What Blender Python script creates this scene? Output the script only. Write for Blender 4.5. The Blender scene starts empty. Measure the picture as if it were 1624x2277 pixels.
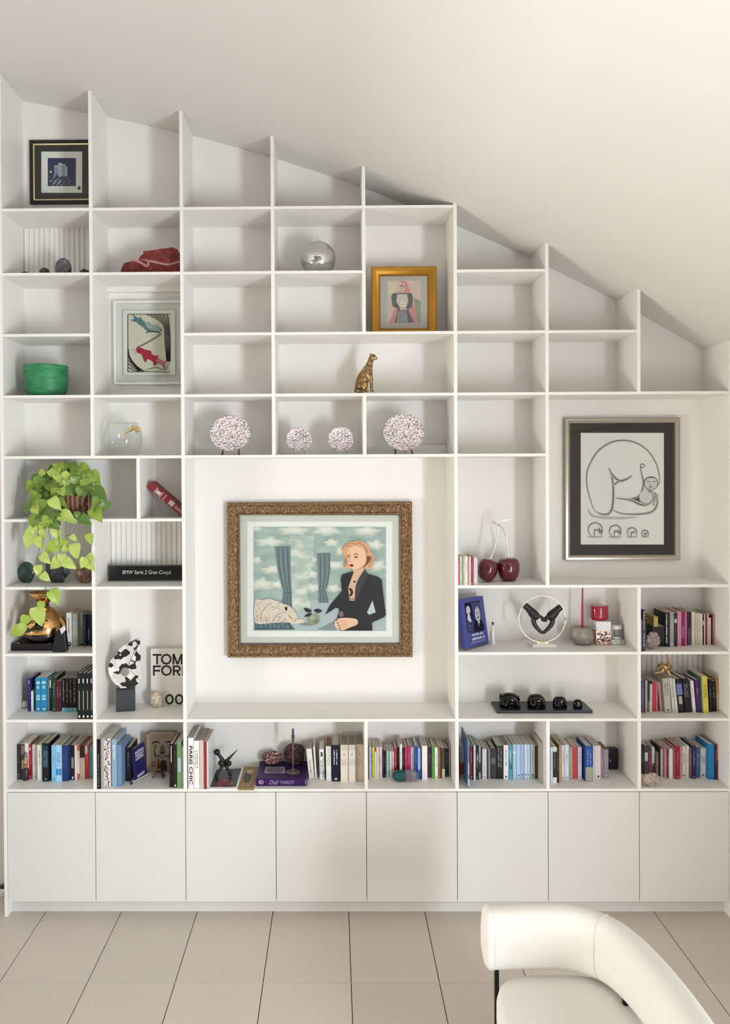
import bpy, math, random
from mathutils import Vector, Matrix, noise
from mathutils.geometry import tessellate_polygon

SC = bpy.context.scene
COL = SC.collection
R = math.radians
PW, PH, FPX = 1624, 2277, 1769.0

# ---------------------------------------------------------------- camera
CAM = Vector((1.97527517, -4.72039981, 2.64358795))
ROT = Matrix.Rotation(0.0101023005, 3, 'Z') @ Matrix.Rotation(-0.00947273778, 3, 'X') @ Matrix.Rotation(0.00514563039, 3, 'Y')
SX, SY = -87.3689, -68.9242
cd = bpy.data.cameras.new('camera'); cam = bpy.data.objects.new('camera', cd); COL.objects.link(cam)
cd.sensor_fit = 'VERTICAL'; cd.sensor_height = 24.0; cd.lens = FPX * 24.0 / PH
cd.shift_x = -SX / PH; cd.shift_y = SY / PH; cd.clip_start = 0.05
r_, f_, u_ = ROT.col[0], ROT.col[1], ROT.col[2]
cam.matrix_world = Matrix(((r_.x, u_.x, -f_.x, CAM.x), (r_.y, u_.y, -f_.y, CAM.y), (r_.z, u_.z, -f_.z, CAM.z), (0, 0, 0, 1)))
SC.camera = cam

def ray(px, py):
    return ROT @ Vector(((px - 812 - SX) / FPX, 1.0, -(py - 1138.5 - SY) / FPX))
def W(px, py, y):                      # photograph measurement -> point on the vertical plane at depth y
    d = ray(px, py); return CAM + d * ((y - CAM.y) / d.y)
def G(px, py, z):                      # photograph measurement -> point on the level plane at height z
    d = ray(px, py); return CAM + d * ((z - CAM.z) / d.z)

# ---------------------------------------------------------------- world, lights, exposure
wd = bpy.data.worlds.new('sky'); SC.world = wd; wd.use_nodes = True
bg = wd.node_tree.nodes['Background']; bg.inputs[0].default_value = (0.72, 0.84, 1.0, 1); bg.inputs[1].default_value = 1.0

def area(name, loc, rot, sx, sy, power, col):
    l = bpy.data.lights.new(name, 'AREA'); l.shape = 'RECTANGLE'; l.size = sx; l.size_y = sy; l.energy = power; l.color = col
    o = bpy.data.objects.new(name, l); COL.objects.link(o); o.location = loc; o.rotation_euler = rot; return o
# daylight entering by the glazed door in the near wall and by the wide window at the far end of the room
area('daylight_side', (4.90, -5.15, 1.15), (0, R(90), 0), 2.1, 1.3, 540, (0.82, 0.895, 1.0))
area('daylight_far', (-5.35, -3.9, 1.30), (0, R(-90), 0), 2.3, 3.2, 80, (1.0, 0.93, 0.85))
# added low strip lamp that grades the brightness across the sloping ceiling
area('added_low_strip', (-5.32, -3.9, 0.36), (0, R(-100), 0), 0.62, 3.1, 380, (1.0, 0.92, 0.83))
vs = SC.view_settings
vs.view_transform = 'Standard'; vs.look = 'None'; vs.gamma = 1.0; vs.use_curve_mapping = False
vs.exposure = -0.2

# ---------------------------------------------------------------- text outlines (made first, while the scene is empty)
TXT = {}
def make_text(key, s, off=0.0, shear=0.0):
    cu = bpy.data.curves.new('text', 'FONT'); cu.body = s; cu.offset = off; cu.shear = shear; cu.resolution_u = 5
    o = bpy.data.objects.new('text', cu); COL.objects.link(o)
    dg = bpy.context.evaluated_depsgraph_get()
    me = bpy.data.meshes.new_from_object(o.evaluated_get(dg))
    v = [(p.co.x, p.co.y) for p in me.vertices]; f = [tuple(p.vertices) for p in me.polygons]
    x0 = min(p[0] for p in v); x1 = max(p[0] for p in v); y0 = min(p[1] for p in v); y1 = max(p[1] for p in v)
    TXT[key] = ([((a - x0) / (x1 - x0), (b - y0) / (y1 - y0)) for a, b in v], f)
    bpy.data.objects.remove(o); bpy.data.curves.remove(cu); bpy.data.meshes.remove(me)
for k_, s_, o_, h_ in [('bmw', 'BMW Serie 2 Gran Coupé', .0, .15),
        ('paris', 'PARIS CHIC', .03, 0), ('botero', 'BOTERO', .02, 0), ('mythos', 'MYTHOS', .0, 0), ('magic', 'MAGIC YEAR', .0, 0), ('tarot', 'TAROT', .015, 0),
        ('dali', 'Dalí', .01, .4), ('alq', 'ALQUIMIA', .01, 0), ('mis', '& MISTICA', .0, 0), ('leo', 'Leonardo', .005, 0), ('tony', 'TONY ROBBINS', .02, 0),
        ('am1', 'Amada ella,', .012, 0), ('am2', 'admirado él', .012, 0), ('D', 'D', .0, 0), ('$', '$', .09, 0)]:
    make_text(k_, s_, o_, h_)

# ---------------------------------------------------------------- materials
def lin(h):
    h = h.lstrip('#'); o = []
    for i in (0, 2, 4):
        c = int(h[i:i + 2], 16) / 255
        o.append(c / 12.92 if c <= .04045 else ((c + .055) / 1.055) ** 2.4)
    return (*o, 1)
MC = {}
def mat(h, rough=.5, metal=0., nz=.06, sc=40., bump=0., spec=.5, coat=0.):
    key = (h, rough, metal, nz, sc, bump, spec, coat)
    if key in MC: return MC[key]
    m = bpy.data.materials.new('surface_' + h.strip('#')); m.use_nodes = True; nt = m.node_tree; n = nt.nodes; b = n['Principled BSDF']
    b.inputs['Roughness'].default_value = rough; b.inputs['Metallic'].default_value = metal
    b.inputs['Specular IOR Level'].default_value = spec; b.inputs['Coat Weight'].default_value = coat
    tc = n.new('ShaderNodeTexCoord'); no = n.new('ShaderNodeTexNoise'); no.inputs['Scale'].default_value = sc; no.inputs['Detail'].default_value = 3
    nt.links.new(tc.outputs['Object'], no.inputs['Vector'])
    hs = n.new('ShaderNodeMix'); hs.data_type = 'RGBA'
    c = lin(h); hs.inputs[6].default_value = tuple(x * (1 - nz) for x in c[:3]) + (1,); hs.inputs[7].default_value = tuple(min(1, x * (1 + nz)) for x in c[:3]) + (1,)
    nt.links.new(no.outputs['Fac'], hs.inputs[0]); nt.links.new(hs.outputs[2], b.inputs['Base Color'])
    if bump:
        bp = n.new('ShaderNodeBump'); bp.inputs['Strength'].default_value = bump; bp.inputs['Distance'].default_value = .01
        nt.links.new(no.outputs['Fac'], bp.inputs['Height']); nt.links.new(bp.outputs[0], b.inputs['Normal'])
    MC[key] = m; return m
def ramp_mat(name, kind, scale, stops, rough=.4, metal=0., stretch=(1, 1, 1), detail=4., interp='LINEAR', bump=0., feature='F1', dist=0.):
    m = bpy.data.materials.new(name); m.use_nodes = True; nt = m.node_tree; n = nt.nodes; b = n['Principled BSDF']
    b.inputs['Roughness'].default_value = rough; b.inputs['Metallic'].default_value = metal
    tc = n.new('ShaderNodeTexCoord'); mp = n.new('ShaderNodeMapping'); mp.inputs['Scale'].default_value = stretch
    nt.links.new(tc.outputs['Object'], mp.inputs[0])
    if kind == 'noise':
        t = n.new('ShaderNodeTexNoise'); t.inputs['Detail'].default_value = detail; t.inputs['Distortion'].default_value = dist; out = t.outputs['Fac']
    elif kind == 'cells':
        t = n.new('ShaderNodeTexVoronoi'); t.feature = feature
        sp = n.new('ShaderNodeSeparateColor'); nt.links.new(t.outputs['Color'], sp.inputs[0]); out = sp.outputs[0]
    else:
        t = n.new('ShaderNodeTexWave'); t.inputs['Distortion'].default_value = dist; t.inputs['Detail'].default_value = detail; out = t.outputs['Fac']
    t.inputs['Scale'].default_value = scale; nt.links.new(mp.outputs[0], t.inputs['Vector'])
    rp = n.new('ShaderNodeValToRGB'); rp.color_ramp.interpolation = interp; el = rp.color_ramp.elements
    while len(el) < len(stops): el.new(.5)
    for e, (p, h) in zip(el, stops): e.position = p; e.color = lin(h)
    nt.links.new(out, rp.inputs[0]); nt.links.new(rp.outputs[0], b.inputs['Base Color'])
    if bump:
        bp = n.new('ShaderNodeBump'); bp.inputs['Strength'].default_value = bump; bp.inputs['Distance'].default_value = .01
        nt.links.new(out, bp.inputs['Height']); nt.links.new(bp.outputs[0], b.inputs['Normal'])
    return m
def glass_mat(name, tint='#FFFFFF', ior=1.45, rough=0.0, edge=.30, fall=4.5):
    m = bpy.data.materials.new(name); m.use_nodes = True; nt = m.node_tree; n = nt.nodes; n.remove(n['Principled BSDF'])
    tr = n.new('ShaderNodeBsdfTransparent'); tr.inputs[0].default_value = lin(tint); gl = n.new('ShaderNodeBsdfGlossy'); gl.inputs['Roughness'].default_value = rough
    lw = n.new('ShaderNodeLayerWeight'); lw.inputs[0].default_value = .5; mx = n.new('ShaderNodeMixShader')
    pw = n.new('ShaderNodeMath'); pw.operation = 'POWER'; pw.inputs[1].default_value = fall; nt.links.new(lw.outputs['Facing'], pw.inputs[0])
    ml = n.new('ShaderNodeMath'); ml.operation = 'MULTIPLY_ADD'; ml.inputs[1].default_value = edge; ml.inputs[2].default_value = ((ior - 1) / (ior + 1)) ** 2; nt.links.new(pw.outputs[0], ml.inputs[0])
    nt.links.new(ml.outputs[0], mx.inputs[0]); nt.links.new(tr.outputs[0], mx.inputs[1]); nt.links.new(gl.outputs[0], mx.inputs[2])
    nt.links.new(mx.outputs[0], n['Material Output'].inputs[0]); return m

M_WALL = mat('#E9E6DF', .75, nz=.012, sc=6, bump=.02)
M_CEIL = mat('#E6E3DC', .85, nz=.012, sc=5, bump=.02)
M_SHELF = mat('#F1EEE8', .42, nz=.012, sc=8)
M_SHELFTOP = M_SHELF
M_BACK = mat('#F3F0EA', .6, nz=.012, sc=8)
M_DOOR = mat('#DEDDD6', .45, nz=.015, sc=9)
M_DARK = mat('#2A2826', .8)
M_TILE = [mat(h, .42, nz=.05, sc=30, bump=.01) for h in ('#D3C7BB', '#CFC4B8', '#D6CABE', '#D1C5BA')]
M_GROUT = mat('#3A332E', .9)
M_GROUTP = mat('#B9AFA5', .9)
M_GLASS = glass_mat('clear_glass'); M_BOWLGLASS = glass_mat('bowl_glass', '#F8FAF9', 1.5, 0., .75, 2.6)
M_PICGLASS = glass_mat('picture_glass', '#FBFCFB', 1.45)
M_CHROME = mat('#D8D8D8', .08, 1.0, 0)
M_GOLD = mat('#E6C58A', .12, 1.0, .03)
M_BRASS = mat('#E0CFA4', .25, 1.0, .03)
M_BLACK = mat('#0C0C0F', .12, nz=.02, coat=.5)
M_MATBLACK = mat('#161617', .5)
M_WHITE = mat('#F1EFEA', .5, nz=.02)

# ---------------------------------------------------------------- mesh builder
class MB:
    def __init__(s): s.v, s.f, s.m = [], [], []
    def add(s, v, f, mi=0):
        o = len(s.v); s.v += [Vector(p) for p in v]
        for q in f: s.f.append(tuple(i + o for i in q)); s.m.append(mi)
        return s
    def hexa(s, p, mi=0):   # p: bottom 4 (ccw from above), top 4
        return s.add(p, [(3, 2, 1, 0), (4, 5, 6, 7), (0, 1, 5, 4), (1, 2, 6, 5), (2, 3, 7, 6), (3, 0, 4, 7)], mi)
    def box(s, x0, x1, y0, y1, z0, z1, mi=0):
        return s.hexa([(x0, y0, z0), (x1, y0, z0), (x1, y1, z0), (x0, y1, z0), (x0, y0, z1), (x1, y0, z1), (x1, y1, z1), (x0, y1, z1)], mi)
    def rect(s, x0, x1, z0, z1, y, mi=0):
        return s.add([(x0, y, z0), (x1, y, z0), (x1, y, z1), (x0, y, z1)], [(0, 1, 2, 3)], mi)
    def tube(s, path, rad, n=10, mi=0, sq=None):
        P = [Vector(p) for p in path]; k = len(P)
        if not isinstance(rad, (list, tuple)): rad = [rad] * k
        ref = None; rings = []
        for i in range(k):
            t = (P[min(i + 1, k - 1)] - P[max(i - 1, 0)]).normalized()
            if ref is None:
                ref = Vector((0, 0, 1)) if abs(t.z) < .9 else Vector((0, 1, 0))
            a = (ref - t * ref.dot(t)).normalized(); b = t.cross(a); ref = a
            rings.append([P[i] + (a * math.cos(2 * math.pi * j / n) + b * math.sin(2 * math.pi * j / n)) * rad[i] for j in range(n)])
        v = [p for r in rings for p in r]; f = []
        for i in range(k - 1):
            for j in range(n):
                f.append((i * n + j, i * n + (j + 1) % n, (i + 1) * n + (j + 1) % n, (i + 1) * n + j))
        f.append(tuple(range(n - 1, -1, -1))); f.append(tuple(range((k - 1) * n, k * n)))
        return s.add(v, f, mi)
    def lathe(s, prof, c=(0, 0, 0), n=32, mi=0, rf=None, M=None):
        c = Vector(c); v = []; f = []
        for i, (r, z) in enumerate(prof):
            for j in range(n):
                a = 2 * math.pi * j / n; rr = r * (rf(a, i) if rf else 1)
                p = Vector((rr * math.cos(a), rr * math.sin(a), z)); v.append((M @ p if M else p) + c)
        for i in range(len(prof) - 1):
            for j in range(n): f.append((i * n + j, i * n + (j + 1) % n, (i + 1) * n + (j + 1) % n, (i + 1) * n + j))
        if prof[0][0] > 1e-6: f.append(tuple(range(n - 1, -1, -1)))
        if prof[-1][0] > 1e-6: f.append(tuple(range((len(prof) - 1) * n, len(prof) * n)))
        return s.add(v, f, mi)
    def ball(s, c, r, nu=20, nv=12, mi=0, df=None, M=None):
        if not isinstance(r, (tuple, list)): r = (r, r, r)
        c = Vector(c); v = []; f = []
        for i in range(nv + 1):
            th = math.pi * i / nv
            for j in range(nu):
                a = 2 * math.pi * j / nu; d = Vector((math.sin(th) * math.cos(a), math.sin(th) * math.sin(a), math.cos(th)))
                k = df(d) if df else 1.0; p = Vector((d.x * r[0], d.y * r[1], d.z * r[2])) * k
                v.append((M @ p if M else p) + c)
        for i in range(nv):
            for j in range(nu): f.append((i * nu + j, (i + 1) * nu + j, (i + 1) * nu + (j + 1) % nu, i * nu + (j + 1) % nu))
        return s.add(v, f, mi)
    def poly(s, pts, fn, mi=0, smooth=0):
        if smooth: pts = catmull(pts, smooth)
        tri = tessellate_polygon([[Vector((a, b, 0)) for a, b in pts]])
        v = [fn(a, b) for a, b in pts]
        for t in tri:                                   # keep every face turned to the viewer (-y)
            n = (v[t[1]] - v[t[0]]).cross(v[t[2]] - v[t[0]])
            s.add([v[i] for i in (t if n.y < 0 else t[::-1])], [(0, 1, 2)], mi)
        return s
    def extr(s, pts, fn, dvec, mi=0, smooth=0):         # solid from an outline: front at fn, back at fn + dvec
        if smooth: pts = catmull(pts, smooth)
        tri = tessellate_polygon([[Vector((a, b, 0)) for a, b in pts]]); k = len(pts)
        v = [fn(a, b) for a, b in pts]; dvec = Vector(dvec); v2 = [p + dvec for p in v]
        f = []
        for t in tri:
            n = (v[t[1]] - v[t[0]]).cross(v[t[2]] - v[t[0]]); t = t if n.dot(dvec) < 0 else t[::-1]
            f.append(tuple(t)); f.append(tuple(i + k for i in t[::-1]))
        ar = sum(v[i].x * v[(i + 1) % k].z - v[(i + 1) % k].x * v[i].z for i in range(k))
        for i in range(k):
            j = (i + 1) % k; f.append((i, j, j + k, i + k)[::-1] if ar > 0 else (i, j, j + k, i + k))
        return s.add(v + v2, f, mi)
    def stroke(s, pts, fn, w, mi=0, smooth=4, taper=True):
        P = catmull(pts, smooth, closed=False) if smooth and len(pts) > 2 else pts
        k = len(P); L = []; Rr = []
        for i, (a, b) in enumerate(P):
            q0, q1 = P[max(i - 1, 0)], P[min(i + 1, k - 1)]; dx, dy = q1[0] - q0[0], q1[1] - q0[1]; l = math.hypot(dx, dy) or 1
            ww = w * (.35 + .65 * math.sin(math.pi * (i + .5) / k)) if taper else w
            nx, ny = -dy / l * ww / 2, dx / l * ww / 2
            L.append(fn(a + nx, b + ny)); Rr.append(fn(a - nx, b - ny))
        for i in range(k - 1):
            q = [L[i], L[i + 1], Rr[i + 1], Rr[i]]; n = (q[1] - q[0]).cross(q[2] - q[0])
            s.add(q if n.y < 0 else q[::-1], [(0, 1, 2, 3)], mi)
        return s
    def text(s, key, fn, u0, u1, v0, v1, mi=0):         # u runs along the line, v from its foot (v0) to its head (v1)
        v, f = TXT[key]
        return s.add([fn(u0 + a * (u1 - u0), v0 + b * (v1 - v0)) for a, b in v], f, mi)
def catmull(pts, n, closed=True):
    out = []; k = len(pts)
    for i in range(k if closed else k - 1):
        g = (lambda j: pts[j % k]) if closed else (lambda j: pts[min(max(j, 0), k - 1)])
        p0, p1, p2, p3 = g(i - 1), g(i), g(i + 1), g(i + 2)
        for t in range(n):
            t = t / n; c = []
            for d in range(len(p1)):
                c.append(.5 * (2 * p1[d] + (p2[d] - p0[d]) * t + (2 * p0[d] - 5 * p1[d] + 4 * p2[d] - p3[d]) * t * t + (3 * p1[d] - p0[d] - 3 * p2[d] + p3[d]) * t ** 3))
            out.append(tuple(c))
    if not closed: out.append(tuple(pts[-1]))
    return out

def origin(o):
    v = Vector((0, 0, 0))
    while o is not None: v += Vector(o.location); o = o.parent
    return v
def obj(name, mb, mats, parent=None, smooth=None, local=False, bevel=0., sub=0, kind=None, label=None):
    if not isinstance(mats, (list, tuple)): mats = [mats]
    me = bpy.data.meshes.new(name); og = Vector((0, 0, 0)) if (parent is None or local) else origin(parent)
    me.from_pydata([p - og for p in mb.v], [], mb.f)
    for m in mats: me.materials.append(m)
    if len(mats) > 1: me.polygons.foreach_set('material_index', mb.m)
    if smooth:
        me.polygons.foreach_set('use_smooth', [True] * len(me.polygons))
        if smooth < 180: me.set_sharp_from_angle(angle=R(smooth))
    me.update()
    o = bpy.data.objects.new(name, me); COL.objects.link(o); o.parent = parent
    if bevel:
        b = o.modifiers.new('edge', 'BEVEL'); b.width = bevel; b.segments = 2; b.limit_method = 'ANGLE'; b.angle_limit = R(40)
    if sub:
        b = o.modifiers.new('soft', 'SUBSURF'); b.levels = sub; b.render_levels = sub
    if kind: o['kind'] = kind
    if label: o['label'] = label
    return o
LABELS = {}
def tag(o, label, cat, group=None):
    o['label'] = label; o['category'] = cat
    if group: o['group'] = group
    if label in LABELS: print('SAME LABEL', label)
    nw = len(label.split())
    if nw < 4 or nw > 16: print('LABEL LENGTH', nw, label)
    LABELS[label] = o; return o
def thing(name, label, cat, loc=(0, 0, 0), rot=(0, 0, 0), group=None):
    o = bpy.data.objects.new(name, None); o.empty_display_size = .05; COL.objects.link(o)
    o.location = loc; o.rotation_euler = rot; return tag(o, label, cat, group)
def struct(name, mb, m, parent=None, **kw):
    o = obj(name, mb, m, parent, **kw)
    if parent is None: o['kind'] = 'structure'
    return o
def skin(name, verts, edges, radii, m, parent, levels=2, root=0):
    og = origin(parent); me = bpy.data.meshes.new(name)
    me.from_pydata([Vector(v) - og for v in verts], edges, []); me.materials.append(m)
    o = bpy.data.objects.new(name, me); COL.objects.link(o); o.parent = parent
    sk = o.modifiers.new('body', 'SKIN'); sk.use_smooth_shade = True
    for i, r in enumerate(radii):
        sv = me.skin_vertices[0].data[i]; sv.radius = (r, r) if not isinstance(r, tuple) else r; sv.use_root = (i == root)
    sb = o.modifiers.new('soft', 'SUBSURF'); sb.levels = levels; sb.render_levels = levels
    return o
def nz3(p, s, seed=0): return noise.noise(Vector(p) * s + Vector((seed * 7.1, seed * 3.3, seed * 1.7)))

# ================================================================ the room
CP = [(-5.5, 4.95), (-4.2, 5.35), (-3.0, 5.5), (-1.7, 5.36), (-.6, 5.15), (0, 5.026), (.54, 4.918), (1.1, 4.79), (1.64, 4.635), (2.16, 4.457), (2.7, 4.235), (3.24, 3.995), (3.78, 3.72), (4.316, 3.413), (5.0, 2.99)]
def ceil_z(x):
    k = len(CP)
    for i in range(k - 1):
        if x <= CP[i + 1][0] or i == k - 2:
            (x0, z0), (x1, z1) = CP[i], CP[i + 1]
            sl = lambda j: (CP[min(j + 1, k - 1)][1] - CP[max(j - 1, 0)][1]) / (CP[min(j + 1, k - 1)][0] - CP[max(j - 1, 0)][0])
            h = x1 - x0; t = (x - x0) / h; m0, m1 = sl(i) * h, sl(i + 1) * h
            return (2 * t ** 3 - 3 * t * t + 1) * z0 + (t ** 3 - 2 * t * t + t) * m0 + (-2 * t ** 3 + 3 * t * t) * z1 + (t ** 3 - t * t) * m1
XL, XR, YB, YF = -5.2, 4.80, .362, -7.2
b = MB(); N = 150; v = []
for i in range(N + 1):
    x = XL - .1 + (XR + .2 - XL) * i / N; z = ceil_z(x)
    v += [(x, YB + .1, z), (x, YF - .1, z), (x, YB + .1, z + .12), (x, YF - .1, z + .12)]
f = []
for i in range(N):
    a, c = i * 4, i * 4 + 4
    f += [(a, c, c + 1, a + 1), (a + 2, a + 3, c + 3, c + 2), (a, a + 2, c + 2, c), (a + 1, c + 1, c + 3, a + 3)]
f += [(0, 1, 3, 2), (N * 4, N * 4 + 2, N * 4 + 3, N * 4 + 1)]
struct('ceiling', b.add(v, f), M_CEIL, smooth=40)
def wall_profile(x0, x1, y0, y1, n=40):        # wall whose head follows the curved ceiling
    b = MB()
    for i in range(n):
        a, c = x0 + (x1 - x0) * i / n, x0 + (x1 - x0) * (i + 1) / n
        b.hexa([(a, y0, -.05), (c, y0, -.05), (c, y1, -.05), (a, y1, -.05), (a, y0, ceil_z(a)), (c, y0, ceil_z(c)), (c, y1, ceil_z(c)), (a, y1, ceil_z(a))])
    return b
struct('wall_back', wall_profile(XL, XR, YB, YB + .1), M_WALL)
WY0, WY1, WZ1 = -5.85, -4.45, 2.2             # glazed door in the near side wall
LY0, LY1 = -5.5, -2.3                          # wide window in the far side wall
def wall_open(x0, x1, y0, y1, z1):
    zt = min(ceil_z(x0), ceil_z(x1)) + .05
    return MB().box(x0, x1, y1, YB + .1, -.05, zt).box(x0, x1, YF, y0, -.05, zt).box(x0, x1, y0, y1, z1, zt)
struct('wall_right', wall_open(XR, XR + .1, WY0, WY1, WZ1), M_WALL)
struct('wall_left', wall_open(XL - .1, XL, LY0, LY1, 2.45), M_WALL)
struct('wall_added_partition', wall_open(-1.7, -1.6, -5.8, -1.7, 2.30), M_WALL)      # added unseen partition; its opening head limits the light reaching the ceiling
struct('wall_front', wall_profile(XL, XR, YF - .1, YF), mat('#7E786F', .8, nz=.03))
M_FRAMEW = mat('#E8E8E6', .4, nz=.01)
def window(name, xa, y0, y1, z1, nm):
    xb = xa + .06
    w = struct(name, MB().box(xa, xb, y0, y0 + .06, 0, z1).box(xa, xb, y1 - .06, y1, 0, z1).box(xa, xb, y0 + .06, y1 - .06, z1 - .06, z1).box(xa, xb, y0 + .06, y1 - .06, 0, .06), M_FRAMEW)
    e = [y0 + .06] + [y0 + (y1 - y0) * (i + 1) / (nm + 1) for i in range(nm)] + [y1 - .06]
    for q in e[1:-1]: obj('mullion', MB().box(xa, xb, q - .03, q + .03, .06, z1 - .06), M_FRAMEW, w)
    for i in range(nm + 1):
        obj('pane', MB().box(xa + .027, xa + .031, e[i] + (.03 if i else 0), e[i + 1] - (.03 if i < nm else 0), .06, z1 - .06), M_GLASS, w)
window('window_1', XR + .02, WY0, WY1, WZ1, 0)
window('window_2', XL - .08, LY0, LY1, 2.45, 2)
# floor: screed with pale grout, and separate tiles laid on it
fl = struct('floor', MB().box(XL, XR, YF, YB + .1, -.06, -.006), M_GROUT)
TW, TX0, RW = .4583, .2195, [(YB, -.611), (-.615, -1.527)]
rng = random.Random(4); k = 0
for (ya, yb) in RW:
    for i in range(-4, 10):
        x0 = TX0 + i * TW + .0022; x1 = x0 + TW - .0044
        if x1 < XL or x0 > XR: continue
        obj('tile', MB().box(max(x0, XL), min(x1, XR), yb, min(ya, YB), -.006, 0.), M_TILE[rng.randrange(4)], fl, bevel=.0012)
obj('grout_strip', MB().box(XL, XR, -.615, -.611, -.006, -.0012), M_GROUTP, fl)
b = MB(); y = -1.531
while y > YF:
    for i in range(-12, 10):
        x0 = max(TX0 + i * TW + .0022, XL); x1 = min(TX0 + (i + 1) * TW - .0022, XR)
        if x1 > x0: b.box(x0, x1, max(y - .912, YF), y, -.006, 0.)
    y -= .916
obj('tile_field', b, M_TILE[0], fl, kind='stuff')
struct('baseboard_back', MB().box(XL, -.02, YB - .014, YB, 0, .07), M_WHITE, bevel=.003)
struct('baseboard_right', MB().box(XR - .014, XR, WY1, YB, 0, .07), M_WHITE, bevel=.003)

# ================================================================ the bookcase
MOD, D = .54, .342
Z = dict(a=4.218, b=3.8363, c=3.4741, d=3.1098, e=2.7476, f=2.3715, g=1.9676, h=1.5701, i=1.174, j=.7566)
HT, VT = .0082, .0100
top = lambda k: Z[k] + HT
bc = thing('bookcase', 'white built-in bookcase of stepped compartments rising to the sloping ceiling', 'bookcase', (2.16, .17, .09))
def upright(x, z0, z1=None, t=VT, y1=YB - .002):
    if z1 is None:
        b = MB().hexa([(x - t, 0, z0), (x + t, 0, z0), (x + t, y1, z0), (x - t, y1, z0), (x - t, 0, ceil_z(x - t) - .001), (x + t, 0, ceil_z(x + t) - .001), (x + t, y1, ceil_z(x + t) - .001), (x - t, y1, ceil_z(x - t) - .001)])
    else: b = MB().box(x - t, x + t, 0, y1, z0, z1)
    return b
def up(k, z0, z1=None, name='upright_panel', x=None):
    obj(name, upright(k * MOD if x is None else x, z0, z1), M_SHELF, bc)
lo, hi = (lambda q: Z[q] - HT), (lambda q: Z[q] + HT)
up(0, 0, name='end_panel'); up(8, 0, name='end_panel')
up(1, hi('j'), lo('f')); up(1, hi('e')); up(2, hi('j')); up(3, hi('e')); up(4, hi('j'), lo('i')); up(4, hi('e'), lo('d')); up(4, hi('c'))
up(5, hi('j')); up(6, hi('j'), lo('i')); up(6, hi('g')); up(7, hi('j'), lo('g')); up(7, hi('d'))
up(0, hi('f'), lo('e'), x=W(307.5, 1090, 0).x)
BOARDS = dict(a=[(0, 1), (1, 2), (2, 3), (3, 4), (4, 5)], b=[(0, 1), (1, 2), (2, 3), (3, 4), (5, 6)], c=[(0, 1), (2, 3), (3, 5), (5, 6), (6, 7)],
              d=[(0, 1), (1, 2), (2, 3), (3, 5), (5, 6), (6, 8)], e=[(0, 2), (2, 5), (5, 6)], f=[(0, 2)], g=[(0, 1), (1, 2), (5, 8)],
              h=[(0, 1), (5, 7), (7, 8)], i=[(0, 1), (1, 2), (2, 5), (5, 7), (7, 8)], j=[(0, 8)])
for q, spans in BOARDS.items():
    for k0, k1 in spans:
        obj('shelf_board', MB().box(k0 * MOD + VT, k1 * MOD - VT, 0, YB - .002, Z[q] - HT, Z[q] + HT), M_SHELF, bc)
for k in range(8):
    b = MB(); n = 8
    for i in range(n):
        a, c = (k + i / n) * MOD, (k + (i + 1) / n) * MOD
        b.hexa([(a, D, .76), (c, D, .76), (c, YB - .002, .76), (a, YB - .002, .76), (a, D, ceil_z(a) - .0008), (c, D, ceil_z(c) - .0008), (c, YB - .002, ceil_z(c) - .0008), (a, YB - .002, ceil_z(a) - .0008)])
    bp = obj('back_panel', b, M_BACK, bc)
    for kk, q0, q1, pitch in ((0, 'b', 'a', .0325), (1, 'g', 'f', .0325), (7, 'i', 'h', .0325)):
        if kk != k: continue
        x = k * MOD + VT + .002
        while x + pitch < (k + 1) * MOD - VT + .012:
            x1 = min(x + pitch - .005, (k + 1) * MOD - VT)
            z0, z1 = hi(q0), lo(q1); y = D - .009
            obj('slat', MB().hexa([(x, D, z0), (x + .003, y, z0), (x1 - .003, y, z0), (x1, D, z0), (x, D, z1), (x + .003, y, z1), (x1 - .003, y, z1), (x1, D, z1)]), M_BACK, bp)
            x += pitch
obj('cleat', MB().box(MOD + VT, 2 * MOD - VT, .30, D, lo('b') - .030, lo('b')), M_SHELF, bc, label='thin white cleat under the board')
obj('plinth', MB().box(VT, 8 * MOD - VT, .058, .076, 0, .088), mat('#DAD8D2', .5, nz=.015), bc)
above = ['the bottle figurine', 'the bronze tower statuette', 'the tall white spine book', 'the purple card box', 'the glass capsule', 'the pale blue paperbacks', 'the black photo block', 'the beige rock by the end panel']
for k in range(8):
    x0, x1 = k * MOD + (VT if k == 0 else .0), (k + 1) * MOD - (VT if k == 7 else 0.)
    cb = thing('base_cabinet', 'white handleless base cabinet below the compartment with ' + above[k], 'cabinet', ((x0 + x1) / 2, .17, .09), group='base cabinets under the bookcase')
    b = MB().box(x0 + .001, x0 + .016, .020, .34, .0925, .746).box(x1 - .016, x1 - .001, .020, .34, .0925, .746).box(x0 + .016, x1 - .016, .020, .34, .0925, .108).box(x0 + .016, x1 - .016, .32, .34, .108, .746).box(x0 + .016, x1 - .016, .022, .34, .730, .746)
    obj('carcass', b, M_DARK if False else mat('#8D8B86', .6), cb)
    obj('door', MB().box(x0 + .0018, x1 - .0018, .0, .018, .0905, .7445), M_DOOR, cb, bevel=.001)

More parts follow.
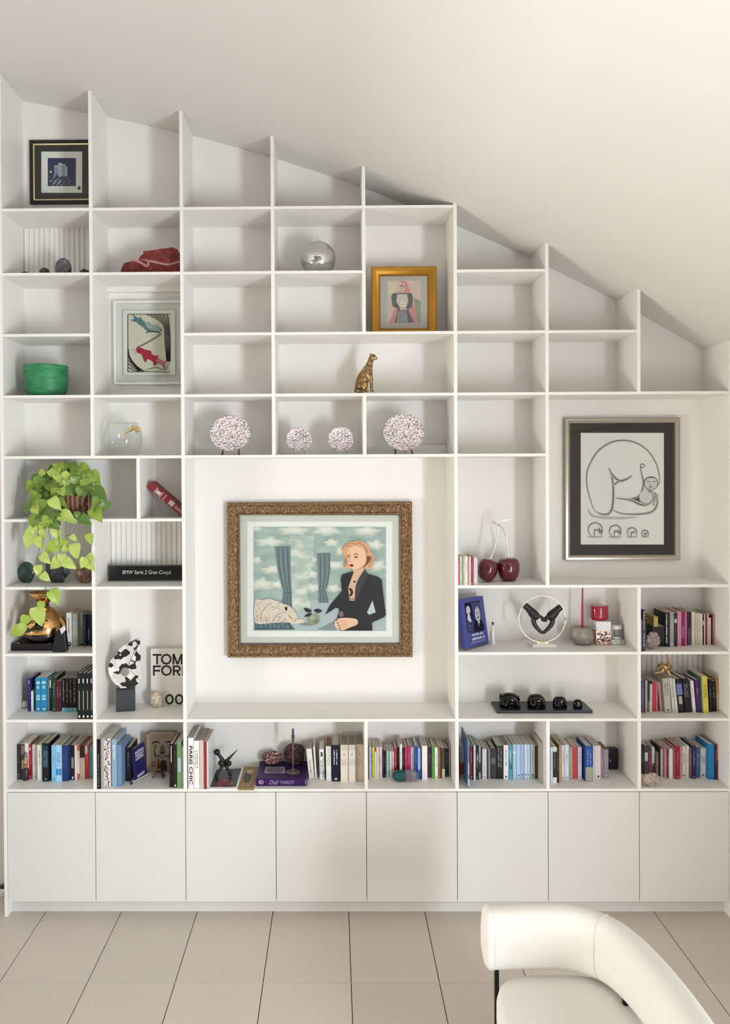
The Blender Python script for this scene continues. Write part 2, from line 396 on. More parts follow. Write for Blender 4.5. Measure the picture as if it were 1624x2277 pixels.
# ================================================================ pictures
def frame_rings(b, x0, x1, z0, z1, prof, mi=0):      # prof: (inset from the outer edge, y)
    k = len(prof); v = []
    for d, y in prof: v += [(x0 + d, y, z0 + d), (x1 - d, y, z0 + d), (x1 - d, y, z1 - d), (x0 + d, y, z1 - d)]
    f = []
    for i in range(k - 1):
        for j in range(4):
            f.append((i * 4 + j, i * 4 + (j + 1) % 4, (i + 1) * 4 + (j + 1) % 4, (i + 1) * 4 + j))
    return b.add(v, f, mi)
class Art:                                            # flat print: layers laid on a sheet, each a hair in front of the last
    def __init__(s, ox, oy, sc, y, fn=None): s.ox, s.oy, s.sc, s.y, s.b, s.mats, s.k, s.fn = ox, oy, sc, y, MB(), [], 0, fn
    def mi(s, h):
        m = h if not isinstance(h, str) else mat(h, .75, nz=.03, spec=.12)
        if m not in s.mats: s.mats.append(m)
        return s.mats.index(m)
    def at(s, layer=None):
        y = s.y - s.k * .00012
        return lambda a, c: W(s.ox + a * s.sc, s.oy + c * s.sc, y)
    def poly(s, pts, h, sm=0): s.k += 1; s.b.poly(pts, s.at(), s.mi(h), sm); return s
    def rect(s, x0, y0, x1, y1, h): return s.poly([(x0, y0), (x1, y0), (x1, y1), (x0, y1)], h)
    def ell(s, x, y, rx, ry, h, n=18): return s.poly([(x + rx * math.cos(2 * math.pi * i / n), y + ry * math.sin(2 * math.pi * i / n)) for i in range(n)], h)
    def stroke(s, pts, w, h, sm=4, tp=True): s.k += 1; s.b.stroke(pts, s.at(), w, s.mi(h), sm, tp); return s
    def soft(s, pts, w=4):                            # charcoal line with its smudge
        s.stroke(pts, w * 4.5, '#D6D6D3').stroke(pts, w * 2.4, '#B2B2B0'); return s.stroke(pts, w, '#3E3E3E')
    def text(s, key, x0, x1, y0, y1, h): s.k += 1; s.b.text(key, s.at(), x0, x1, y1, y0, s.mi(h)); return s
    def done(s, name, parent): return obj(name, s.b, s.mats, parent)
def rect_world(px0, py0, px1, py1, y):
    a, b_, c, d = W(px0, py0, y), W(px1, py0, y), W(px0, py1, y), W(px1, py1, y)
    return (a.x + c.x) / 2, (b_.x + d.x) / 2, (c.z + d.z) / 2, (a.z + b_.z) / 2

# ---- large gilt-framed painting in the central niche
s = 440 / 1624; YA = .3205
x0, x1, z0, z1 = rect_world(490 + 58 * s, 1100 + 62 * s, 490 + 1578 * s, 1100 + 1335 * s, .295)
pic = thing('framed_painting', 'large painting of a blonde woman in black suit, in ornate gilt frame', 'picture', ((x0 + x1) / 2, D, z0))
M_GILT = ramp_mat('gilt_wood', 'noise', 70, [(.25, '#432F1F'), (.55, '#7C5E40'), (.8, '#B4946A')], .38, .55, bump=.8)
M_GILT2 = ramp_mat('gilt_bead', 'noise', 90, [(.3, '#7A5A30'), (.8, '#D9BC86')], .3, .7)
fw = 100 * s / 373 * 1.06
obj('frame', frame_rings(MB(), x0, x1, z0, z1, [(0, D - .002), (0, .296), (.006, .288), (.016, .290), (.022, .296), (.05, .304), (.066, .306), (.070, .300), (.078, .300), (.080, .3235)]), M_GILT, pic, smooth=30)
b = MB()
def beads(d, y, step, r):
    X0, X1, Z0, Z1 = x0 + d, x1 - d, z0 + d, z1 - d
    for (ax, az), (cx, cz) in (((X0, Z0), (X1, Z0)), ((X1, Z0), (X1, Z1)), ((X1, Z1), (X0, Z1)), ((X0, Z1), (X0, Z0))):
        n = int(math.hypot(cx - ax, cz - az) / step)
        for i in range(n):
            t = (i + .5) / n; b.ball((ax + (cx - ax) * t, y, az + (cz - az) * t), r, 6, 4)
beads(.010, .2885, .0135, .0062); beads(.0735, .3005, .0085, .0036)
obj('beading', b, M_GILT2, pic, smooth=180, kind='stuff')
b = MB()
rg = random.Random(2)
X0, X1, Z0, Z1 = x0 + .040, x1 - .040, z0 + .040, z1 - .040
for (ax, az), (cx, cz) in (((X0, Z0), (X1, Z0)), ((X1, Z0), (X1, Z1)), ((X1, Z1), (X0, Z1)), ((X0, Z1), (X0, Z0))):
    n = int(math.hypot(cx - ax, cz - az) / .03)
    for i in range(n):
        t = (i + .5) / n; c = Vector((ax + (cx - ax) * t, .3015, az + (cz - az) * t)); sgn = 1 if i % 2 else -1
        ux, uz = (cx - ax) / math.hypot(cx - ax, cz - az), (cz - az) / math.hypot(cx - ax, cz - az)
        b.tube([c + Vector((ux * q * .013 - uz * sgn * .008 * math.sin(q * 2.6), 0, uz * q * .013 + ux * sgn * .008 * math.sin(q * 2.6))) for q in (-1, -.5, 0, .5, 1)], [.0015, .003, .004, .003, .0015], 5)
obj('scroll_ornament', b, M_GILT2, pic, smooth=180, kind='stuff')
A = Art(490, 1100, s, YA); A.k = 0
A.rect(160, 168, 1478, 1212, '#DADCD2').rect(222, 222, 1412, 1165, '#FAFAF8')
M_PSKY = ramp_mat('painted_sky', 'noise', 9.5, [(.35, '#96AFAB'), (.50, '#A6BBB5'), (.62, '#B4C5BE')], .6, stretch=(1, 1, 1.9), detail=5)
M_PSKY2 = ramp_mat('painted_sky_panel', 'noise', 9.5, [(.38, '#ADC1B8'), (.5, '#BFCDC3'), (.56, '#D3DBCF'), (.66, '#E4E6DB')], .6, stretch=(1, 1, 1.9), detail=5)
A.rect(272, 262, 1362, 1118, M_PSKY)
rg = random.Random(9)
CLOUDS = ((600, 300, 130, 48), (400, 395, 120, 48), (640, 400, 80, 50), (870, 300, 120, 55), (1200, 305, 110, 50), (1270, 420, 80, 50), (690, 575, 90, 44), (740, 540, 60, 40), (440, 622, 110, 42), (300, 545, 45, 40), (340, 745, 110, 60), (470, 745, 60, 42), (640, 790, 70, 45), (640, 688, 60, 36), (765, 770, 70, 42), (930, 775, 60, 40), (945, 585, 85, 42), (1285, 590, 90, 55), (915, 400, 60, 40), (300, 285, 50, 28), (990, 470, 40, 50), (750, 660, 50, 40), (620, 480, 60, 30))
for col_, f_ in (('#BFCBC2', 1.08), ('#D3DACE', .9), ('#E2E5DA', .68), ('#EDEEE5', .42)):
    for par in (0, 1, 2):
        A.k += 1
        for ci, (cx_, cy_, w_, h_) in enumerate(CLOUDS):
            if ci % 3 != par: continue
            rc = random.Random(ci + 40); p1, p2, p3 = (rc.uniform(0, 6.28) for _ in range(3)); q_ = []
            for i in range(40):
                t_ = 2 * math.pi * i / 40; r0 = f_ * (1 + .17 * math.sin(5 * t_ + p1) + .10 * math.sin(9 * t_ + p2) + .06 * math.sin(14 * t_ + p3))
                x_, y_ = cx_ + w_ * r0 * math.cos(t_) * .92, cy_ - (1 - f_) * h_ * .35 + h_ * r0 * math.sin(t_) * (.95 if math.sin(t_) < 0 else .6)
                q_.append((max(274, min(1360, x_)), max(264, y_)))
            A.b.poly(q_, A.at(), A.mi(col_))
A.poly([(285, 905), (600, 880), (770, 862), (900, 868), (1362, 868), (1362, 1118), (285, 1118)], '#B9C7CC')
A.poly([(575, 332), (768, 334), (765, 500), (708, 790), (745, 925), (650, 965), (592, 960), (580, 600)], M_PSKY2)
A.poly([(448, 425), (576, 420), (580, 560), (586, 800), (592, 960), (500, 890), (518, 800), (498, 740), (473, 640), (455, 520)], '#73868A')
for i in range(7):
    q = i / 6; A.stroke([(458 + 112 * q, 432), (468 + 108 * q, 600), (520 + 62 * q, 795)], 7, '#57696E' if i % 2 else '#93A3A5'); A.stroke([(522 + 62 * q, 808), (506 + 84 * q, 905 + 40 * q)], 6, '#57696E' if i % 2 else '#8C9C9E', 0)
A.stroke([(517, 803), (588, 806)], 5, '#44555A', 0)
A.poly([(795, 480), (901, 478), (900, 600), (888, 720), (862, 790), (884, 850), (890, 888), (805, 888), (808, 790), (800, 600)], '#73868A')
for i in range(6):
    q = i / 5; A.stroke([(802 + 92 * q, 486), (806 + 88 * q, 640), (810 + 50 * q, 785)], 6, '#57696E' if i % 2 else '#93A3A5'); A.stroke([(812 + 48 * q, 795), (810 + 74 * q, 884)], 5, '#57696E' if i % 2 else '#8C9C9E', 0)
A.stroke([(808, 790), (862, 790)], 4, '#44555A', 0)
A.poly([(287, 1045), (560, 1040), (612, 1105), (285, 1108)], '#5F7A84')
for i in range(16): A.stroke([(292 + 18 * i, 1055 + (i % 3) * 14), (310 + 18 * i, 1065 + (i % 4) * 9)], 5, '#22323A' if i % 2 else '#A9BCC0', 0)
A.stroke([(287, 1104), (610, 1102)], 5, '#22323A', 0)
A.poly([(287, 868), (340, 866), (400, 855), (450, 868), (500, 888), (570, 915), (610, 960), (640, 1010), (690, 1030), (682, 1052), (600, 1060), (555, 1048), (420, 1052), (288, 1050)], '#E9DACB', 3)
rg = random.Random(5); n = 0
while n < 190:
    a, c = rg.uniform(292, 600), rg.uniform(872, 1046)
    if c < 868 + max(0, a - 440) * .42 or a > 560 and c > 1030: continue
    A.b.poly([(a + 3.6 * math.cos(t), c + 3.2 * math.sin(t)) for t in (0, 1.3, 2.5, 3.8, 5)], A.at(), A.mi('#5C4434' if n % 3 else '#3A2C24')); n += 1
A.stroke([(330, 1045), (345, 960), (400, 900)], 5, '#A58B76').stroke([(430, 1046), (470, 985), (540, 960)], 5, '#A58B76')
A.poly([(528, 925), (553, 920), (548, 955), (535, 948)], '#17171A').stroke([(560, 990), (590, 1020)], 6, '#2A2220', 0).stroke([(605, 1045), (625, 1020), (655, 1018)], 5, '#8A7868')
A.ell(715, 1064, 62, 11, '#8C989A').ell(767, 1022, 48, 46, '#9AA083').ell(757, 1012, 22, 20, '#B4B89B').ell(785, 1040, 20, 18, '#858B70')
A.poly([(686, 933), (715, 933), (752, 956), (712, 966)], '#1E2326', 2).poly([(836, 952), (800, 936), (768, 952), (808, 972)], '#1E2326', 2).poly([(690, 1002), (718, 976), (750, 972), (735, 996)], '#1E2326', 2).poly([(780, 958), (820, 945), (832, 952), (800, 972)], '#30383B', 2)
A.stroke([(756, 942), (762, 985)], 8, '#D6D8CC', 0)
A.poly([(798, 1106), (860, 1082), (930, 1044), (950, 1112), (870, 1110)], '#8F9DA1')
A.poly([(1090, 628), (1002, 655), (990, 690), (1000, 790), (960, 838), (900, 908), (862, 985), (945, 930), (974, 934), (976, 960), (955, 1030), (945, 1070), (985, 1116), (1250, 1116), (1245, 1050), (1345, 1006), (1361, 985), (1337, 800), (1328, 700), (1300, 675), (1215, 650), (1185, 612), (1140, 690)], '#26272C')
A.poly([(1160, 700), (1200, 690), (1335, 790), (1342, 880), (1200, 770)], '#26272B')
A.poly([(1250, 868), (1276, 965), (1222, 986), (1204, 968)], '#C9D6DB')
A.poly([(1085, 610), (1165, 585), (1182, 614), (1140, 680), (1114, 740), (1105, 872), (1062, 870), (1050, 765), (1076, 690), (1094, 640)], '#E8BFA0')
A.poly([(1050, 762), (1082, 772), (1094, 800), (1080, 832), (1056, 834), (1070, 800)], '#26272B').poly([(1060, 840), (1078, 848), (1104, 842), (1105, 872), (1062, 870)], '#C98F84')
A.poly([(1140, 690), (1185, 612), (1215, 650), (1190, 700), (1120, 860), (1108, 872), (1116, 740)], '#3E4046').stroke([(1185, 614), (1118, 735), (1106, 868)], 4, '#101012')
A.poly([(1102, 703), (1113, 714), (1102, 725), (1091, 714)], '#17171A')
A.poly([(995, 452), (1030, 408), (1080, 384), (1150, 379), (1212, 418), (1238, 478), (1266, 505), (1258, 565), (1228, 612), (1190, 604), (1175, 570), (1050, 608), (1018, 588), (1034, 540), (1008, 508), (1012, 470)], '#E7B088', 3)
A.poly([(1200, 505), (1236, 508), (1232, 545), (1205, 575), (1180, 590), (1196, 545)], '#7E5648', 2)
A.poly([(1058, 442), (1085, 425), (1125, 422), (1178, 455), (1200, 520), (1186, 575), (1140, 608), (1100, 620), (1072, 602), (1056, 560), (1040, 500)], '#EFC5A6', 3)
for q in ((1000, 455, 1040, 420, 1085, 432), (1030, 412, 1090, 400, 1130, 425), (1130, 385, 1190, 430, 1205, 500), (1090, 388, 1170, 410, 1215, 470), (1235, 490, 1250, 540, 1215, 595), (1015, 500, 1040, 540, 1030, 590)):
    A.stroke([(q[0], q[1]), (q[2], q[3]), (q[4], q[5])], 7, '#B77A58')
A.stroke([(1092, 492), (1112, 486), (1138, 496)], 6, '#4A2E24').stroke([(1040, 500), (1055, 494), (1066, 498)], 5, '#4A2E24').ell(1114, 512, 16, 6, '#3C3A38').ell(1052, 510, 9, 5, '#3C3A38').stroke([(1070, 495), (1062, 545), (1078, 556)], 4, '#C08A6C')
A.poly([(1060, 578), (1078, 570), (1096, 580), (1080, 592)], '#6A1F26', 2).stroke([(1105, 618), (1150, 606), (1186, 575)], 6, '#C99A7A')
A.ell(993, 980, 20, 24, '#8A6A66')
A.poly([(946, 1032), (1000, 1011), (1115, 1020), (1126, 1064), (1062, 1090), (1010, 1112), (962, 1102), (940, 1072)], '#EBC3A5', 3)
for i in range(4): A.stroke([(958 + 8 * i, 1030 + 20 * i), (1010, 1034 + 18 * i), (1050, 1036 + 15 * i)], 4, '#B98A70'); A.ell(954 + 9 * i, 1030 + 22 * i, 7, 5, '#3A1418', 8)
A.done('painted_print', pic)
obj('pane', MB().box(x0 + .076, x1 - .076, .3075, .3095, z0 + .076, z1 - .076), M_PICGLASS, pic)

# ---- silver-framed charcoal drawing in the upper niche
s = 624 / 1624; YA = .326
x0, x1, z0, z1 = rect_world(1000 + 670 * s, 880 + 127 * s, 1000 + 1337 * s, 880 + 952 * s, .300)
pic = thing('framed_drawing', 'charcoal drawing of a curled figure on black mount, in silver frame', 'picture', ((x0 + x1) / 2, D, z0))
M_SILV = mat('#A9A294', .32, .75, .06, 60)
obj('frame', frame_rings(MB(), x0, x1, z0, z1, [(0, D - .002), (0, .304), (.004, .300), (.018, .299), (.024, .303), (.031, .306), (.034, .330)]), M_SILV, pic, smooth=30)
A = Art(1000, 880, s, YA)
A.rect(695, 150, 1308, 925, '#0E0E10').rect(760, 215, 1241, 861, '#F2F2EF')
A.poly([(800, 650), (840, 690), (960, 700), (1100, 700), (1000, 715), (830, 705)], '#C2C2BF', 3)
L = A.soft
L([(880, 685), (838, 662), (815, 600), (797, 530), (795, 450), (815, 390), (860, 320), (930, 272), (1000, 258), (1080, 272), (1150, 320), (1195, 390), (1212, 450), (1215, 500), (1205, 517)], 3.5)
L([(850, 672), (885, 686), (925, 680), (945, 630), (948, 540), (940, 470), (922, 418)], 5); L([(922, 418), (945, 460), (985, 492), (1030, 480), (1057, 462)], 5); L([(945, 520), (965, 506), (985, 492)], 4)
L([(945, 660), (1000, 682), (1100, 685), (1170, 672), (1198, 640), (1203, 600), (1180, 555)], 4); L([(965, 592), (1030, 597), (1090, 585), (1115, 545), (1123, 500), (1112, 450), (1105, 405)], 4)
A.poly([(1045, 600), (1090, 592), (1118, 560), (1122, 625), (1090, 622)], '#4A4A4A', 2)
L([(965, 592), (1050, 605), (1100, 628), (1145, 632), (1172, 610)], 5); A.ell(1140, 585, 42, 42, '#9A9A98').ell(1137, 582, 38, 38, '#DDDDD9'); L([(1100, 600), (1120, 622), (1150, 628), (1178, 600), (1180, 575)], 3)
A.ell(1117, 405, 13, 13, '#4A4A4A').ell(1117, 405, 9, 9, '#E4E4E0').ell(1167, 507, 41, 39, '#4A4A4A').ell(1167, 507, 37, 36, '#DEDEDA')
A.stroke([(1128, 490), (1150, 474), (1185, 474), (1205, 492)], 6, '#3E3E3E').stroke([(1138, 500), (1150, 495), (1160, 500)], 4, '#4A4A4A').stroke([(1174, 500), (1186, 495), (1198, 500)], 4, '#4A4A4A').stroke([(1165, 500), (1160, 518), (1168, 520)], 3, '#777777').stroke([(1154, 528), (1166, 525), (1180, 529)], 4, '#4A4A4A').ell(1160, 533, 4, 4, '#5A5A5A')
L([(1196, 560), (1186, 600), (1182, 640)], 2.5); L([(1205, 570), (1200, 610)], 2.5); L([(1148, 545), (1160, 556), (1172, 548)], 4)
for cx, cy, r, kk in ((845, 775, 41, 3), (960, 783, 34, 2), (1057, 790, 27, 1), (1133, 797, 19, 0)):
    A.stroke([(cx - r * 1.1, cy + r), (cx, cy + r * 1.05), (cx + r * 1.1, cy + r)], 6, '#A5A5A2', 3)
    A.stroke([(cx - r * .5, cy + r), (cx - r, cy + r * .2), (cx - r * .8, cy - r * .6), (cx, cy - r), (cx + r * .8, cy - r * .6), (cx + r, cy + r * .1), (cx + r * .8, cy + r * .9)], 5, '#555555')
    A.stroke([(cx - r * .15, cy + r), (cx - r * .1, cy), (cx + r * .3, cy + r * .1), (cx + r * .7, cy - r * .3)], 5, '#444444')
    if kk > 1: A.ell(cx + r * .7, cy + r * .25, r * .25, r * .3, '#8A8A88', 10)
A.done('drawn_print', pic)
obj('pane', MB().box(x0 + .031, x1 - .031, .3135, .3155, z0 + .031, z1 - .031), M_PICGLASS, pic)

# ---- black-framed night print, top compartment by the end panel
s = 430 / 1624; YA = .334
x0, x1, z0, z1 = rect_world(248 * s, 130 + 682 * s, 785 * s, 130 + 1217 * s, .318)
pic = thing('framed_print', 'small blue night print with checkered ground, in black and gold frame', 'picture', ((x0 + x1) / 2, D, z0))
obj('frame', frame_rings(MB(), x0, x1, z0, z1, [(0, D - .002), (0, .320), (.004, .317), (.018, .318), (.021, .322), (.022, .338)]), M_MATBLACK, pic)
obj('gold_slip', frame_rings(MB(), x0 + .022, x1 - .022, z0 + .022, z1 - .022, [(0, .322), (.008, .325), (.0085, .338)]), M_BRASS, pic, label='thin gold inner slip of the frame')
A = Art(0, 130, s, YA)
A.rect(290, 720, 745, 1190, '#2A2827').rect(347, 782, 690, 1128, '#F2F0EA').rect(401, 836, 638, 1072, '#20285C')
A.poly([(401, 985), (470, 975), (638, 990), (638, 1072), (401, 1072)], '#2C3558')
for i in range(9):
    for j in range(5):
        if (i + j) % 2 == 0: A.b.poly([(404 + i * 20 + j * 6, 988 + j * 17), (420 + i * 20 + j * 6, 988 + j * 17), (426 + i * 20 + j * 6, 1003 + j * 17), (408 + i * 20 + j * 6, 1003 + j * 17)], A.at(), A.mi('#C8CCD4' if i < 5 else '#6A7088'))
A.k += 1
for i, (a, c, t) in enumerate(((455, 490, 905), (488, 520, 885), (520, 552, 895), (545, 566, 915))): A.rect(a, t, c, 990, '#AEB4C0' if i % 2 else '#8A92A4').ell((a + c) / 2, t, (c - a) / 2, 9, '#B8BEC8', 10)
A.poly([(468, 1010), (480, 960), (495, 1010)], '#14182E').ell(427, 952, 9, 9, '#F2F2EA', 10).ell(513, 886, 5, 6, '#E0E2E8', 8).ell(665, 1088, 12, 16, '#16161A', 12)
A.done('night_print', pic)
obj('pane', MB().box(x0 + .022, x1 - .022, .3275, .3285, z0 + .022, z1 - .022), M_PICGLASS, pic)

# ---- white box frame with two fish
s = 430 / 1624; YA = .318
x0, x1, z0, z1 = rect_world(955 * s, 600 + 258 * s, 1552 * s, 600 + 960 * s, .300)
pic = thing('framed_fish_print', 'white box frame holding a print of two fish, blue over red', 'picture', ((x0 + x1) / 2, D, z0))
obj('frame', frame_rings(MB(), x0, x1, z0, z1, [(0, D - .002), (0, .300), (.010, .298), (.013, .301), (.014, .338)]), M_WHITE, pic)
obj('mount', MB().box(x0 + .012, x1 - .012, .333, .339, z0 + .012, z1 - .012), mat('#E4E2DB', .7), pic)
a0, a1, c0, c1 = rect_world(1035 * s, 600 + 340 * s, 1470 * s, 600 + 885 * s, YA)
obj('plaque', MB().box(a0, a1, YA, .333, c0, c1), mat('#EDEBE4', .6), pic, bevel=.001)
A = Art(0, 600, s, YA)
A.rect(1073, 370, 1432, 858, '#D9D5C2')
K = '#1A1820'
for i in range(6): A.stroke([(1230 + i * 34, 372), (1330 + i * 16, 420 + i * -4), (1378 + i * 9, 480), (1385 + i * 9, 600), (1395 + i * 7, 700), (1400 + i * 6, 770)], 7, K, 4, False)
for i in range(6): A.stroke([(1076, 660 + i * 32), (1090 + i * 6, 730 + i * 22), (1140 + i * 4, 800 + i * 10), (1215 - i * 14, 856)], 7, K, 4, False)
A.stroke([(1074, 372), (1074, 856)], 6, K, 0, False).stroke([(1074, 856), (1432, 856)], 5, K, 0, False).stroke([(1074, 372), (1432, 372)], 5, K, 0, False).stroke([(1215, 845), (1310, 820), (1390, 838), (1425, 760)], 5, K)
A.poly([(1094, 425), (1130, 412), (1112, 372), (1150, 398), (1172, 410), (1180, 388), (1196, 424), (1240, 448), (1250, 436), (1268, 460), (1330, 470), (1358, 492), (1360, 518), (1330, 526), (1290, 520), (1220, 532), (1240, 512), (1200, 470), (1170, 462), (1150, 440)], '#5B7C85')
A.poly([(1210, 440), (1330, 472), (1358, 494), (1358, 515), (1300, 515), (1240, 490)], '#9FB0A4').ell(1350, 502, 6, 6, K, 8).stroke([(1220, 531), (1270, 520), (1330, 526), (1360, 545)], 5, K).stroke([(1180, 462), (1215, 492), (1240, 512)], 4, K)
A.stroke([(1350, 540), (1260, 598), (1150, 655)], 11, '#4C4A48', 4, False).stroke([(1350, 540), (1260, 598), (1150, 655)], 4, '#9A968C', 4, False)
A.poly([(1142, 660), (1180, 652), (1215, 668), (1260, 678), (1275, 688), (1270, 704), (1300, 722), (1335, 716), (1322, 738), (1365, 765), (1405, 768), (1388, 790), (1392, 835), (1350, 792), (1318, 782), (1298, 805), (1285, 770), (1235, 745), (1222, 775), (1200, 735), (1190, 708), (1150, 695)], '#B02A44')
A.poly([(1320, 740), (1365, 765), (1405, 768), (1388, 790), (1392, 835), (1350, 792), (1310, 770)], '#C9707C').stroke([(1190, 708), (1205, 745), (1222, 775), (1235, 745)], 4, K).stroke([(1285, 770), (1298, 805), (1318, 782)], 4, K).stroke([(1392, 835), (1365, 800)], 4, K, 0).stroke([(1140, 680), (1110, 674)], 3, K, 0).stroke([(1144, 690), (1130, 706)], 3, K, 0).ell(1168, 676, 4, 4, '#5A1222', 8)
A.stroke([(1360, 872), (1385, 862), (1400, 874), (1430, 876)], 3, '#444444')
A.done('fish_print', pic)
obj('pane', MB().box(x0 + .013, x1 - .013, .3045, .3055, z0 + .013, z1 - .013), M_PICGLASS, pic)

# ---- gold frame standing on a board, leaning back
s = 630 / 1624
x0, x1, z0, z1 = rect_world(400 + 1100 * s, 180 + 1062 * s, 400 + 1474 * s, 180 + 1434 * s, .19)
z0 = hi('c') + .0003
pic = thing('framed_watercolour', 'gold framed watercolour of a figure in pointed hat before pink', 'picture', ((x0 + x1) / 2, .19, z0))
M_GOLDF = mat('#B27F2C', .34, .7, .12, 50)
obj('frame', frame_rings(MB(), x0, x1, z0, z1, [(0, .222), (0, .196), (.006, .190), (.020, .192), (.034, .200), (.046, .204), (.052, .200), (.056, .215)]), M_GOLDF, pic, smooth=30)
obj('backing', MB().box(x0 + .004, x1 - .004, .216, .222, z0 + .004, z1 - .004), M_MATBLACK, pic)
A = Art(400, 180, s, .2135)
A.rect(1145, 1100, 1422, 1425, '#B9B5AE').rect(1190, 1145, 1382, 1388, '#D6BDB0')
A.poly([(1268, 1145), (1300, 1150), (1330, 1235), (1368, 1360), (1360, 1388), (1200, 1388), (1235, 1300), (1262, 1200)], '#D78A92').poly([(1340, 1245), (1382, 1260), (1382, 1388), (1365, 1388)], '#8F9A86').poly([(1195, 1150), (1250, 1160), (1235, 1215), (1195, 1230)], '#DCCDB0')
A.poly([(1252, 1216), (1300, 1216), (1332, 1218), (1338, 1250), (1330, 1298), (1310, 1306), (1342, 1384), (1232, 1388), (1250, 1306), (1218, 1290), (1212, 1235), (1222, 1218)], '#5B6063')
A.poly([(1248, 1222), (1304, 1222), (1310, 1262), (1300, 1296), (1262, 1300), (1242, 1265)], '#D2C8BE').poly([(1252, 1320), (1300, 1318), (1310, 1384), (1240, 1386)], '#A4A8A8')
for i in range(6): A.stroke([(1262 + i * 7, 1322), (1240 + i * 17, 1384)], 4, '#4A4E50', 0)
A.poly([(1260, 1200), (1270, 1150), (1276, 1180), (1284, 1150), (1292, 1200)], '#E0D6C6').ell(1275, 1192, 16, 22, '#D9B9A0').stroke([(1264, 1180), (1275, 1172), (1290, 1182)], 5, '#3A3230').ell(1269, 1190, 2.5, 2, '#3A3230', 6).ell(1281, 1190, 2.5, 2, '#3A3230', 6).stroke([(1270, 1204), (1280, 1204)], 2, '#8A3A3A', 0)
A.ell(1280, 1282, 16, 15, '#E8E2D6').ell(1275, 1280, 3, 3, '#4A4642', 6).ell(1286, 1280, 3, 3, '#4A4642', 6).poly([(1262, 1300), (1300, 1298), (1304, 1312), (1262, 1314)], '#D9B9A0')
A.done('watercolour_print', pic)
obj('pane', MB().box(x0 + .052, x1 - .052, .2045, .2055, z0 + .052, z1 - .052), M_PICGLASS, pic)

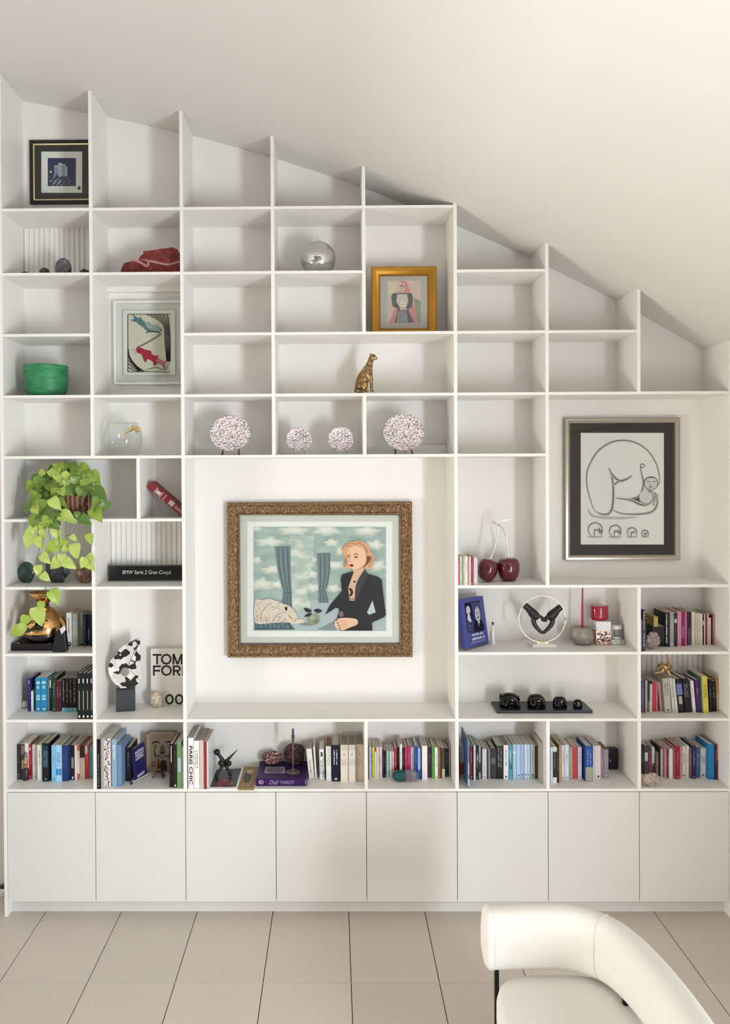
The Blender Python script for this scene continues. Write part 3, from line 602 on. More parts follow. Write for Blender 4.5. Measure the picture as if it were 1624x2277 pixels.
# ================================================================ books
PAGE = ['#D9CFC0', '#CFC5B6', '#E0D8CB', '#C9BDAC']
INK = random.Random(11)
def marks(b, x0, x1, z0, z1, y, mi, sx=None):          # rows of illegible lettering running up a spine
    w = (x1 - x0); n = 2 if w > .03 else 1
    for r in range(n):
        cx = x0 + w * (.5 if n == 1 else .32 + .36 * r); hw = min(.0042, w * .13); z = z0
        while z < z1:
            l = INK.uniform(.002, .0045)
            if INK.random() > .2: b.rect(cx - hw, cx + hw * INK.uniform(.4, 1), z, z + l, y, mi)
            z += l + .0016
def blend(a, c, t): return '#' + ''.join('%02X' % round(int(a[i:i + 2], 16) * (1 - t) + int(c[i:i + 2], 16) * t) for i in (1, 3, 5))
LASTX = [-9.]
def book(cell, sp, prev, nxt):
    ox, oy, sc, zk, xl, xr, phrase = cell
    x0, x1, yt, yb, nm, hx = sp[:6]; o = sp[6] if len(sp) > 6 else {}
    zs = hi(zk) + .0002; P = lambda a, c: (ox + a * sc, oy + c * sc)
    xm = (x0 + x1) / 2; tx = o.get('l', (x0, x1)); tm = (tx[0] + tx[1]) / 2
    y0 = min(max(G(*P(xm, yb), zs).y, .002), .23)
    if 'y' in o: y0 = o['y']
    a0, a1 = W(*P(x0, yb), y0), W(*P(x1, yb), y0); tp = W(*P(tm, yt), y0)
    X0, X1 = max(a0.x, xl + .0008), min(a1.x, xr - .0008); h = tp.z - zs
    ang = math.atan2(tp.x - (a0.x + a1.x) / 2, h) if 'l' in o else 0.
    if ang: X1 = X0 + (X1 - X0) * math.cos(ang) * .93
    if LASTX[0] > X0 - .05: X0 = max(X0, LASTX[0] + .0005)
    w = max(X1 - X0 - .0006, .0045); LASTX[0] = X0 + w
    h = h / math.cos(ang)
    d = o.get('d', max(.06, min(D - .012 - y0, h * .82)))
    lx = 0. if ang <= 0 else -w
    between = f'between {prev} and {nxt}' if prev and nxt else (f'beside {nxt} one' if nxt else f'beside {prev} one') + ' at row end'
    lab = o.get('lab') or f'{nm} book {between}, {phrase}'
    t = thing('book', lab, 'book', (X0 - lx, y0, zs), (0, ang, 0), 'books in the bookcase')
    hard = o.get('h', 0); bt = .0028 if hard else .0011; ov = .003 if hard else .0003
    bt = min(bt, w * .2); m = mat(hx, .38 if not hard else .5, nz=.05, spec=.3)
    b = MB().box(lx, lx + w, 0, bt, 0, h).box(lx, lx + bt, bt, d, 0, h).box(lx + w - bt, lx + w, bt, d, 0, h)
    obj('cover', b, m, t, local=True)
    obj('page_block', MB().box(lx + bt, lx + w - bt, bt, d - ov, ov, h - ov), mat(o.get('pg', PAGE[INK.randrange(4)]), .9, nz=.08, sc=160), t, local=True)
    pm, pb, k = [], MB(), 1
    def mi(hh):
        m_ = mat(hh, .5, nz=.04)
        if m_ not in pm: pm.append(m_)
        return pm.index(m_)
    for q in o.get('b', ()):
        fz0, fz1, hh = q[:3]; fx0, fx1 = q[3:5] if len(q) > 3 else (0, 1)
        pb.rect(lx + w * fx0, lx + w * fx1, h * fz0, h * fz1, -.0003 * k, mi(hh)); k += 1
    ink = o.get('tc') or ('#EDE8DC' if sum(lin(hx)[:3]) < 1.1 else '#4A443E')
    if o.get('dots'):
        rg_ = random.Random(6)
        for i in range(58):
            cx_, cz_, r_d = w * rg_.uniform(.12, .88), h * (i + rg_.uniform(.1, .9)) / 58, rg_.uniform(.0028, .0052)
            pb.add([(lx + cx_ + r_d * math.cos(a_), -.0004 - .00002 * i, cz_ + r_d * math.sin(a_)) for a_ in [math.pi * j / 5 for j in range(10)]], [tuple(range(10))], mi(['#2A2233', '#7A4A5A', '#C08C8A', '#1C1A2A', '#A56A55', '#5C5A72'][i % 6]))
    if o.get('t'):
        for key, fz0, fz1, fx0, fx1 in o['t']:
            pb.text(key, lambda u, v_: Vector((lx + w * v_, -.0003 * k, h * u)), fz1, fz0, fx0, fx1, mi(ink)) ; k += 1
    elif o.get('s', 1) and w > .008:
        a_, c_ = o.get('sz', (.35 + INK.random() * .15, .72 + INK.random() * .15))
        if 'tc' not in o: ink = blend(ink, hx, .45)
        marks(pb, lx, lx + w, h * a_, h * c_, -.0003 * k, mi(ink)); k += 1
        if INK.random() < .6: pb.rect(lx + w * .32, lx + w * .68, h * .045, h * .045 + min(.010, w * .4), -.0003 * k, mi(ink))
    if pb.v: obj('spine_print', pb, pm, t, local=True)  # colour bands, dots and lettering printed on the spine
    return t
def shelf_row(cell, specs):
    short = lambda sp: sp[4].split()[-1] if len(sp[4].split()) < 3 else ' '.join(sp[4].split()[-2:])
    LASTX[0] = -9.
    for i, sp in enumerate(specs):
        book(cell, sp, short(specs[i - 1]) if i else '', short(specs[i + 1]) if i + 1 < len(specs) else '')
def cellx(k0, k1): return k0 * MOD + VT, k1 * MOD - VT
def cell(reg, zk, k0, k1, phrase, wz=1624):
    xl, xr = cellx(k0, k1); return (reg[0], reg[1], (reg[2] - reg[0]) / wz, zk, xl, xr, phrase)

shelf_row(cell((0, 1600, 215, 1770), 'j', 0, 1, 'row with the bottle figurine'), [
    (222, 355, 415, 1005, 'black matt', '#232322', {'pg': '#BDB8AE', 'tc': '#6E6A64', 'b': [(.06, .18, '#4A4743', .2, .7)]}),
    (357, 416, 415, 1008, 'plum brown', '#3A2B2E', {'b': [(.72, .97, '#7A6470'), (.3, .55, '#B08A58', .2, .8)]}),
    (420, 476, 400, 1004, 'cream and black', '#EADFD3', {'s': 0, 'b': [(0, .3, '#1C1512')]}),
    (480, 545, 430, 990, 'carmine red', '#A51F38', {'b': [(.84, .94, '#F0DCD8', .2, .5)], 'pg': '#5A3328'}),
    (547, 628, 420, 998, 'oatmeal linen', '#CFC9BC', {'pg': '#8F7861', 'tc': '#A59E90'}),
    (630, 712, 430, 1025, 'mint white', '#DDE4DC', {'tc': '#4E5A58'}),
    (714, 826, 400, 1042, 'black and petrol', '#12161F', {'h': 1, 'b': [(.40, .94, '#1D4656', .08, .84), (.41, .93, '#17384A', .12, .80)], 'tc': '#5A8A98'}),
    (828, 868, 450, 1012, 'bottle green', '#1F4A40', {}),
    (870, 942, 435, 1050, 'sky blue', '#86C0E4', {'b': [(.06, .11, '#2C7FB8', .3, .7)], 'tc': '#5A9CC8'}),
    (945, 1035, 430, 1050, 'powder blue', '#A6D2EE', {'b': [(.19, .36, '#2B86BE', 0, .45), (.19, .36, '#2B86BE', .55, 1)], 'tc': '#4E8CB8'}),
    (1038, 1150, 435, 1035, 'royal navy', '#24386F', {'h': 1, 'tc': '#3A5490'}),
    (1153, 1188, 420, 1010, 'slate violet', '#3B3F68', {}),
    (1190, 1256, 430, 1016, 'midnight', '#14172C', {'b': [(.34, .65, '#8C8C8A', .2, .8), (.03, .1, '#D8D4CC', .3, .7)], 's': 0}),
    (1258, 1290, 430, 1015, 'ivory', '#E6DACB', {'s': 0}),
    (1292, 1342, 430, 1005, 'rose banded', '#C06A72', {'b': [(.17, .83, '#E9DACD')], 'tc': '#B05060'}),
    (1345, 1428, 430, 1000, 'brown and cream', '#DCCDBC', {'b': [(.63, 1., '#23130F')], 's': 0, 'pg': '#8C6A4A'}),
    (1430, 1500, 430, 995, 'coral red', '#C03A44', {'b': [(.74, .98, '#EFE6DE', .0, .6)], 'pg': '#D9B8AE'}),
    (1503, 1566, 450, 990, 'teal', '#5F9AA6', {'tc': '#22464E'})])
shelf_row(cell((200, 1600, 430, 1770), 'j', 1, 2, 'row by the bronze tower'), [
    (100, 166, 310, 1095, 'tall black', '#101014', {'h': 0, 'y': .004, 'tc': '#8A8A92', 'sz': (.1, .7)}),
    (168, 216, 300, 1072, 'tall pearl grey', '#BDBBB6', {'s': 0}),
    (220, 325, 300, 1060, 'tall polka dotted', '#E9DEDC', {'s': 0, 'dots': 1}),
    (345, 425, 312, 1050, 'tall pale blue', '#8FAEC0', {'h': 1, 't': [('botero', .58, .88, .25, .72)], 'tc': '#DCE8EC'}),
    (430, 500, 398, 1050, 'steel blue hardback', '#6E8BB0', {'h': 1, 's': 0, 'pg': '#A9B7B5'}),
    (570, 642, 440, 955, 'square charcoal', '#1E1A20', {'h': 1, 'tc': '#7A757A', 'y': .12})])
shelf_row(cell((200, 1600, 430, 1770), 'j', 1, 2, 'row end near the bronze tower'), [
    (1250, 1310, 385, 1062, 'slim jet black', '#15130F', {'h': 1, 'b': [(.58, .96, '#E8E4DA', .45, .62)], 's': 0}),
    (1312, 1370, 390, 1070, 'charcoal brown', '#241B1A', {'h': 1, 'b': [(.03, .07, '#E8E4DA', .3, .7)], 'tc': '#5A4A40'}),
    (1372, 1440, 350, 1070, 'apple green', '#6B9560', {'b': [(.35, .65, '#9FBCC4', .2, .9)], 's': 0}),
    (1444, 1482, 425, 1060, 'white and sage', '#D9DAC8', {})])
shelf_row(cell((400, 1590, 700, 1770), 'j', 2, 4, 'row by the black jack'), [
    (103, 168, 275, 885, 'tall white lettered', '#EEEDEA', {'t': [('paris', .08, .84, .18, .85)], 'tc': '#1E1E1E', 'pg': '#A5A29C', 'y': .006}),
    (172, 238, 310, 882, 'snow white', '#F0F0EE', {'tc': '#7A7A78', 'pg': '#A09C94'}),
    (242, 294, 305, 882, 'sand beige', '#CFC5B3', {'s': 0, 'pg': '#A89F90'}),
    (296, 324, 318, 900, 'thin cherry red', '#A82438', {'h': 0, 's': 0}),
    (327, 346, 318, 895, 'marbled white', '#D9DAD8', {'s': 0})])
C3 = cell((660, 1600, 1020, 1770), 'j', 2, 4, 'row beside the purple box')
shelf_row(C3, [
    (125, 184, 295, 598, 'leaning cream', '#E6E1D8', {'l': (92, 158), 't': [('leo', .2, .62, .3, .75)], 'tc': '#4A4640', 'pg': '#A8A59E'}),
    (186, 206, 270, 592, 'leaning thin white', '#E9E6DF', {'l': (158, 188), 's': 0}),
    (234, 284, 297, 602, 'white emblem', '#ECE9E2', {'l': (222, 280), 't': [('alq', .05, .7, .55, .9), ('mis', .2, .62, .15, .48)], 'tc': '#2E2A2A', 'b': [(.75, .9, '#4A4A58', .25, .75)]}),
    (298, 352, 270, 617, 'pale lettered', '#E4E6E0', {'l': (289, 350), 't': [('mythos', .45, .95, .25, .8)], 'tc': '#8A9498', 'pg': '#8A6848'}),
    (358, 436, 255, 620, 'blue black', '#141630', {'l': (350, 434), 'tc': '#D8D6E0'}),
    (442, 516, 255, 632, 'first ivory volume', '#E2D8CB', {'h': 1, 'b': [(.45, .62, '#D2C4B4', .1, .9), (.70, .78, '#B9A894', .4, .6), (.86, .98, '#CDBFB0', .1, .9)], 's': 0, 'pg': '#948C7E'}),
    (520, 594, 255, 628, 'second ivory volume', '#E2D8CB', {'h': 1, 'b': [(.45, .62, '#D2C4B4', .1, .9), (.70, .78, '#B9A894', .4, .6), (.86, .98, '#CDBFB0', .1, .9)], 's': 0, 'pg': '#948C7E'}),
    (598, 674, 250, 620, 'third ivory volume', '#CDBBA8', {'h': 1, 'b': [(.45, .62, '#C0AE9A', .1, .9), (.70, .78, '#A8967F', .4, .6)], 's': 0, 'pg': '#948C7E'})])
shelf_row(cell((660, 1600, 1020, 1770), 'j', 4, 5, 'row behind the glass capsule'), [
    (712, 724, 275, 600, 'crimson', '#A0204A', {}), (728, 754, 275, 596, 'baby blue', '#A9CDE6', {}), (760, 784, 280, 586, 'lemon yellow', '#E4DC3A', {}),
    (786, 801, 280, 586, 'white with red top', '#ECEAE4', {'b': [(.86, 1, '#B02A2C')], 's': 0}), (803, 828, 275, 585, 'white with gold letters', '#EDE8DC', {'tc': '#C9A83C'}),
    (832, 859, 275, 585, 'blush pink', '#EBD3D6', {}), (862, 876, 305, 582, 'oxblood', '#5A1A2A', {}), (879, 900, 312, 580, 'ink black', '#1C1824', {}),
    (902, 928, 318, 582, 'pale aqua', '#A8CFCB', {}), (933, 956, 320, 585, 'chalk white', '#EBE9E3', {}), (960, 978, 322, 582, 'light cream', '#E2D9C6', {}),
    (980, 1010, 292, 572, 'scarlet', '#D23348', {}), (1012, 1031, 277, 572, 'jet black', '#1A1C1E', {}), (1035, 1060, 250, 570, 'tall bright white', '#F0EFEA', {'y': .15}),
    (1063, 1083, 282, 572, 'espresso', '#2A1A18', {}), (1086, 1115, 277, 572, 'raspberry', '#C83C64', {}), (1117, 1145, 262, 572, 'magenta', '#D0307C', {}),
    (1148, 1181, 280, 575, 'lilac white', '#DEDCE2', {}), (1185, 1215, 265, 590, 'cobalt', '#2A50A8', {}), (1218, 1243, 290, 598, 'blue and white', '#A9C4E4', {'b': [(0, .3, '#2A5CA8')]}),
    (1245, 1257, 275, 598, 'deep blue', '#1E3468', {}), (1259, 1312, 265, 606, 'thick plain white', '#F1F0EC', {'s': 0}), (1314, 1328, 275, 582, 'garnet', '#8A2440', {}),
    (1331, 1352, 277, 580, 'dark petrol', '#24444E', {}), (1356, 1385, 265, 590, 'grass green', '#4E9A3C', {}), (1387, 1418, 280, 590, 'paper white', '#EDECE6', {}),
    (1420, 1445, 270, 588, 'caramel brown', '#8A6428', {}), (1448, 1488, 285, 586, 'grey and white', '#5C5854', {'b': [(0, .3, '#E8E4DE', .3, 1)], 's': 0}),
    (1491, 1525, 290, 572, 'soft black', '#222224', {}), (1528, 1540, 250, 570, 'ash grey', '#A8A59C', {'s': 0})])
shelf_row(cell((1010, 1600, 1215, 1770), 'j', 5, 6, 'row of pale blue paperbacks'), [
    (74, 101, 560, 1050, 'navy and rust', '#1E2038', {'b': [(0, .5, '#7A2428')], 'tc': '#8A8A90'}), (104, 174, 472, 1040, 'grey and brick', '#A8A6A2', {'b': [(.12, .5, '#8A2A2C'), (0, .12, '#B5A59C')]}),
    (234, 271, 362, 1140, 'tall denim blue', '#5A86B0', {'h': 0, 'b': [(.05, .2, '#C4D4E4'), (.28, .52, '#C9DAE8', .2, .9)], 's': 0, 'y': .004, 'd': .25}),
    (275, 340, 470, 1055, 'burgundy', '#8A2038', {'b': [(.02, .15, '#5A1626')]}), (344, 383, 460, 1075, 'thin bone white', '#EBE6DC', {'s': 0}), (386, 440, 450, 1060, 'glossy black', '#1A171C', {'b': [(.55, .7, '#E8E4DC', .4, .7)]}),
    (443, 472, 470, 1052, 'ice blue', '#A6C4CE', {'b': [(.2, .5, '#2A3A44')]}), (475, 496, 480, 1045, 'thin black', '#17171C', {}), (500, 578, 520, 1048, 'shell cream', '#E6DAD2', {'sz': (.2, .5)}),
    (581, 605, 535, 1046, 'aubergine', '#2E2440', {}), (608, 640, 530, 1048, 'sage grey', '#8A9C9C', {}), (648, 746, 510, 1044, 'graphite bible-like', '#3A3838', {'h': 1, 'b': [(.5, .68, '#6A6866', .1, .85)], 's': 0}),
    (752, 870, 465, 1045, 'thick ink black', '#141418', {'sz': (.35, .95), 'pg': '#C9CCBF'}), (876, 962, 450, 1050, 'clean white', '#EEF0F0', {'sz': (.4, .85), 'tc': '#3A3A3C', 'pg': '#9A7E60'}),
    (970, 1028, 450, 1055, 'turquoise', '#4E9CB0', {'b': [(.3, .5, '#2A5A78', .2, .9), (.6, .85, '#8AC8D0', .1, .6)]}), (1036, 1100, 440, 1050, 'pale aqua blue', '#A8CCDC', {'b': [(.74, .8, '#DCE8EC')], 's': 0}),
    (1105, 1171, 440, 1050, 'mist blue', '#B4CCE8', {'b': [(.09, .13, '#2A3A4A', .35, .75)], 's': 0}), (1174, 1238, 440, 1050, 'periwinkle', '#9CB8E6', {'b': [(.11, .15, '#2A3A4A', .35, .75)], 's': 0}),
    (1245, 1288, 440, 1050, 'frost white', '#D4E2F0', {'b': [(.11, .15, '#2A3A4A', .3, .8)], 's': 0}), (1292, 1342, 440, 1050, 'cloud blue', '#B8D0EA', {'b': [(.11, .15, '#2A3A4A', .3, .7)], 's': 0}),
    (1350, 1426, 440, 1048, 'grey green', '#B4BDB4', {'b': [(.10, .14, '#2A3A3A', .3, .65)]}), (1430, 1478, 460, 1040, 'thin umber', '#4A3A36', {'s': 0}), (1512, 1582, 400, 1125, 'tall stone grey', '#B9B5A8', {'s': 0, 'h': 1})])
shelf_row(cell((1210, 1600, 1430, 1770), 'j', 6, 7, 'row by the black block'), [
    (112, 148, 455, 1056, 'silver white', '#E2E4E8', {'y': .05}), (150, 212, 450, 1052, 'black banded white', '#16181E', {'b': [(.87, 1, '#D8E2E6'), (0, .17, '#EEF0F2')]}), (214, 248, 490, 1035, 'navy black', '#141A26', {}),
    (251, 288, 420, 1002, 'mustard', '#C9A45E', {}), (292, 342, 420, 988, 'lavender white', '#E2E2F0', {}), (346, 412, 415, 992, 'pearl white', '#E8E8F2', {}), (416, 475, 455, 972, 'khaki', '#A8A890', {}),
    (478, 553, 450, 966, 'tomato red', '#D8404A', {'b': [(.2, .8, '#C83844', .3, .7)], 's': 0}), (556, 626, 455, 975, 'speckled white', '#DCDCE4', {}),
    (686, 806, 435, 1022, 'thick sapphire', '#1F4A9C', {'h': 1, 'b': [(0, .41, '#9C988A')], 'sz': (.45, .9)}), (809, 836, 430, 995, 'thin milk white', '#E8E6E0', {'s': 0}), (839, 935, 430, 985, 'thick cream', '#E2DDD4', {'b': [(.06, .12, '#4A4A4A', .4, .75)], 's': 0}),
    (938, 975, 480, 970, 'dusty rose', '#B07A86', {}), (978, 1060, 490, 955, 'mauve grey', '#9A8C98', {'pg': '#8A7460'})])
shelf_row(cell((1420, 1600, 1624, 1770), 'j', 7, 8, 'row behind the beige rock'), [
    (70, 106, 440, 970, 'black edged', '#1A1A1C', {}), (109, 178, 458, 960, 'grey labelled', '#4A4A4C', {'b': [(.45, .75, '#DCDAD4', .1, .9)], 's': 0}), (181, 234, 590, 960, 'short plum', '#8A2A58', {}),
    (237, 290, 490, 970, 'white with black splash', '#E4E0DA', {'b': [(0, .3, '#5A1A2E'), (.28, .4, '#1C1A1A', .2, .9)], 's': 0}), (293, 364, 590, 990, 'taupe', '#7A686A', {}), (367, 393, 480, 1000, 'dark chocolate', '#2A1C1C', {}),
    (396, 436, 520, 1006, 'off white', '#E6DCD0', {}), (440, 500, 520, 1030, 'salmon pink', '#C48A84', {'b': [(0, 1, '#DCC8BC', .7, 1)]}), (503, 540, 525, 1040, 'ruby', '#961E44', {}),
    (543, 614, 520, 1045, 'plain white', '#E8E6E0', {'s': 0}), (622, 662, 500, 1050, 'rosewood', '#A84A58', {}), (665, 736, 475, 1055, 'glossy crimson', '#A01830', {'h': 1}),
    (739, 777, 480, 1030, 'pale pink', '#C9A0A4', {}), (780, 846, 470, 1025, 'bone', '#DAD6CC', {'tc': '#3A3836'}), (849, 898, 465, 1030, 'cream white', '#E4E0D4', {'tc': '#3A3836'}), (901, 948, 510, 1040, 'dusky mauve', '#7A525C', {}),
    (951, 1018, 465, 1050, 'indigo', '#24224C', {'h': 1}), (1022, 1095, 490, 1030, 'denim', '#3A6090', {}), (1099, 1198, 505, 1020, 'pale grey', '#CFD2CE', {'tc': '#5A5E60'}),
    (1206, 1346, 440, 1060, 'thick azure', '#1E7CB8', {'s': 0, 'h': 1}), (1349, 1386, 440, 1065, 'dark plum', '#2E1A2E', {}), (1389, 1464, 440, 1065, 'salmon and maroon', '#C4605E', {'b': [(0, .56, '#4A1C2A')], 'sz': (.1, .5), 'tc': '#8A5A5A'})])
shelf_row(cell((1420, 1330, 1624, 1460), 'h', 7, 8, 'row by the ruffled coral'), [
    (50, 71, 380, 905, 'thin rose', '#B08890', {'y': .022, 's': 0}), (73, 124, 205, 935, 'violet lettered', '#2E1F4A', {'y': .012, 't': [('magic', .1, .95, .2, .75)], 'tc': '#EDE6EE'}),
    (255, 470, 500, 856, 'thick low black', '#0E0D12', {'s': 0}), (478, 556, 255, 860, 'tall black with white bones', '#12121A', {'b': [(.1, .95, '#CFCBC0', .2, .42), (.3, .34, '#12121A', .1, .5), (.6, .63, '#12121A', .1, .5), (.82, .84, '#12121A', .1, .5)], 's': 0}),
    (560, 632, 250, 860, 'silver grey', '#9A9C98', {'b': [(.04, .1, '#D8D8D4', .2, .8)]}), (636, 690, 262, 852, 'brown with white tuft', '#3A2A30', {'b': [(.7, .82, '#CFC8C4', .1, .9)], 's': 0}), (693, 763, 240, 855, 'candy pink', '#D88AA4', {'tc': '#C06A8A'}),
    (766, 818, 255, 850, 'fuchsia and grape', '#7A2456', {'b': [(.2, .75, '#4A3060', .2, .8), (.25, .6, '#CFC4D4', .4, .6)], 's': 0}), (821, 863, 240, 850, 'orchid pink', '#C4557E', {}), (866, 931, 245, 832, 'dark grape', '#2A1E3E', {'b': [(0, .5, '#5A5468', .3, 1)], 's': 0}),
    (935, 1000, 245, 842, 'pale straw', '#D8D0B8', {}), (1003, 1051, 270, 836, 'biscuit', '#CFC4B4', {}), (1055, 1096, 272, 836, 'almond', '#D2C9BA', {}), (1099, 1136, 285, 836, 'eggshell', '#DED6CA', {}),
    (1139, 1166, 290, 828, 'maroon and white', '#6A1630', {'b': [(.65, .8, '#D8D0CC', .1, .9)], 's': 0}), (1168, 1186, 290, 828, 'slim white', '#EDEAE6', {'s': 0}), (1189, 1216, 290, 828, 'wine red', '#6E1832', {}),
    (1219, 1250, 268, 832, 'blush cream', '#D4B4B0', {}), (1253, 1286, 350, 830, 'short ivory', '#DED4C4', {}), (1289, 1312, 300, 825, 'blackish red', '#4A1422', {}), (1316, 1366, 290, 832, 'dusty pink', '#B4808A', {}), (1369, 1432, 310, 836, 'pink and white', '#C490A0', {'b': [(.5, .95, '#DCC8CC', .2, .75)]})])
shelf_row(cell((1420, 1450, 1624, 1610), 'i', 7, 8, 'row under the gold knot'), [
    (66, 103, 490, 1072, 'slate blue', '#5A5C7A', {}), (106, 124, 490, 1075, 'thin prune', '#2E2438', {}), (127, 166, 505, 1050, 'pinkish white', '#DCCCC8', {}), (169, 206, 505, 1060, 'black over grey', '#1C1A20', {'b': [(0, .35, '#9A9894')]}),
    (209, 246, 570, 1056, 'short white', '#DEDAD4', {}), (249, 306, 530, 1050, 'poppy red', '#C8303C', {'s': 0}), (309, 348, 535, 1050, 'rose pink', '#C06A74', {}), (392, 440, 535, 1050, 'leaning pink', '#CF9A9E', {'l': (349, 390)}),
    (476, 602, 470, 1075, 'thick light grey', '#B9B8B2', {'l': (428, 548), 'tc': '#5A5A58', 'pg': '#A88E68'}), (608, 660, 465, 1070, 'leaning light', '#D2D1CA', {'l': (553, 592)}), (664, 712, 475, 1070, 'leaning white', '#DCDAD2', {'l': (606, 648)}),
    (718, 826, 475, 1075, 'black with lavender panel', '#17161C', {'l': (668, 764), 'b': [(.52, .85, '#6A70A8'), (.25, .48, '#A9A894', .2, .8)], 's': 0, 'h': 1}), (836, 950, 470, 1070, 'leaning navy', '#151428', {'l': (772, 892), 'h': 1}), (975, 1028, 510, 1075, 'leaning thin white', '#DEDCD6', {'l': (922, 985)}),
    (1036, 1116, 490, 1068, 'royal purple', '#4A2468', {'l': (990, 1086)}), (1119, 1142, 440, 1080, 'thin sea green', '#3E6E68', {'l': (1090, 1114), 's': 0}), (1146, 1258, 435, 1088, 'bright yellow', '#CFC054', {'l': (1116, 1228), 'tc': '#8A7C2C'}),
    (1264, 1318, 480, 1060, 'black purple', '#1E1622', {'l': (1240, 1304)}), (1321, 1386, 510, 1052, 'short black', '#18141C', {'l': (1308, 1360)}), (1394, 1468, 470, 1055, 'amber and white', '#C9A048', {'l': (1372, 1458), 'b': [(.08, .54, '#D6D2C4', .2, .9)], 's': 0})])
shelf_row(cell((0, 1300, 215, 1460), 'h', 0, 1, 'row by the gold bag'), [
    (1125, 1213, 475, 1050, 'white slanted', '#E8E4DE', {'l': (1112, 1205), 'tc': '#4A4A4A'}), (1220, 1308, 490, 1045, 'grey green', '#9CA39C', {}), (1318, 1402, 480, 1022, 'lettered grey', '#A9ACA4', {'t': [('tony', .06, .58, .3, .7)], 'tc': '#2A2A28', 'b': [(0, .05, '#1C1A18')]}),
    (1405, 1447, 500, 1040, 'black petrol', '#1C2C38', {}), (1450, 1514, 500, 1022, 'prussian blue', '#2A3C5C', {'b': [(.2, .55, '#A9B4C0', .3, .7)], 's': 0}), (1517, 1538, 500, 1040, 'thin dark', '#1A1C22', {'s': 0})])
shelf_row(cell((0, 1450, 215, 1610), 'i', 0, 1, 'row by the small shell'), [
    (470, 524, 440, 995, 'ultramarine', '#26246A', {'h': 1, 'b': [(.82, .95, '#C9C8D8', .3, .5)]}), (527, 552, 655, 995, 'short slim white', '#F0EFEC', {'s': 0, 'd': .1}), (556, 598, 475, 978, 'dark navy', '#1A1A3A', {}),
    (601, 688, 435, 1000, 'first cyan', '#2A8CB8', {'b': [(.82, .9, '#A9DCE8', .15, .85), (.68, .76, '#A9DCE8', .3, .7), (.42, .5, '#8ACCE0', .15, .85), (.35, .40, '#C4E4EE', .15, .85), (.05, .1, '#E0F0F4', .3, .75)], 's': 0}),
    (691, 790, 430, 1000, 'second cyan', '#2A8CB8', {'b': [(.82, .9, '#A9DCE8', .15, .85), (.68, .76, '#A9DCE8', .3, .7), (.42, .5, '#8ACCE0', .15, .85), (.35, .40, '#C4E4EE', .15, .85), (.05, .1, '#E0F0F4', .3, .75)], 's': 0}),
    (794, 830, 450, 990, 'grey sage', '#6A8078', {}), (833, 872, 460, 986, 'green black', '#16241E', {'b': [(.74, .98, '#E6E8E2', .1, .8)]}), (877, 945, 425, 1000, 'forest green', '#28402F', {'h': 1}), (948, 990, 490, 995, 'maroon', '#5A2438', {'tc': '#C9A8A8'}), (993, 1038, 480, 992, 'wine', '#682A40', {'tc': '#D0B0B0'}),
    *[(a, c, 440, 1008, n_ + ' aqua footed', '#121214', {'b': [(0, .13, '#6AB4C4')], 'sz': (.3, .95), 'tc': '#A9A49A', 'pg': '#B9ACA0'}) for a, c, n_ in ((1040, 1100, 'first'), (1103, 1160, 'second'), (1163, 1215, 'third'), (1218, 1292, 'fourth'))],
    *[(a, c, 355, 1080, n_ + ' tall green', '#101C1C', {'h': 1, 'b': [(.78, .88, '#ECECE4', .35, .58), (.2, .62, '#B9B9A9', .4, .55), (.03, .075, '#ECECE4', .3, .68)], 's': 0, 'y': .012}) for a, c, n_ in ((1302, 1370, 'first'), (1372, 1440, 'second'), (1442, 1510, 'third'), (1512, 1580, 'fourth'))]])
shelf_row(cell((1010, 1140, 1220, 1310), 'g', 5, 6, 'row beside the cherries'), [
    (55, 98, 755, 1250, 'slim red', '#CF4A40', {}), (102, 143, 755, 1250, 'seafoam', '#B4D4C8', {'tc': '#3A6A60'}), (147, 186, 755, 1250, 'olive', '#948A50', {'b': [(0, 1, '#E0DCCF', .6, 1)]}), (190, 238, 755, 1250, 'soft white', '#E8E0DC', {}),
    (242, 290, 755, 1250, 'tan striped', '#A8865E', {'b': [(0, 1, '#EDE6DA', .55, 1)]}), (293, 332, 745, 1250, 'claret', '#962440', {}), (338, 405, 770, 1240, 'pinkish grey', '#E0DADC', {'s': 0})])
# red book slumped in the short compartment
s = 430 / 1624
HB = W(1226 * s, 1000 + 312 * s, .165); HB.x = max(HB.x, W(307.5, 1090, 0).x + VT + .001); T_ = .042; zf = hi('f') + .0006; xr_ = 2 * MOD - VT - .0015
a = R(36)
for _ in range(20):
    L_ = (xr_ - HB.x - T_ * math.sin(a)) / math.cos(a); a = math.asin(min(.95, (HB.z - zf) / L_))
t = thing('book', 'dark red cloth book slumped diagonally in its own small compartment', 'book', (0, .165, 0), (0, a, 0), 'books in the bookcase')
t.location = (HB.x, .165, zf + L_ * math.sin(a))
obj('cover', MB().box(0, L_, 0, .003, 0, T_).box(0, L_, .003, .15, 0, .003).box(0, L_, .003, .15, T_ - .003, T_), mat('#82202C', .5, nz=.08), t, local=True)
obj('page_block', MB().box(.004, L_ - .004, .003, .147, .003, T_ - .003), mat('#C9C0B0', .9), t, local=True)
b = MB()
for x in (.055, .10, .125): b.rect(x, x + .003, 0, T_, -.0004)
b.rect(.165, .20, .006, T_ - .006, -.0004)
for i in range(5): b.rect(.062 + i * .007, .067 + i * .007, .008, T_ - .010 - .004 * (i % 2), -.0004)
for i in range(3): b.rect(.21, .27, .012 + i * .007, .0145 + i * .007, -.0004)
obj('spine_print', b, mat('#E2D2C4', .6), t, local=True)

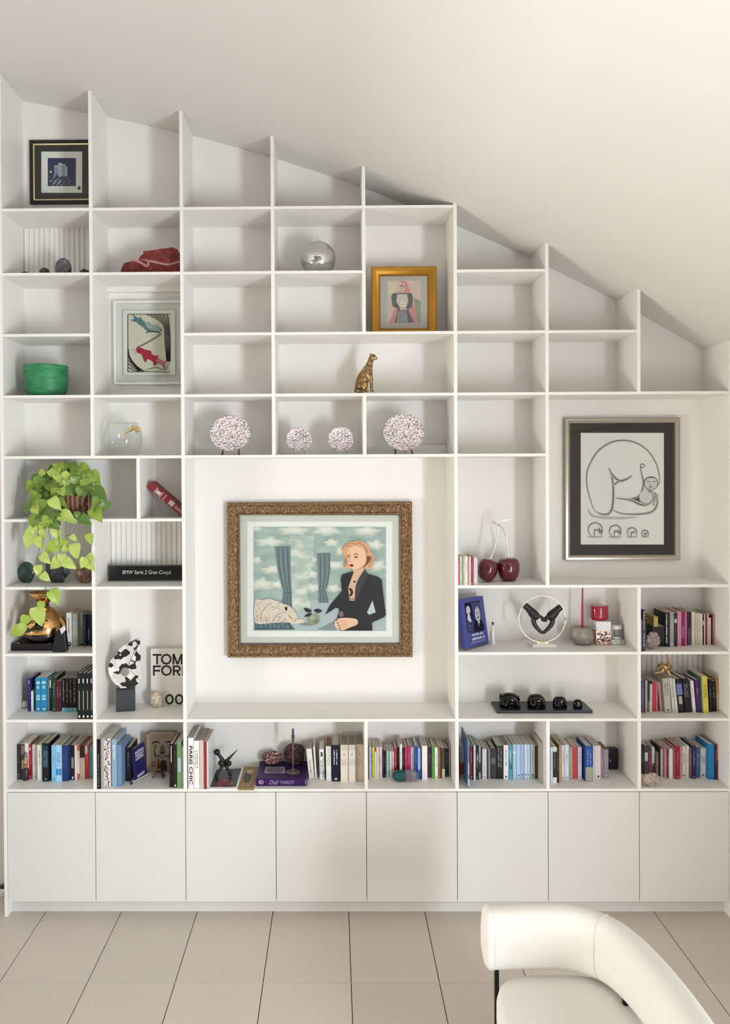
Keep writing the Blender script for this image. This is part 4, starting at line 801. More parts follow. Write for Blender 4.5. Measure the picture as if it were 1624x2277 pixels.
# ================================================================ things on the shelves
def rot_to(ax): return Vector((0, 0, 1)).rotation_difference(Vector(ax)).to_matrix()
def rock(name, label, cat, reg, wz, zk, u0, u1, v0, v1, m, depth=.8, seed=1, amp=.25, fr=2.2, fine=.0, pw=1., y=None, zs=None, flat=None, nu=40, nv=24, group=None, sm=None):
    sc = (reg[2] - reg[0]) / wz; P = lambda a, c: (reg[0] + a * sc, reg[1] + c * sc)
    z = (hi(zk) if zs is None else zs) + .0005
    if y is None: y = G(*P((u0 + u1) / 2, v1), z).y
    l, r_, tp = W(*P(u0, v1), y), W(*P(u1, v1), y), W(*P((u0 + u1) / 2, v0), y)
    rx, rz = (r_.x - l.x) / 2, (tp.z - z) / 2; ry = rx * depth; c = Vector(((l.x + r_.x) / 2, y + ry * .9, z + rz))
    if c.y + ry > D - .004: c.y = D - .004 - ry
    kc = int(c.x / MOD); lx_, rx_ = kc * MOD + VT + .0015, (kc + 1) * MOD - VT - .0015
    if zs is not None: lx_, rx_ = -9, 9
    if c.x - rx < lx_: rx = min(rx, (c.x + rx - lx_) / 2); c.x = lx_ + rx
    if c.x + rx > rx_ and name != 'ruffled_coral': rx = min(rx, (rx_ - c.x + rx) / 2); c.x = rx_ - rx
    def df(d):
        k = 1 + amp * nz3(d, fr, seed) + (fine * nz3(d, fr * 5, seed + 3) if fine else 0)
        q = (abs(d.x) ** pw + abs(d.y) ** pw + abs(d.z) ** pw) ** (-1 / pw) if pw != 2 and pw > 2 else 1
        return k * q
    t = thing(name, label, cat, (c.x, c.y, z), group=group)
    b = MB().ball((0, 0, 0), 1, nu, nv, df=df)
    xs = [p.x for p in b.v]; ys = [p.y for p in b.v]; zz = [p.z for p in b.v]
    f = lambda v, lo_, hi_, c_, r: c_ + ((v - lo_) / (hi_ - lo_) * 2 - 1) * r
    b.v = [Vector((f(p.x, min(xs), max(xs), c.x, rx), f(p.y, min(ys), max(ys), c.y, ry), f(p.z, min(zz), max(zz), c.z, rz))) for p in b.v]
    cut = z + rz * .10                                        # sits on a flattened underside
    b.v = [Vector((p.x, p.y, max(p.z, cut) - rz * .10 * (1 - (max(p.z, cut) - cut) / (2 * rz - rz * .1)))) for p in b.v]
    obj('body', b, m, t, smooth=sm); return t

# ---- top compartments: polished stones, red slab
M_GREYST = ramp_mat('grey_stone', 'noise', 55, [(.35, '#3E3A3C'), (.6, '#6E686A'), (.75, '#A29C9C')], .35)
M_DKST = ramp_mat('dark_stone', 'noise', 45, [(.4, '#2A2222'), (.65, '#54423E'), (.8, '#7A6660')], .35)
RG = (0, 130, 430, 620)
rock('polished_stone', 'tall egg shaped grey stone against the ribbed back', 'stone', RG, 1624, 'b', 447, 585, 1662, 1800, M_GREYST, y=.10, amp=.04, sm=180)
rock('polished_stone', 'small dark reddish stone close beside the grey egg stone', 'stone', RG, 1624, 'b', 318, 408, 1748, 1800, M_DKST, y=.09, amp=.2, seed=4, sm=180)
rock('polished_stone', 'small dark stone tucked against the divider near the egg stone', 'stone', RG, 1624, 'b', 660, 742, 1757, 1800, M_DKST, y=.09, amp=.2, seed=6, sm=180)
rock('polished_stone', 'lowest dark pebble barely showing above the ribbed compartment board', 'stone', RG, 1624, 'b', 170, 232, 1782, 1800, M_DKST, y=.09, amp=.1, seed=8, sm=180)
s = 430 / 1624; ys = .13
fn = lambda a, c: W(a * s, 130 + c * s, ys)
t = thing('stone_slab', 'rough dark red stone slab with a pale vein across', 'stone', (.88, .16, hi('b')))
M_REDST = ramp_mat('red_stone', 'noise', 35, [(.35, '#5A1E1C'), (.55, '#7E2C28'), (.75, '#96403A')], .75, bump=.6)
pts = [(1012, 1795), (1030, 1740), (1042, 1718), (1080, 1708), (1130, 1695), (1160, 1692), (1180, 1660), (1203, 1640), (1206, 1612), (1240, 1615), (1290, 1608), (1320, 1606), (1345, 1598), (1400, 1594), (1440, 1586), (1488, 1600), (1500, 1640), (1515, 1690), (1535, 1740), (1545, 1806), (1300, 1804)]
b = MB(); b.extr(pts, fn, (0.004, .07, -.012))
zmin = hi('b') + .0005
b.v = [Vector((p.x, p.y, max(p.z, zmin))) for p in b.v]
obj('body', b, M_REDST, t)
fv = lambda a, c: W(a * s, 130 + c * s, ys - .0006)
b = MB(); b.stroke([(1110, 1690), (1170, 1708), (1240, 1745), (1252, 1702), (1330, 1716), (1400, 1730), (1450, 1722), (1512, 1706)], fv, 17, 0, 3, False)
b.stroke([(1180, 1690), (1230, 1694), (1252, 1704)], fv, 8, 0, 3)
obj('vein', b, mat('#B98A80', .7, nz=.2, sc=80), t, label='pale pinkish vein')

# ---- green bowl, clear fish bowl
c0, c1 = W(52, 872, .13), W(147, 872, .13); zt = W(100, 813, .13).z; z0 = hi('d') + .0005; rr = (c1.x - c0.x) / 2; h = zt - z0
cx = (c0.x + c1.x) / 2; cy = .155
t = thing('bowl', 'deep matt emerald green bowl with rounded base', 'bowl', (cx, cy, z0))
pr = [(.55, 0), (.72, .02), (.86, .10), (.95, .26), (.99, .5), (1, 1), (.975, 1.0), (.965, .5), (.92, .28), (.82, .12), (.5, .05), (0, .05)]
obj('body', MB().lathe([(a * rr, c * h) for a, c in pr], (cx, cy, z0), 48), ramp_mat('green_glaze', 'noise', 14, [(.3, '#1E6A40'), (.7, '#34915C')], .5, stretch=(1, 1, 4)), t, smooth=50)
c0, c1 = W(229, 985, .14), W(315, 985, .14); z0 = hi('e') + .0006; zt = W(270, 940, .14).z; rr = (c1.x - c0.x) / 2; h = zt - z0; cx = (c0.x + c1.x) / 2; cy = .15
t = thing('fish_bowl', 'clear round glass bowl with a gold fish on its rim', 'bowl', (cx, cy, z0))
pr = [(0, .0), (.50, 0), (.66, .03), (.85, .18), (.97, .38), (1, .52), (.96, .70), (.84, .90), (.74, 1.0), (.735, 1.005), (.728, 1.0)]
obj('body', MB().lathe([(a * rr, c * h) for a, c in pr], (cx, cy, z0), 48), M_BOWLGLASS, t, smooth=60)
s = 430 / 1624; q = lambda a, c, y: W(a * s, 600 + c * s, y)
ff = skin('fish_ornament', [q(1036, 1396, .10), q(1046, 1378, .10), q(1075, 1358, .10), q(1110, 1334, .10), (q(1145, 1318, .10)), q(1176, 1338, .10), q(1188, 1352, .10), q(1040, 1352, .10), q(1120, 1300, .10), q(1150, 1372, .10), q(1030, 1418, .10)],
          [(0, 1), (1, 2), (2, 3), (3, 4), (4, 5), (5, 6), (1, 7), (3, 8), (4, 9), (1, 10)], [.004, .005, .008, .014, .017, .011, .004, .003, .005, .006, .003], M_GOLD, t, 2, 3)
ff['label'] = 'gold fish clinging to the rim'

# ---- speckled plates on small stands
M_SPECK = ramp_mat('speckled_glaze', 'cells', 235, [(0, '#F2EDEC'), (.34, '#8A7F8C'), (.44, '#3E3844'), (.56, '#D9BFC4'), (.66, '#E9C9A8'), (.74, '#F4EFEE'), (.86, '#5A4E62'), (.93, '#C9A4B4')], .3, interp='CONSTANT')
M_STAND = mat('#5A4A40', .4, .3)
def plate(label, x0, x1, y0, y1, cy, big):
    l, r_, tp, bt = W(x0, (y0 + y1) / 2, cy), W(x1, (y0 + y1) / 2, cy), W((x0 + x1) / 2, y0, cy), W((x0 + x1) / 2, y1, cy)
    c = Vector(((l.x + r_.x) / 2, cy, (tp.z + bt.z) / 2)); rad = (r_.x - l.x) / 2; kz = (tp.z - bt.z) / 2 / rad
    t = thing('plate', label, 'plate', (c.x, cy, c.z - rad * kz), group='speckled plates on stands')
    ax = Vector((0, -math.sin(R(78)), math.cos(R(78)))); M = rot_to(ax)
    b = MB().lathe([(0, .0), (.6 * rad, .001), (.72 * rad, .006), (rad * .97, .016), (rad, .017), (rad * .97, .012), (.72 * rad, .0), (.6 * rad, -.006), (0, -.006)], c, 48, M=M)
    b.v = [Vector((p.x, p.y, c.z + (p.z - c.z) * kz / .978)) for p in b.v]
    obj('dish', b, M_SPECK, t, smooth=180)
    zb = hi('e') + .0004; b = MB(); e = rad * .42
    for sx in (-e, e):
        zt = c.z - rad * kz * .80
        b.tube([(c.x + sx, cy - .020, zb + .004), (c.x + sx * .96, cy - .012, zb + .012), (c.x + sx * .9, cy - .006, zt - .002)], [.006 if big else .003, .004 if big else .002, .0015], 8)
        b.tube([(c.x + sx, cy - .022, zb + .003), (c.x + sx, cy + .03, zb + .003), (c.x + sx * .8, cy + .038, c.z)], .002, 6)
    b.tube([(c.x - e, cy + .01, zb + .003), (c.x + e, cy + .01, zb + .003)], .002, 6)
    obj('stand', b, M_STAND if big else mat('#C9C4BC', .3, .3), t, smooth=60)
plate('large speckled plate on dark stand, below the empty compartment', 468, 558, 924, 1004, .13, 1)
plate('small speckled plate beside the compartment of the large dark-stand plate', 637, 694, 951, 1005, .13, 0)
plate('small speckled plate standing below the bronze cheetah', 730, 787, 950, 1005, .13, 0)
plate('large speckled plate in front of the low white panel', 852, 943, 921, 1003, .13, 1)
t = thing('white_board', 'low white board leaning behind the large speckled plate', 'board', (W(965, 1000, .30).x, .31, hi('e')))
a, c = W(905, 1000, .3), W(994, 1000, .3)
obj('board', MB().box(a.x, min(c.x, 5 * MOD - VT - .001), .31, .322, hi('e') + .0004, W(950, 990, .31).z), M_SHELF, t, bevel=.001)

# ---- mirror ball
l, r_ = W(669, 565, .14), W(747, 565, .14); rad = (r_.x - l.x) / 2; c = Vector(((l.x + r_.x) / 2, .15, hi('b') + rad + .0006))
t = thing('mirror_ball', 'silver mirror ball with hanging ring on the board', 'mirror ball', (c.x, c.y, hi('b')))
obj('core', MB().ball(c, rad * .985, 32, 20), mat('#55575A', .6), t, smooth=180)
b = MB(); rg = random.Random(3); nl = 34
for i in range(nl):
    t0, t1 = math.pi * (i + .06) / nl, math.pi * (i + .94) / nl; n = max(5, int(2 * nl * math.sin((t0 + t1) / 2)))
    for j in range(n):
        a0, a1 = 2 * math.pi * (j + .05) / n, 2 * math.pi * (j + .95) / n
        nrm = Vector((math.sin((t0 + t1) / 2) * math.cos((a0 + a1) / 2), math.sin((t0 + t1) / 2) * math.sin((a0 + a1) / 2), math.cos((t0 + t1) / 2)))
        tl = Vector((rg.gauss(0, .022), rg.gauss(0, .022), rg.gauss(0, .022)))
        v = []
        for th, a in ((t0, a0), (t1, a0), (t1, a1), (t0, a1)):
            d = Vector((math.sin(th) * math.cos(a), math.sin(th) * math.sin(a), math.cos(th))); v.append(c + d * rad + nrm * ((d - nrm).dot(tl)) * rad * .9)
        b.add(v, [(0, 1, 2, 3)])
obj('mirror_tile', b, mat('#E9E9EA', .05, 1., 0), t, kind='stuff')
b = MB().lathe([(.012, 0), (.012, .008), (0, .008)], c + Vector((0, 0, rad - .002)), 14)
b.tube([c + Vector((.011 * math.cos(a), 0, rad + .014 + .011 * math.sin(a))) for a in [2 * math.pi * i / 16 for i in range(17)]], .0016, 6)
obj('ring', b, M_CHROME, t, smooth=60)

# ---- bronze cheetah
s = 630 / 1624; cq = lambda a, c, dy=0.: W(400 + a * s, 730 + c * s, .14 + dy)
t = thing('cheetah_figurine', 'bronze figurine of a seated cheetah looking over its shoulder', 'figurine', (W(815, 870, .14).x, .14, hi('d')))
M_BRONZE = ramp_mat('bronze', 'noise', 60, [(.35, '#6A5232'), (.55, '#A08458'), (.75, '#C8AE80')], .32, .8, bump=.25)
b = MB()
def limb(pts, rad): b.tube(catmull([tuple(cq(*p)) for p in pts], 4, closed=False), [rad[min(int(i / 4), len(rad) - 1)] + (rad[min(int(i / 4) + 1, len(rad) - 1)] - rad[min(int(i / 4), len(rad) - 1)]) * (i % 4) / 4 for i in range(4 * (len(pts) - 1) + 1)], 14)
limb([(1040, 352), (1040, 325), (1050, 292), (1068, 255), (1082, 225), (1090, 198), (1098, 172)], [.030, .036, .040, .034, .026, .019, .016])
b.ball(cq(1040, 325, .004), (.040, .045, .036), 18, 12); b.ball(cq(1076, 250), (.034, .034, .036), 18, 12)
b.ball(cq(1106, 166), (.022, .021, .021), 18, 12); b.ball(cq(1121, 172, -.004), (.0135, .012, .011), 14, 10)
for dy in (-.016, .016): b.ball(cq(1094, 150, dy), (.006, .005, .008), 10, 8)
for dy in (-.020, .018): limb([(1088, 258, dy), (1096, 292, dy), (1099, 325, dy), (1099, 352, dy)], [.018, .013, .0095, .0085]); b.ball(cq(1103, 360, dy - .002), (.014, .009, .006), 12, 8)
for dy in (-.030, .032): b.ball(cq(1046, 328, dy), (.036, .017, .032), 16, 10); limb([(1052, 345, dy), (1066, 356, dy), (1082, 360, dy)], [.014, .010, .008])
limb([(1012, 345, .01), (1004, 358, -.01), (1020, 364, -.034), (1056, 365, -.044)], [.010, .0075, .006, .005])
zb = hi('d') + .0046; b.v = [Vector((p.x, p.y, max(p.z, zb))) for p in b.v]
o = obj('body', b, M_BRONZE, t, smooth=180)
rm = o.modifiers.new('skin', 'REMESH'); rm.mode = 'VOXEL'; rm.voxel_size = .0028; rm.use_smooth_shade = True
sm = o.modifiers.new('soften', 'SMOOTH'); sm.factor = .5; sm.iterations = 4
a, c = cq(1000, 366), cq(1112, 366)
obj('base', MB().box(a.x + .002, a.x + .062, .105, .175, hi('d') + .0003, hi('d') + .0046), M_BRONZE, t, bevel=.001)

# ---- trailing pothos in a wooden bowl
s = 430 / 1624; q = lambda a, c, y: W(a * s, 1000 + c * s, y)
t = thing('pothos_plant', 'lime green trailing pothos in a dark wooden bowl', 'plant', (q(620, 575, .1).x, .13, hi('f')))
cx = q(612, 500, .12).x; zt = q(612, 385, .12).z; z0 = hi('f') + .0005; rr = q(760, 400, .12).x - cx; h = zt - z0
M_WOODB = ramp_mat('wood_bowl', 'wave', 30, [(.2, '#3E2418'), (.5, '#6E4630'), (.8, '#8A5E42')], .6, stretch=(.4, .4, 2.2), dist=4, bump=.3)
obj('bowl', MB().lathe([(rr * .55, 0), (rr * .8, h * .14), (rr * .96, h * .5), (rr, h * .85), (rr * .97, h), (rr * .91, h), (rr * .88, h * .6), (0, h * .55)], (cx, .14, z0), 36), M_WOODB, t, smooth=50)
obj('soil', MB().lathe([(rr * .9, h * .82), (0, h * .88)], (cx, .14, z0), 24), mat('#2A1E16', .95, nz=.3, sc=120, bump=.6), t)
LEAFM = [ramp_mat('leaf_%d' % i, 'noise', 60, [(.3, a), (.7, c)], .38) for i, (a, c) in enumerate((('#74922E', '#94AE42'), ('#8CA63A', '#AEC656'), ('#5E7E2C', '#7E9C38'), ('#A2B84C', '#C4D678'), ('#46682A', '#688832')))]
def leaf_mesh(i):
    rg = random.Random(i); n = 9; v = []; f = []
    fold, drop, bend, tw = rg.uniform(.15, .55), rg.uniform(.12, .5), rg.uniform(-.14, .14), rg.uniform(-.5, .5)
    for k in range(n + 1):
        tt = k / n; w = .44 * (math.sin(math.pi * min(1, tt * 1.0) ** .62) ** .8) * (1 - .25 * tt) if 0 < tt < 1 else 0.
        for sx in (-1, -.5, 0, .5, 1):
            back = -.13 * max(0, 1 - tt * 4) * (abs(sx) > .3) * (1 if 0 < tt else 0)
            x = sx * w + bend * tt * tt; y = tt + back; z = abs(sx) * w * fold - drop * tt * tt + .025 * math.sin(7 * tt + 3 * sx + i) + tw * sx * w * (tt - .4)
            v.append((x, y, z))
    for k in range(n):
        for j in range(4): a = k * 5 + j; f.append((a, a + 1, a + 6, a + 5))
    me = bpy.data.meshes.new('leaf'); me.from_pydata(v, [], f); me.materials.append(LEAFM[i % 5]); me.polygons.foreach_set('use_smooth', [True] * len(f)); me.update(); return me
LEAVES = [leaf_mesh(i) for i in range(15)]
rg = random.Random(21)
def leaf(p, size, ang, tilt, kind=None):                    # ang: where the tip points in the picture plane (0 = down)
    o = bpy.data.objects.new('leaf', LEAVES[rg.randrange(15) if kind is None else (rg.randrange(3) * 5 + kind)]); COL.objects.link(o); o.parent = t
    d = Vector((math.sin(ang), -.25, -math.cos(ang))).normalized(); n = Vector((rg.uniform(-.35, .35), -math.cos(tilt), math.sin(tilt)))
    n = (n - d * n.dot(d)).normalized(); x = d.cross(n)
    M = Matrix(((x.x, d.x, n.x), (x.y, d.y, n.y), (x.z, d.z, n.z))).to_4x4()
    o.matrix_local = Matrix.Translation(p - Vector(t.location) - d * size * .35) @ M @ Matrix.Diagonal((size, size, size, 1))
    return o
EXPL = [(255, 305, 105, -.4), (330, 265, 110, -.5), (460, 190, 130, .9), (545, 150, 115, .1), (560, 240, 130, -1.0), (640, 180, 120, .5), (700, 165, 130, .9), (790, 220, 120, .5), (650, 265, 125, -.2), (725, 280, 110, .3), (690, 345, 120, .4),
        (550, 350, 140, 1.3), (545, 425, 125, .5), (450, 440, 110, .1), (385, 415, 105, .5), (345, 455, 110, -.2), (232, 480, 100, -.4), (370, 520, 130, -.7), (290, 500, 100, .2), (465, 560, 110, .2), (545, 555, 140, 1.2), (825, 360, 130, 1.0), (812, 450, 110, -.6),
        (800, 530, 125, .9), (890, 460, 85, -.5), (700, 580, 105, .7), (650, 540, 60, .1), (290, 590, 110, -.3), (440, 615, 110, .6), (395, 600, 110, -.4), (300, 400, 115, -.5), (430, 300, 120, .3), (610, 330, 110, .2), (500, 260, 120, -.2), (740, 215, 110, .8), (400, 240, 110, -.7), (470, 360, 115, -.3), (320, 350, 110, -.9), (760, 330, 100, .7)]
for a, c, sz, an in EXPL:
    rad = min(1, math.hypot((a - 560) / 360, (c - 330) / 300)); y = .005 + .15 * (1 - c / 620) - (.02 if c > 380 else 0)
    leaf(q(a, c, -.038 if c > 430 else max(y, -.02)), sz * s / 365 * 1.12, an + rg.uniform(-.4, .4), rg.uniform(.05, 1.0))
for i in range(60):
    an = rg.uniform(0, 2 * math.pi); r0 = math.sqrt(rg.random()); a, c = 540 + 285 * r0 * math.cos(an), 330 + 210 * r0 * math.sin(an)
    if c > 370 and a > 470 or c > 430: continue
    leaf(q(a, c, rg.uniform(.06, .22)), rg.uniform(.05, .075), (a - 540) / 240 + rg.uniform(-.5, .5), rg.uniform(.3, 1.1), rg.choice((0, 2, 4, 1)))
for a, c, sz, an in [(360, 700, 95, -.3), (410, 612, 90, .5), (250, 745, 120, -.35), (320, 760, 90, .2), (470, 690, 90, .2), (445, 815, 120, -.9), (630, 830, 120, .1), (555, 825, 70, -1.0), (612, 735, 60, .7), (755, 735, 85, .3), (370, 900, 95, .7), (320, 1000, 85, .1), (478, 940, 115, -1.0), (562, 950, 105, .8), (740, 950, 110, .5), (520, 905, 80, .2), (705, 940, 85, -.5), (240, 690, 60, -.9), (330, 650, 80, -.2), (490, 770, 80, .5), (545, 780, 70, -.4), (755, 900, 70, .9), (370, 1062, 80, .9), (345, 800, 60, -.2), (275, 660, 80, .3)]:
    leaf(q(a, c, -.035 + rg.uniform(-.01, .01)), sz * s / 375 * 1.15, an, rg.uniform(0, .35), rg.choice((1, 3, 3)))
s4 = lambda a, c: (a, c + 290 / s)                          # the crop that starts 290 lower
for a, c, sz, an in [(455, 120, 115, .5), (350, 210, 75, -.1), (320, 280, 140, .15), (215, 330, 90, -.3), (150, 425, 110, -1.0), (190, 400, 95, -.6)]:
    a, c = s4(a, c); leaf(q(a, c, -.04), sz * s / 375 * 1.2, an, .1, rg.choice((1, 3, 1)))
M_VINE = mat('#6E7A3A', .6)
for i, pth in enumerate(([(380, 420), (330, 480), (320, 640), (330, 830), (310, 940), (350, 1060), (390, 1190), (386, 1175 + 60), (368, 1300), (300, 1370), (215, 1430), (160, 1510)], [(470, 450), (482, 560), (490, 700), (505, 870)], [(540, 480), (550, 600), (555, 760), (580, 850)], [(730, 330), (745, 420), (740, 570), (712, 660), (715, 740), (690, 860), (700, 940), (640, 915)], [(400, 500), (400, 600), (425, 770)], [(715, 740), (738, 700)], [(545, 725), (590, 715)], [(300, 520), (290, 600), (300, 650)])):
    P = catmull([tuple(q(a, c, .05 if (k == 0 and i < 5) else -.026)) for k, (a, c) in enumerate(pth)], 5, closed=False)
    obj('vine', MB().tube(P, .0022, 6), M_VINE, t, smooth=180)
b = MB(); rg2 = random.Random(8)
for i in range(26):
    a, c = rg2.uniform(330, 800), rg2.uniform(200, 450); p = q(a, c, rg2.uniform(0, .12))
    m_ = (p + Vector((cx, .14, zt))) / 2 + Vector((0, -.01, .03)); b.tube([Vector((cx + rg2.uniform(-.04, .04), .14, zt - .02)), m_, p], [.002, .0018, .0012], 5)
obj('stem', b, M_VINE, t, smooth=180, kind='stuff')

# ---- stones and name plate in the compartments below the plant
RG = (0, 1000, 430, 1320)
rock('polished_stone', 'rounded glossy dark green stone standing on edge', 'stone', RG, 1624, 'g', 120, 285, 942, 1120, ramp_mat('green_stone', 'noise', 26, [(.3, '#1E2E2C'), (.6, '#3A4E48'), (.75, '#5A6E66')], .18), depth=.35, amp=.10, fr=1.2, seed=2, sm=180)
rock('rough_stone', 'jagged charcoal grey rock behind the trailing vines', 'stone', RG, 1624, 'g', 368, 570, 910, 1118, ramp_mat('charcoal_rock', 'noise', 30, [(.3, '#1C1E1F'), (.6, '#3A3C3C'), (.8, '#5C5E5C')], .5, bump=.4), depth=.5, amp=.5, fr=1.5, seed=12, nu=14, nv=9)
rock('polished_stone', 'small pinkish brown polished stone beside the divider', 'stone', RG, 1624, 'g', 622, 770, 968, 1122, ramp_mat('brown_stone', 'noise', 30, [(.3, '#5A3E32'), (.5, '#9A7460'), (.75, '#CDA894')], .15), depth=.6, amp=.12, seed=5, sm=180)
y = G(242, 1000 + 1105 * s, hi('g')).y; y = min(y, D - .03)
a, c = W(908 * s, 1290, y), W(1552 * s, 1290, y); x0, x1 = a.x, min(c.x, 2 * MOD - VT - .002); z0 = hi('g') + .0004; z1 = W(300, 1000 + 968 * s, y).z
t = thing('name_plate', 'black car number plate with white lettering, before ribbed back', 'plate', ((x0 + x1) / 2, y, z0))
obj('plate', MB().box(x0, x1, y, y + .004, z0, z1), mat('#0E0E10', .25, nz=.02), t, bevel=.0018)
obj('rim', frame_rings(MB(), x0 + .004, x1 - .004, z0 + .004, z1 - .004, [(0, y - .0002), (.0008, y - .001), (.002, y - .001), (.0026, y - .0002)]), mat('#77777A', .3), t, label='thin embossed grey border')
obj('lettering', MB().text('bmw', lambda u, v_: W(u * s, 1000 + v_ * s, y - .0005), 1028, 1437, 1054, 1013), mat('#E6E6E4', .5), t)

# ---- gold money bag on a black box, black pouch
s = 215 / 1624; q = lambda a, c, y: W(a * s, 1300 + c * s, y)
zb = hi('h') + .0004; yf = G(q(500, 1105, 0).x and 500 * s, 1300 + 1112 * s, zb).y
a, c, d_ = q(190, 1108, yf), q(880, 1108, yf), q(190, 992, yf)
bx0, bx1, bz = a.x, c.x, d_.z
t = thing('plinth_box', 'flat black box under the gold money bag', 'box', ((bx0 + bx1) / 2, yf, zb))
obj('body', MB().box(bx0, bx1, yf, yf + .17, zb, bz), mat('#0B0B0C', .3), t, bevel=.002)
obj('stud', MB().ball((q(318, 968, yf + .01).x, yf + .007, bz), (.005, .005, .004), 12, 8), M_CHROME, t, smooth=180, label='chrome dome stud')
obj('stud', MB().ball((q(840, 968, yf + .01).x, yf + .007, bz), (.005, .005, .004), 12, 8), M_CHROME, t, smooth=180, label='chrome dome stud')
yc = yf + .095; l, r_ = q(372, 800, yc), q(1105, 800, yc); cx = (l.x + r_.x) / 2; rr = (r_.x - l.x) / 2; zk_ = q(700, 340, yc).z; zt = q(700, 175, yc).z; zz = bz + .0005; H = zk_ - zz
t = thing('money_bag_sculpture', 'shiny gold money bag with a black dollar sign and tied neck', 'sculpture', (cx, yc, zz))
pl = lambda a_, i: 1 + (.05 * math.sin(a_ * 9 + i * .3) * max(0, (i - 6)) / 8 if i > 6 else 0)
prof = [(.48, .002), (.74, .055), (.93, .17), (.99, .28), (1.0, .38), (.97, .50), (.86, .65), (.68, .79), (.46, .90), (.28, .97), (.19, 1.0), (.20, 1.03), (.34, 1.12), (.52, 1.24), (.62, 1.36), (.60, 1.365), (.49, 1.25), (.18, 1.06), (0, 1.05)]
obj('bag', MB().lathe([(u * rr, v * H) for u, v in prof], (cx, yc, zz), 54, rf=pl), mat('#DCB074', .12, 1., .04), t, smooth=180)
fr_ = [(u * rr, v * H) for u, v in prof[:11]]
def bag_r(z):
    for (r0, z0_), (r1, z1_) in zip(fr_, fr_[1:]):
        if z0_ <= z <= z1_: return r0 + (r1 - r0) * (z - z0_) / max(z1_ - z0_, 1e-6)
    return fr_[0][0]
def on_bag(u, v, off=.004):
    x = u - cx; z = v - zz; rd = bag_r(max(0, min(z, H))) + off; return Vector((u, yc - math.sqrt(max(rd * rd - x * x, 1e-6)), v))
p0, p1 = q(455, 862, yc - .06), q(810, 575, yc - .06)
obj('dollar_sign', MB().text('$', on_bag, p0.x, p1.x, p0.z, p1.z), M_BLACK, t)
obj('tie', MB().lathe([(.205 * rr, -.012), (.25 * rr, -.006), (.25 * rr, .006), (.205 * rr, .012)], (cx, yc, zk_), 24).ball((q(795, 345, yc).x, yc - .25 * rr, zk_ - .003), (.008, .006, .008), 10, 8), M_BLACK, t, smooth=180, label='black cord round the neck')
obj('base', MB().lathe([(.50 * rr, 0), (.76 * rr, .05 * H), (.965 * rr, .17 * H), (1.005 * rr, .25 * H), (.98 * rr, .25 * H)], (cx, yc, zz + .0003), 48), M_BLACK, t, smooth=180, label='black glazed foot of the bag')
l, r_ = q(905, 1000, .11), q(1122, 1000, .11); tz = q(1060, 690, .11).z
t = thing('leather_pouch', 'black leather pouch with a white tag beside the gold bag', 'pouch', ((l.x + r_.x) / 2, .13, zb))
V = [Vector((x_, .125, z_)) for x_, z_ in ((q(985, 1040, .11).x, zb + .030), (q(1030, 900, .11).x, 0), (q(1068, 760, .11).x, 0))]
V[1].z = q(1030, 900, .11).z; V[2].z = q(1080, 760, .11).z
b = MB()
pp = catmull([(q(905, 1085, 0).x, zb), (q(905, 990, 0).x, q(905, 990, .11).z), (q(935, 850, 0).x, q(935, 850, .11).z), (q(960, 740, 0).x, q(940, 745, .11).z), (q(1040, 700, 0).x, q(1040, 705, .11).z), (q(1092, 690, 0).x, q(1092, 690, .11).z), (q(1112, 850, 0).x, q(1112, 850, .11).z), (q(1128, 1000, 0).x, q(1128, 1000, .11).z), (q(1118, 1080, 0).x, zb)], 4)
px = [a_ for a_, c_ in pp]; shift = l.x - min(px)
b.extr([(a_ + shift * .5, max(c_, zb)) for a_, c_ in pp], lambda a_, c_: Vector((a_, .030, c_)), (0, .042, 0))
po = obj('body', b, mat('#12141C', .28, nz=.1), t, bevel=.012, smooth=60)
obj('tag', MB().poly([(1003, 745), (1085, 686), (1108, 752), (1035, 838)], lambda a_, c_: q(a_, c_, .0288)), mat('#D8D6DC', .6), t, label='white paper tag')
obj('handle', MB().tube([Vector((q(1150, 1010, .07).x + .010 * math.cos(k), .085, q(1150, 1010, .07).z + .0105 * math.sin(k))) for k in [2 * math.pi * i / 18 for i in range(19)]], .0035, 8), M_BLACK, t, smooth=180)
rock('seashell', 'small cream whelk shell on the board beside cyan books', 'shell', (0, 1450, 215, 1610), 1624, 'i', 322, 470, 832, 952, mat('#D8CCBE', .5, nz=.15, sc=60), depth=.8, amp=.25, fr=1.6, seed=9, sm=180)

# ---- marble disc sculpture, coral, large white book
s = 230 / 1624; q = lambda a, c, y: W(200 + a * s, 1400 + c * s, y)
zb = hi('i') + .0004; y0 = G(200 + 410 * s, 1400 + 1295 * s, zb).y
a, c = q(410, 1290, y0), q(695, 1290, y0); wx = c.x - a.x; bz = q(410, 955, y0).z; cx = (a.x + c.x) / 2
t = thing('disc_sculpture', 'black and white marble crescent sculpture on a dark slate block', 'sculpture', (a.x, y0, zb), (0, 0, R(12)))
M_MARB = ramp_mat('breccia_marble', 'cells', 34, [(0, '#121216'), (.30, '#E6E2DC'), (.5, '#EFECE6'), (.68, '#16161A'), (.76, '#DAD4CC')], .25, interp='CONSTANT')
obj('block', MB().box(0, wx * 1.02, 0, .07, 0, bz - zb), mat('#33383A', .45, nz=.2, sc=30), t, local=True, bevel=.001)
pts = [(775, 162), (690, 190), (600, 232), (510, 280), (450, 325), (428, 372), (440, 405), (385, 435), (330, 490), (300, 560), (288, 630), (300, 700), (335, 790), (400, 880), (470, 940), (590, 938), (690, 925), (745, 880), (785, 820), (797, 760), (790, 600), (784, 400)]
fl_ = lambda a_, c_: Vector((q(a_, c_, y0).x - a.x, .018, q(a_, c_, y0).z - zb + .0005))
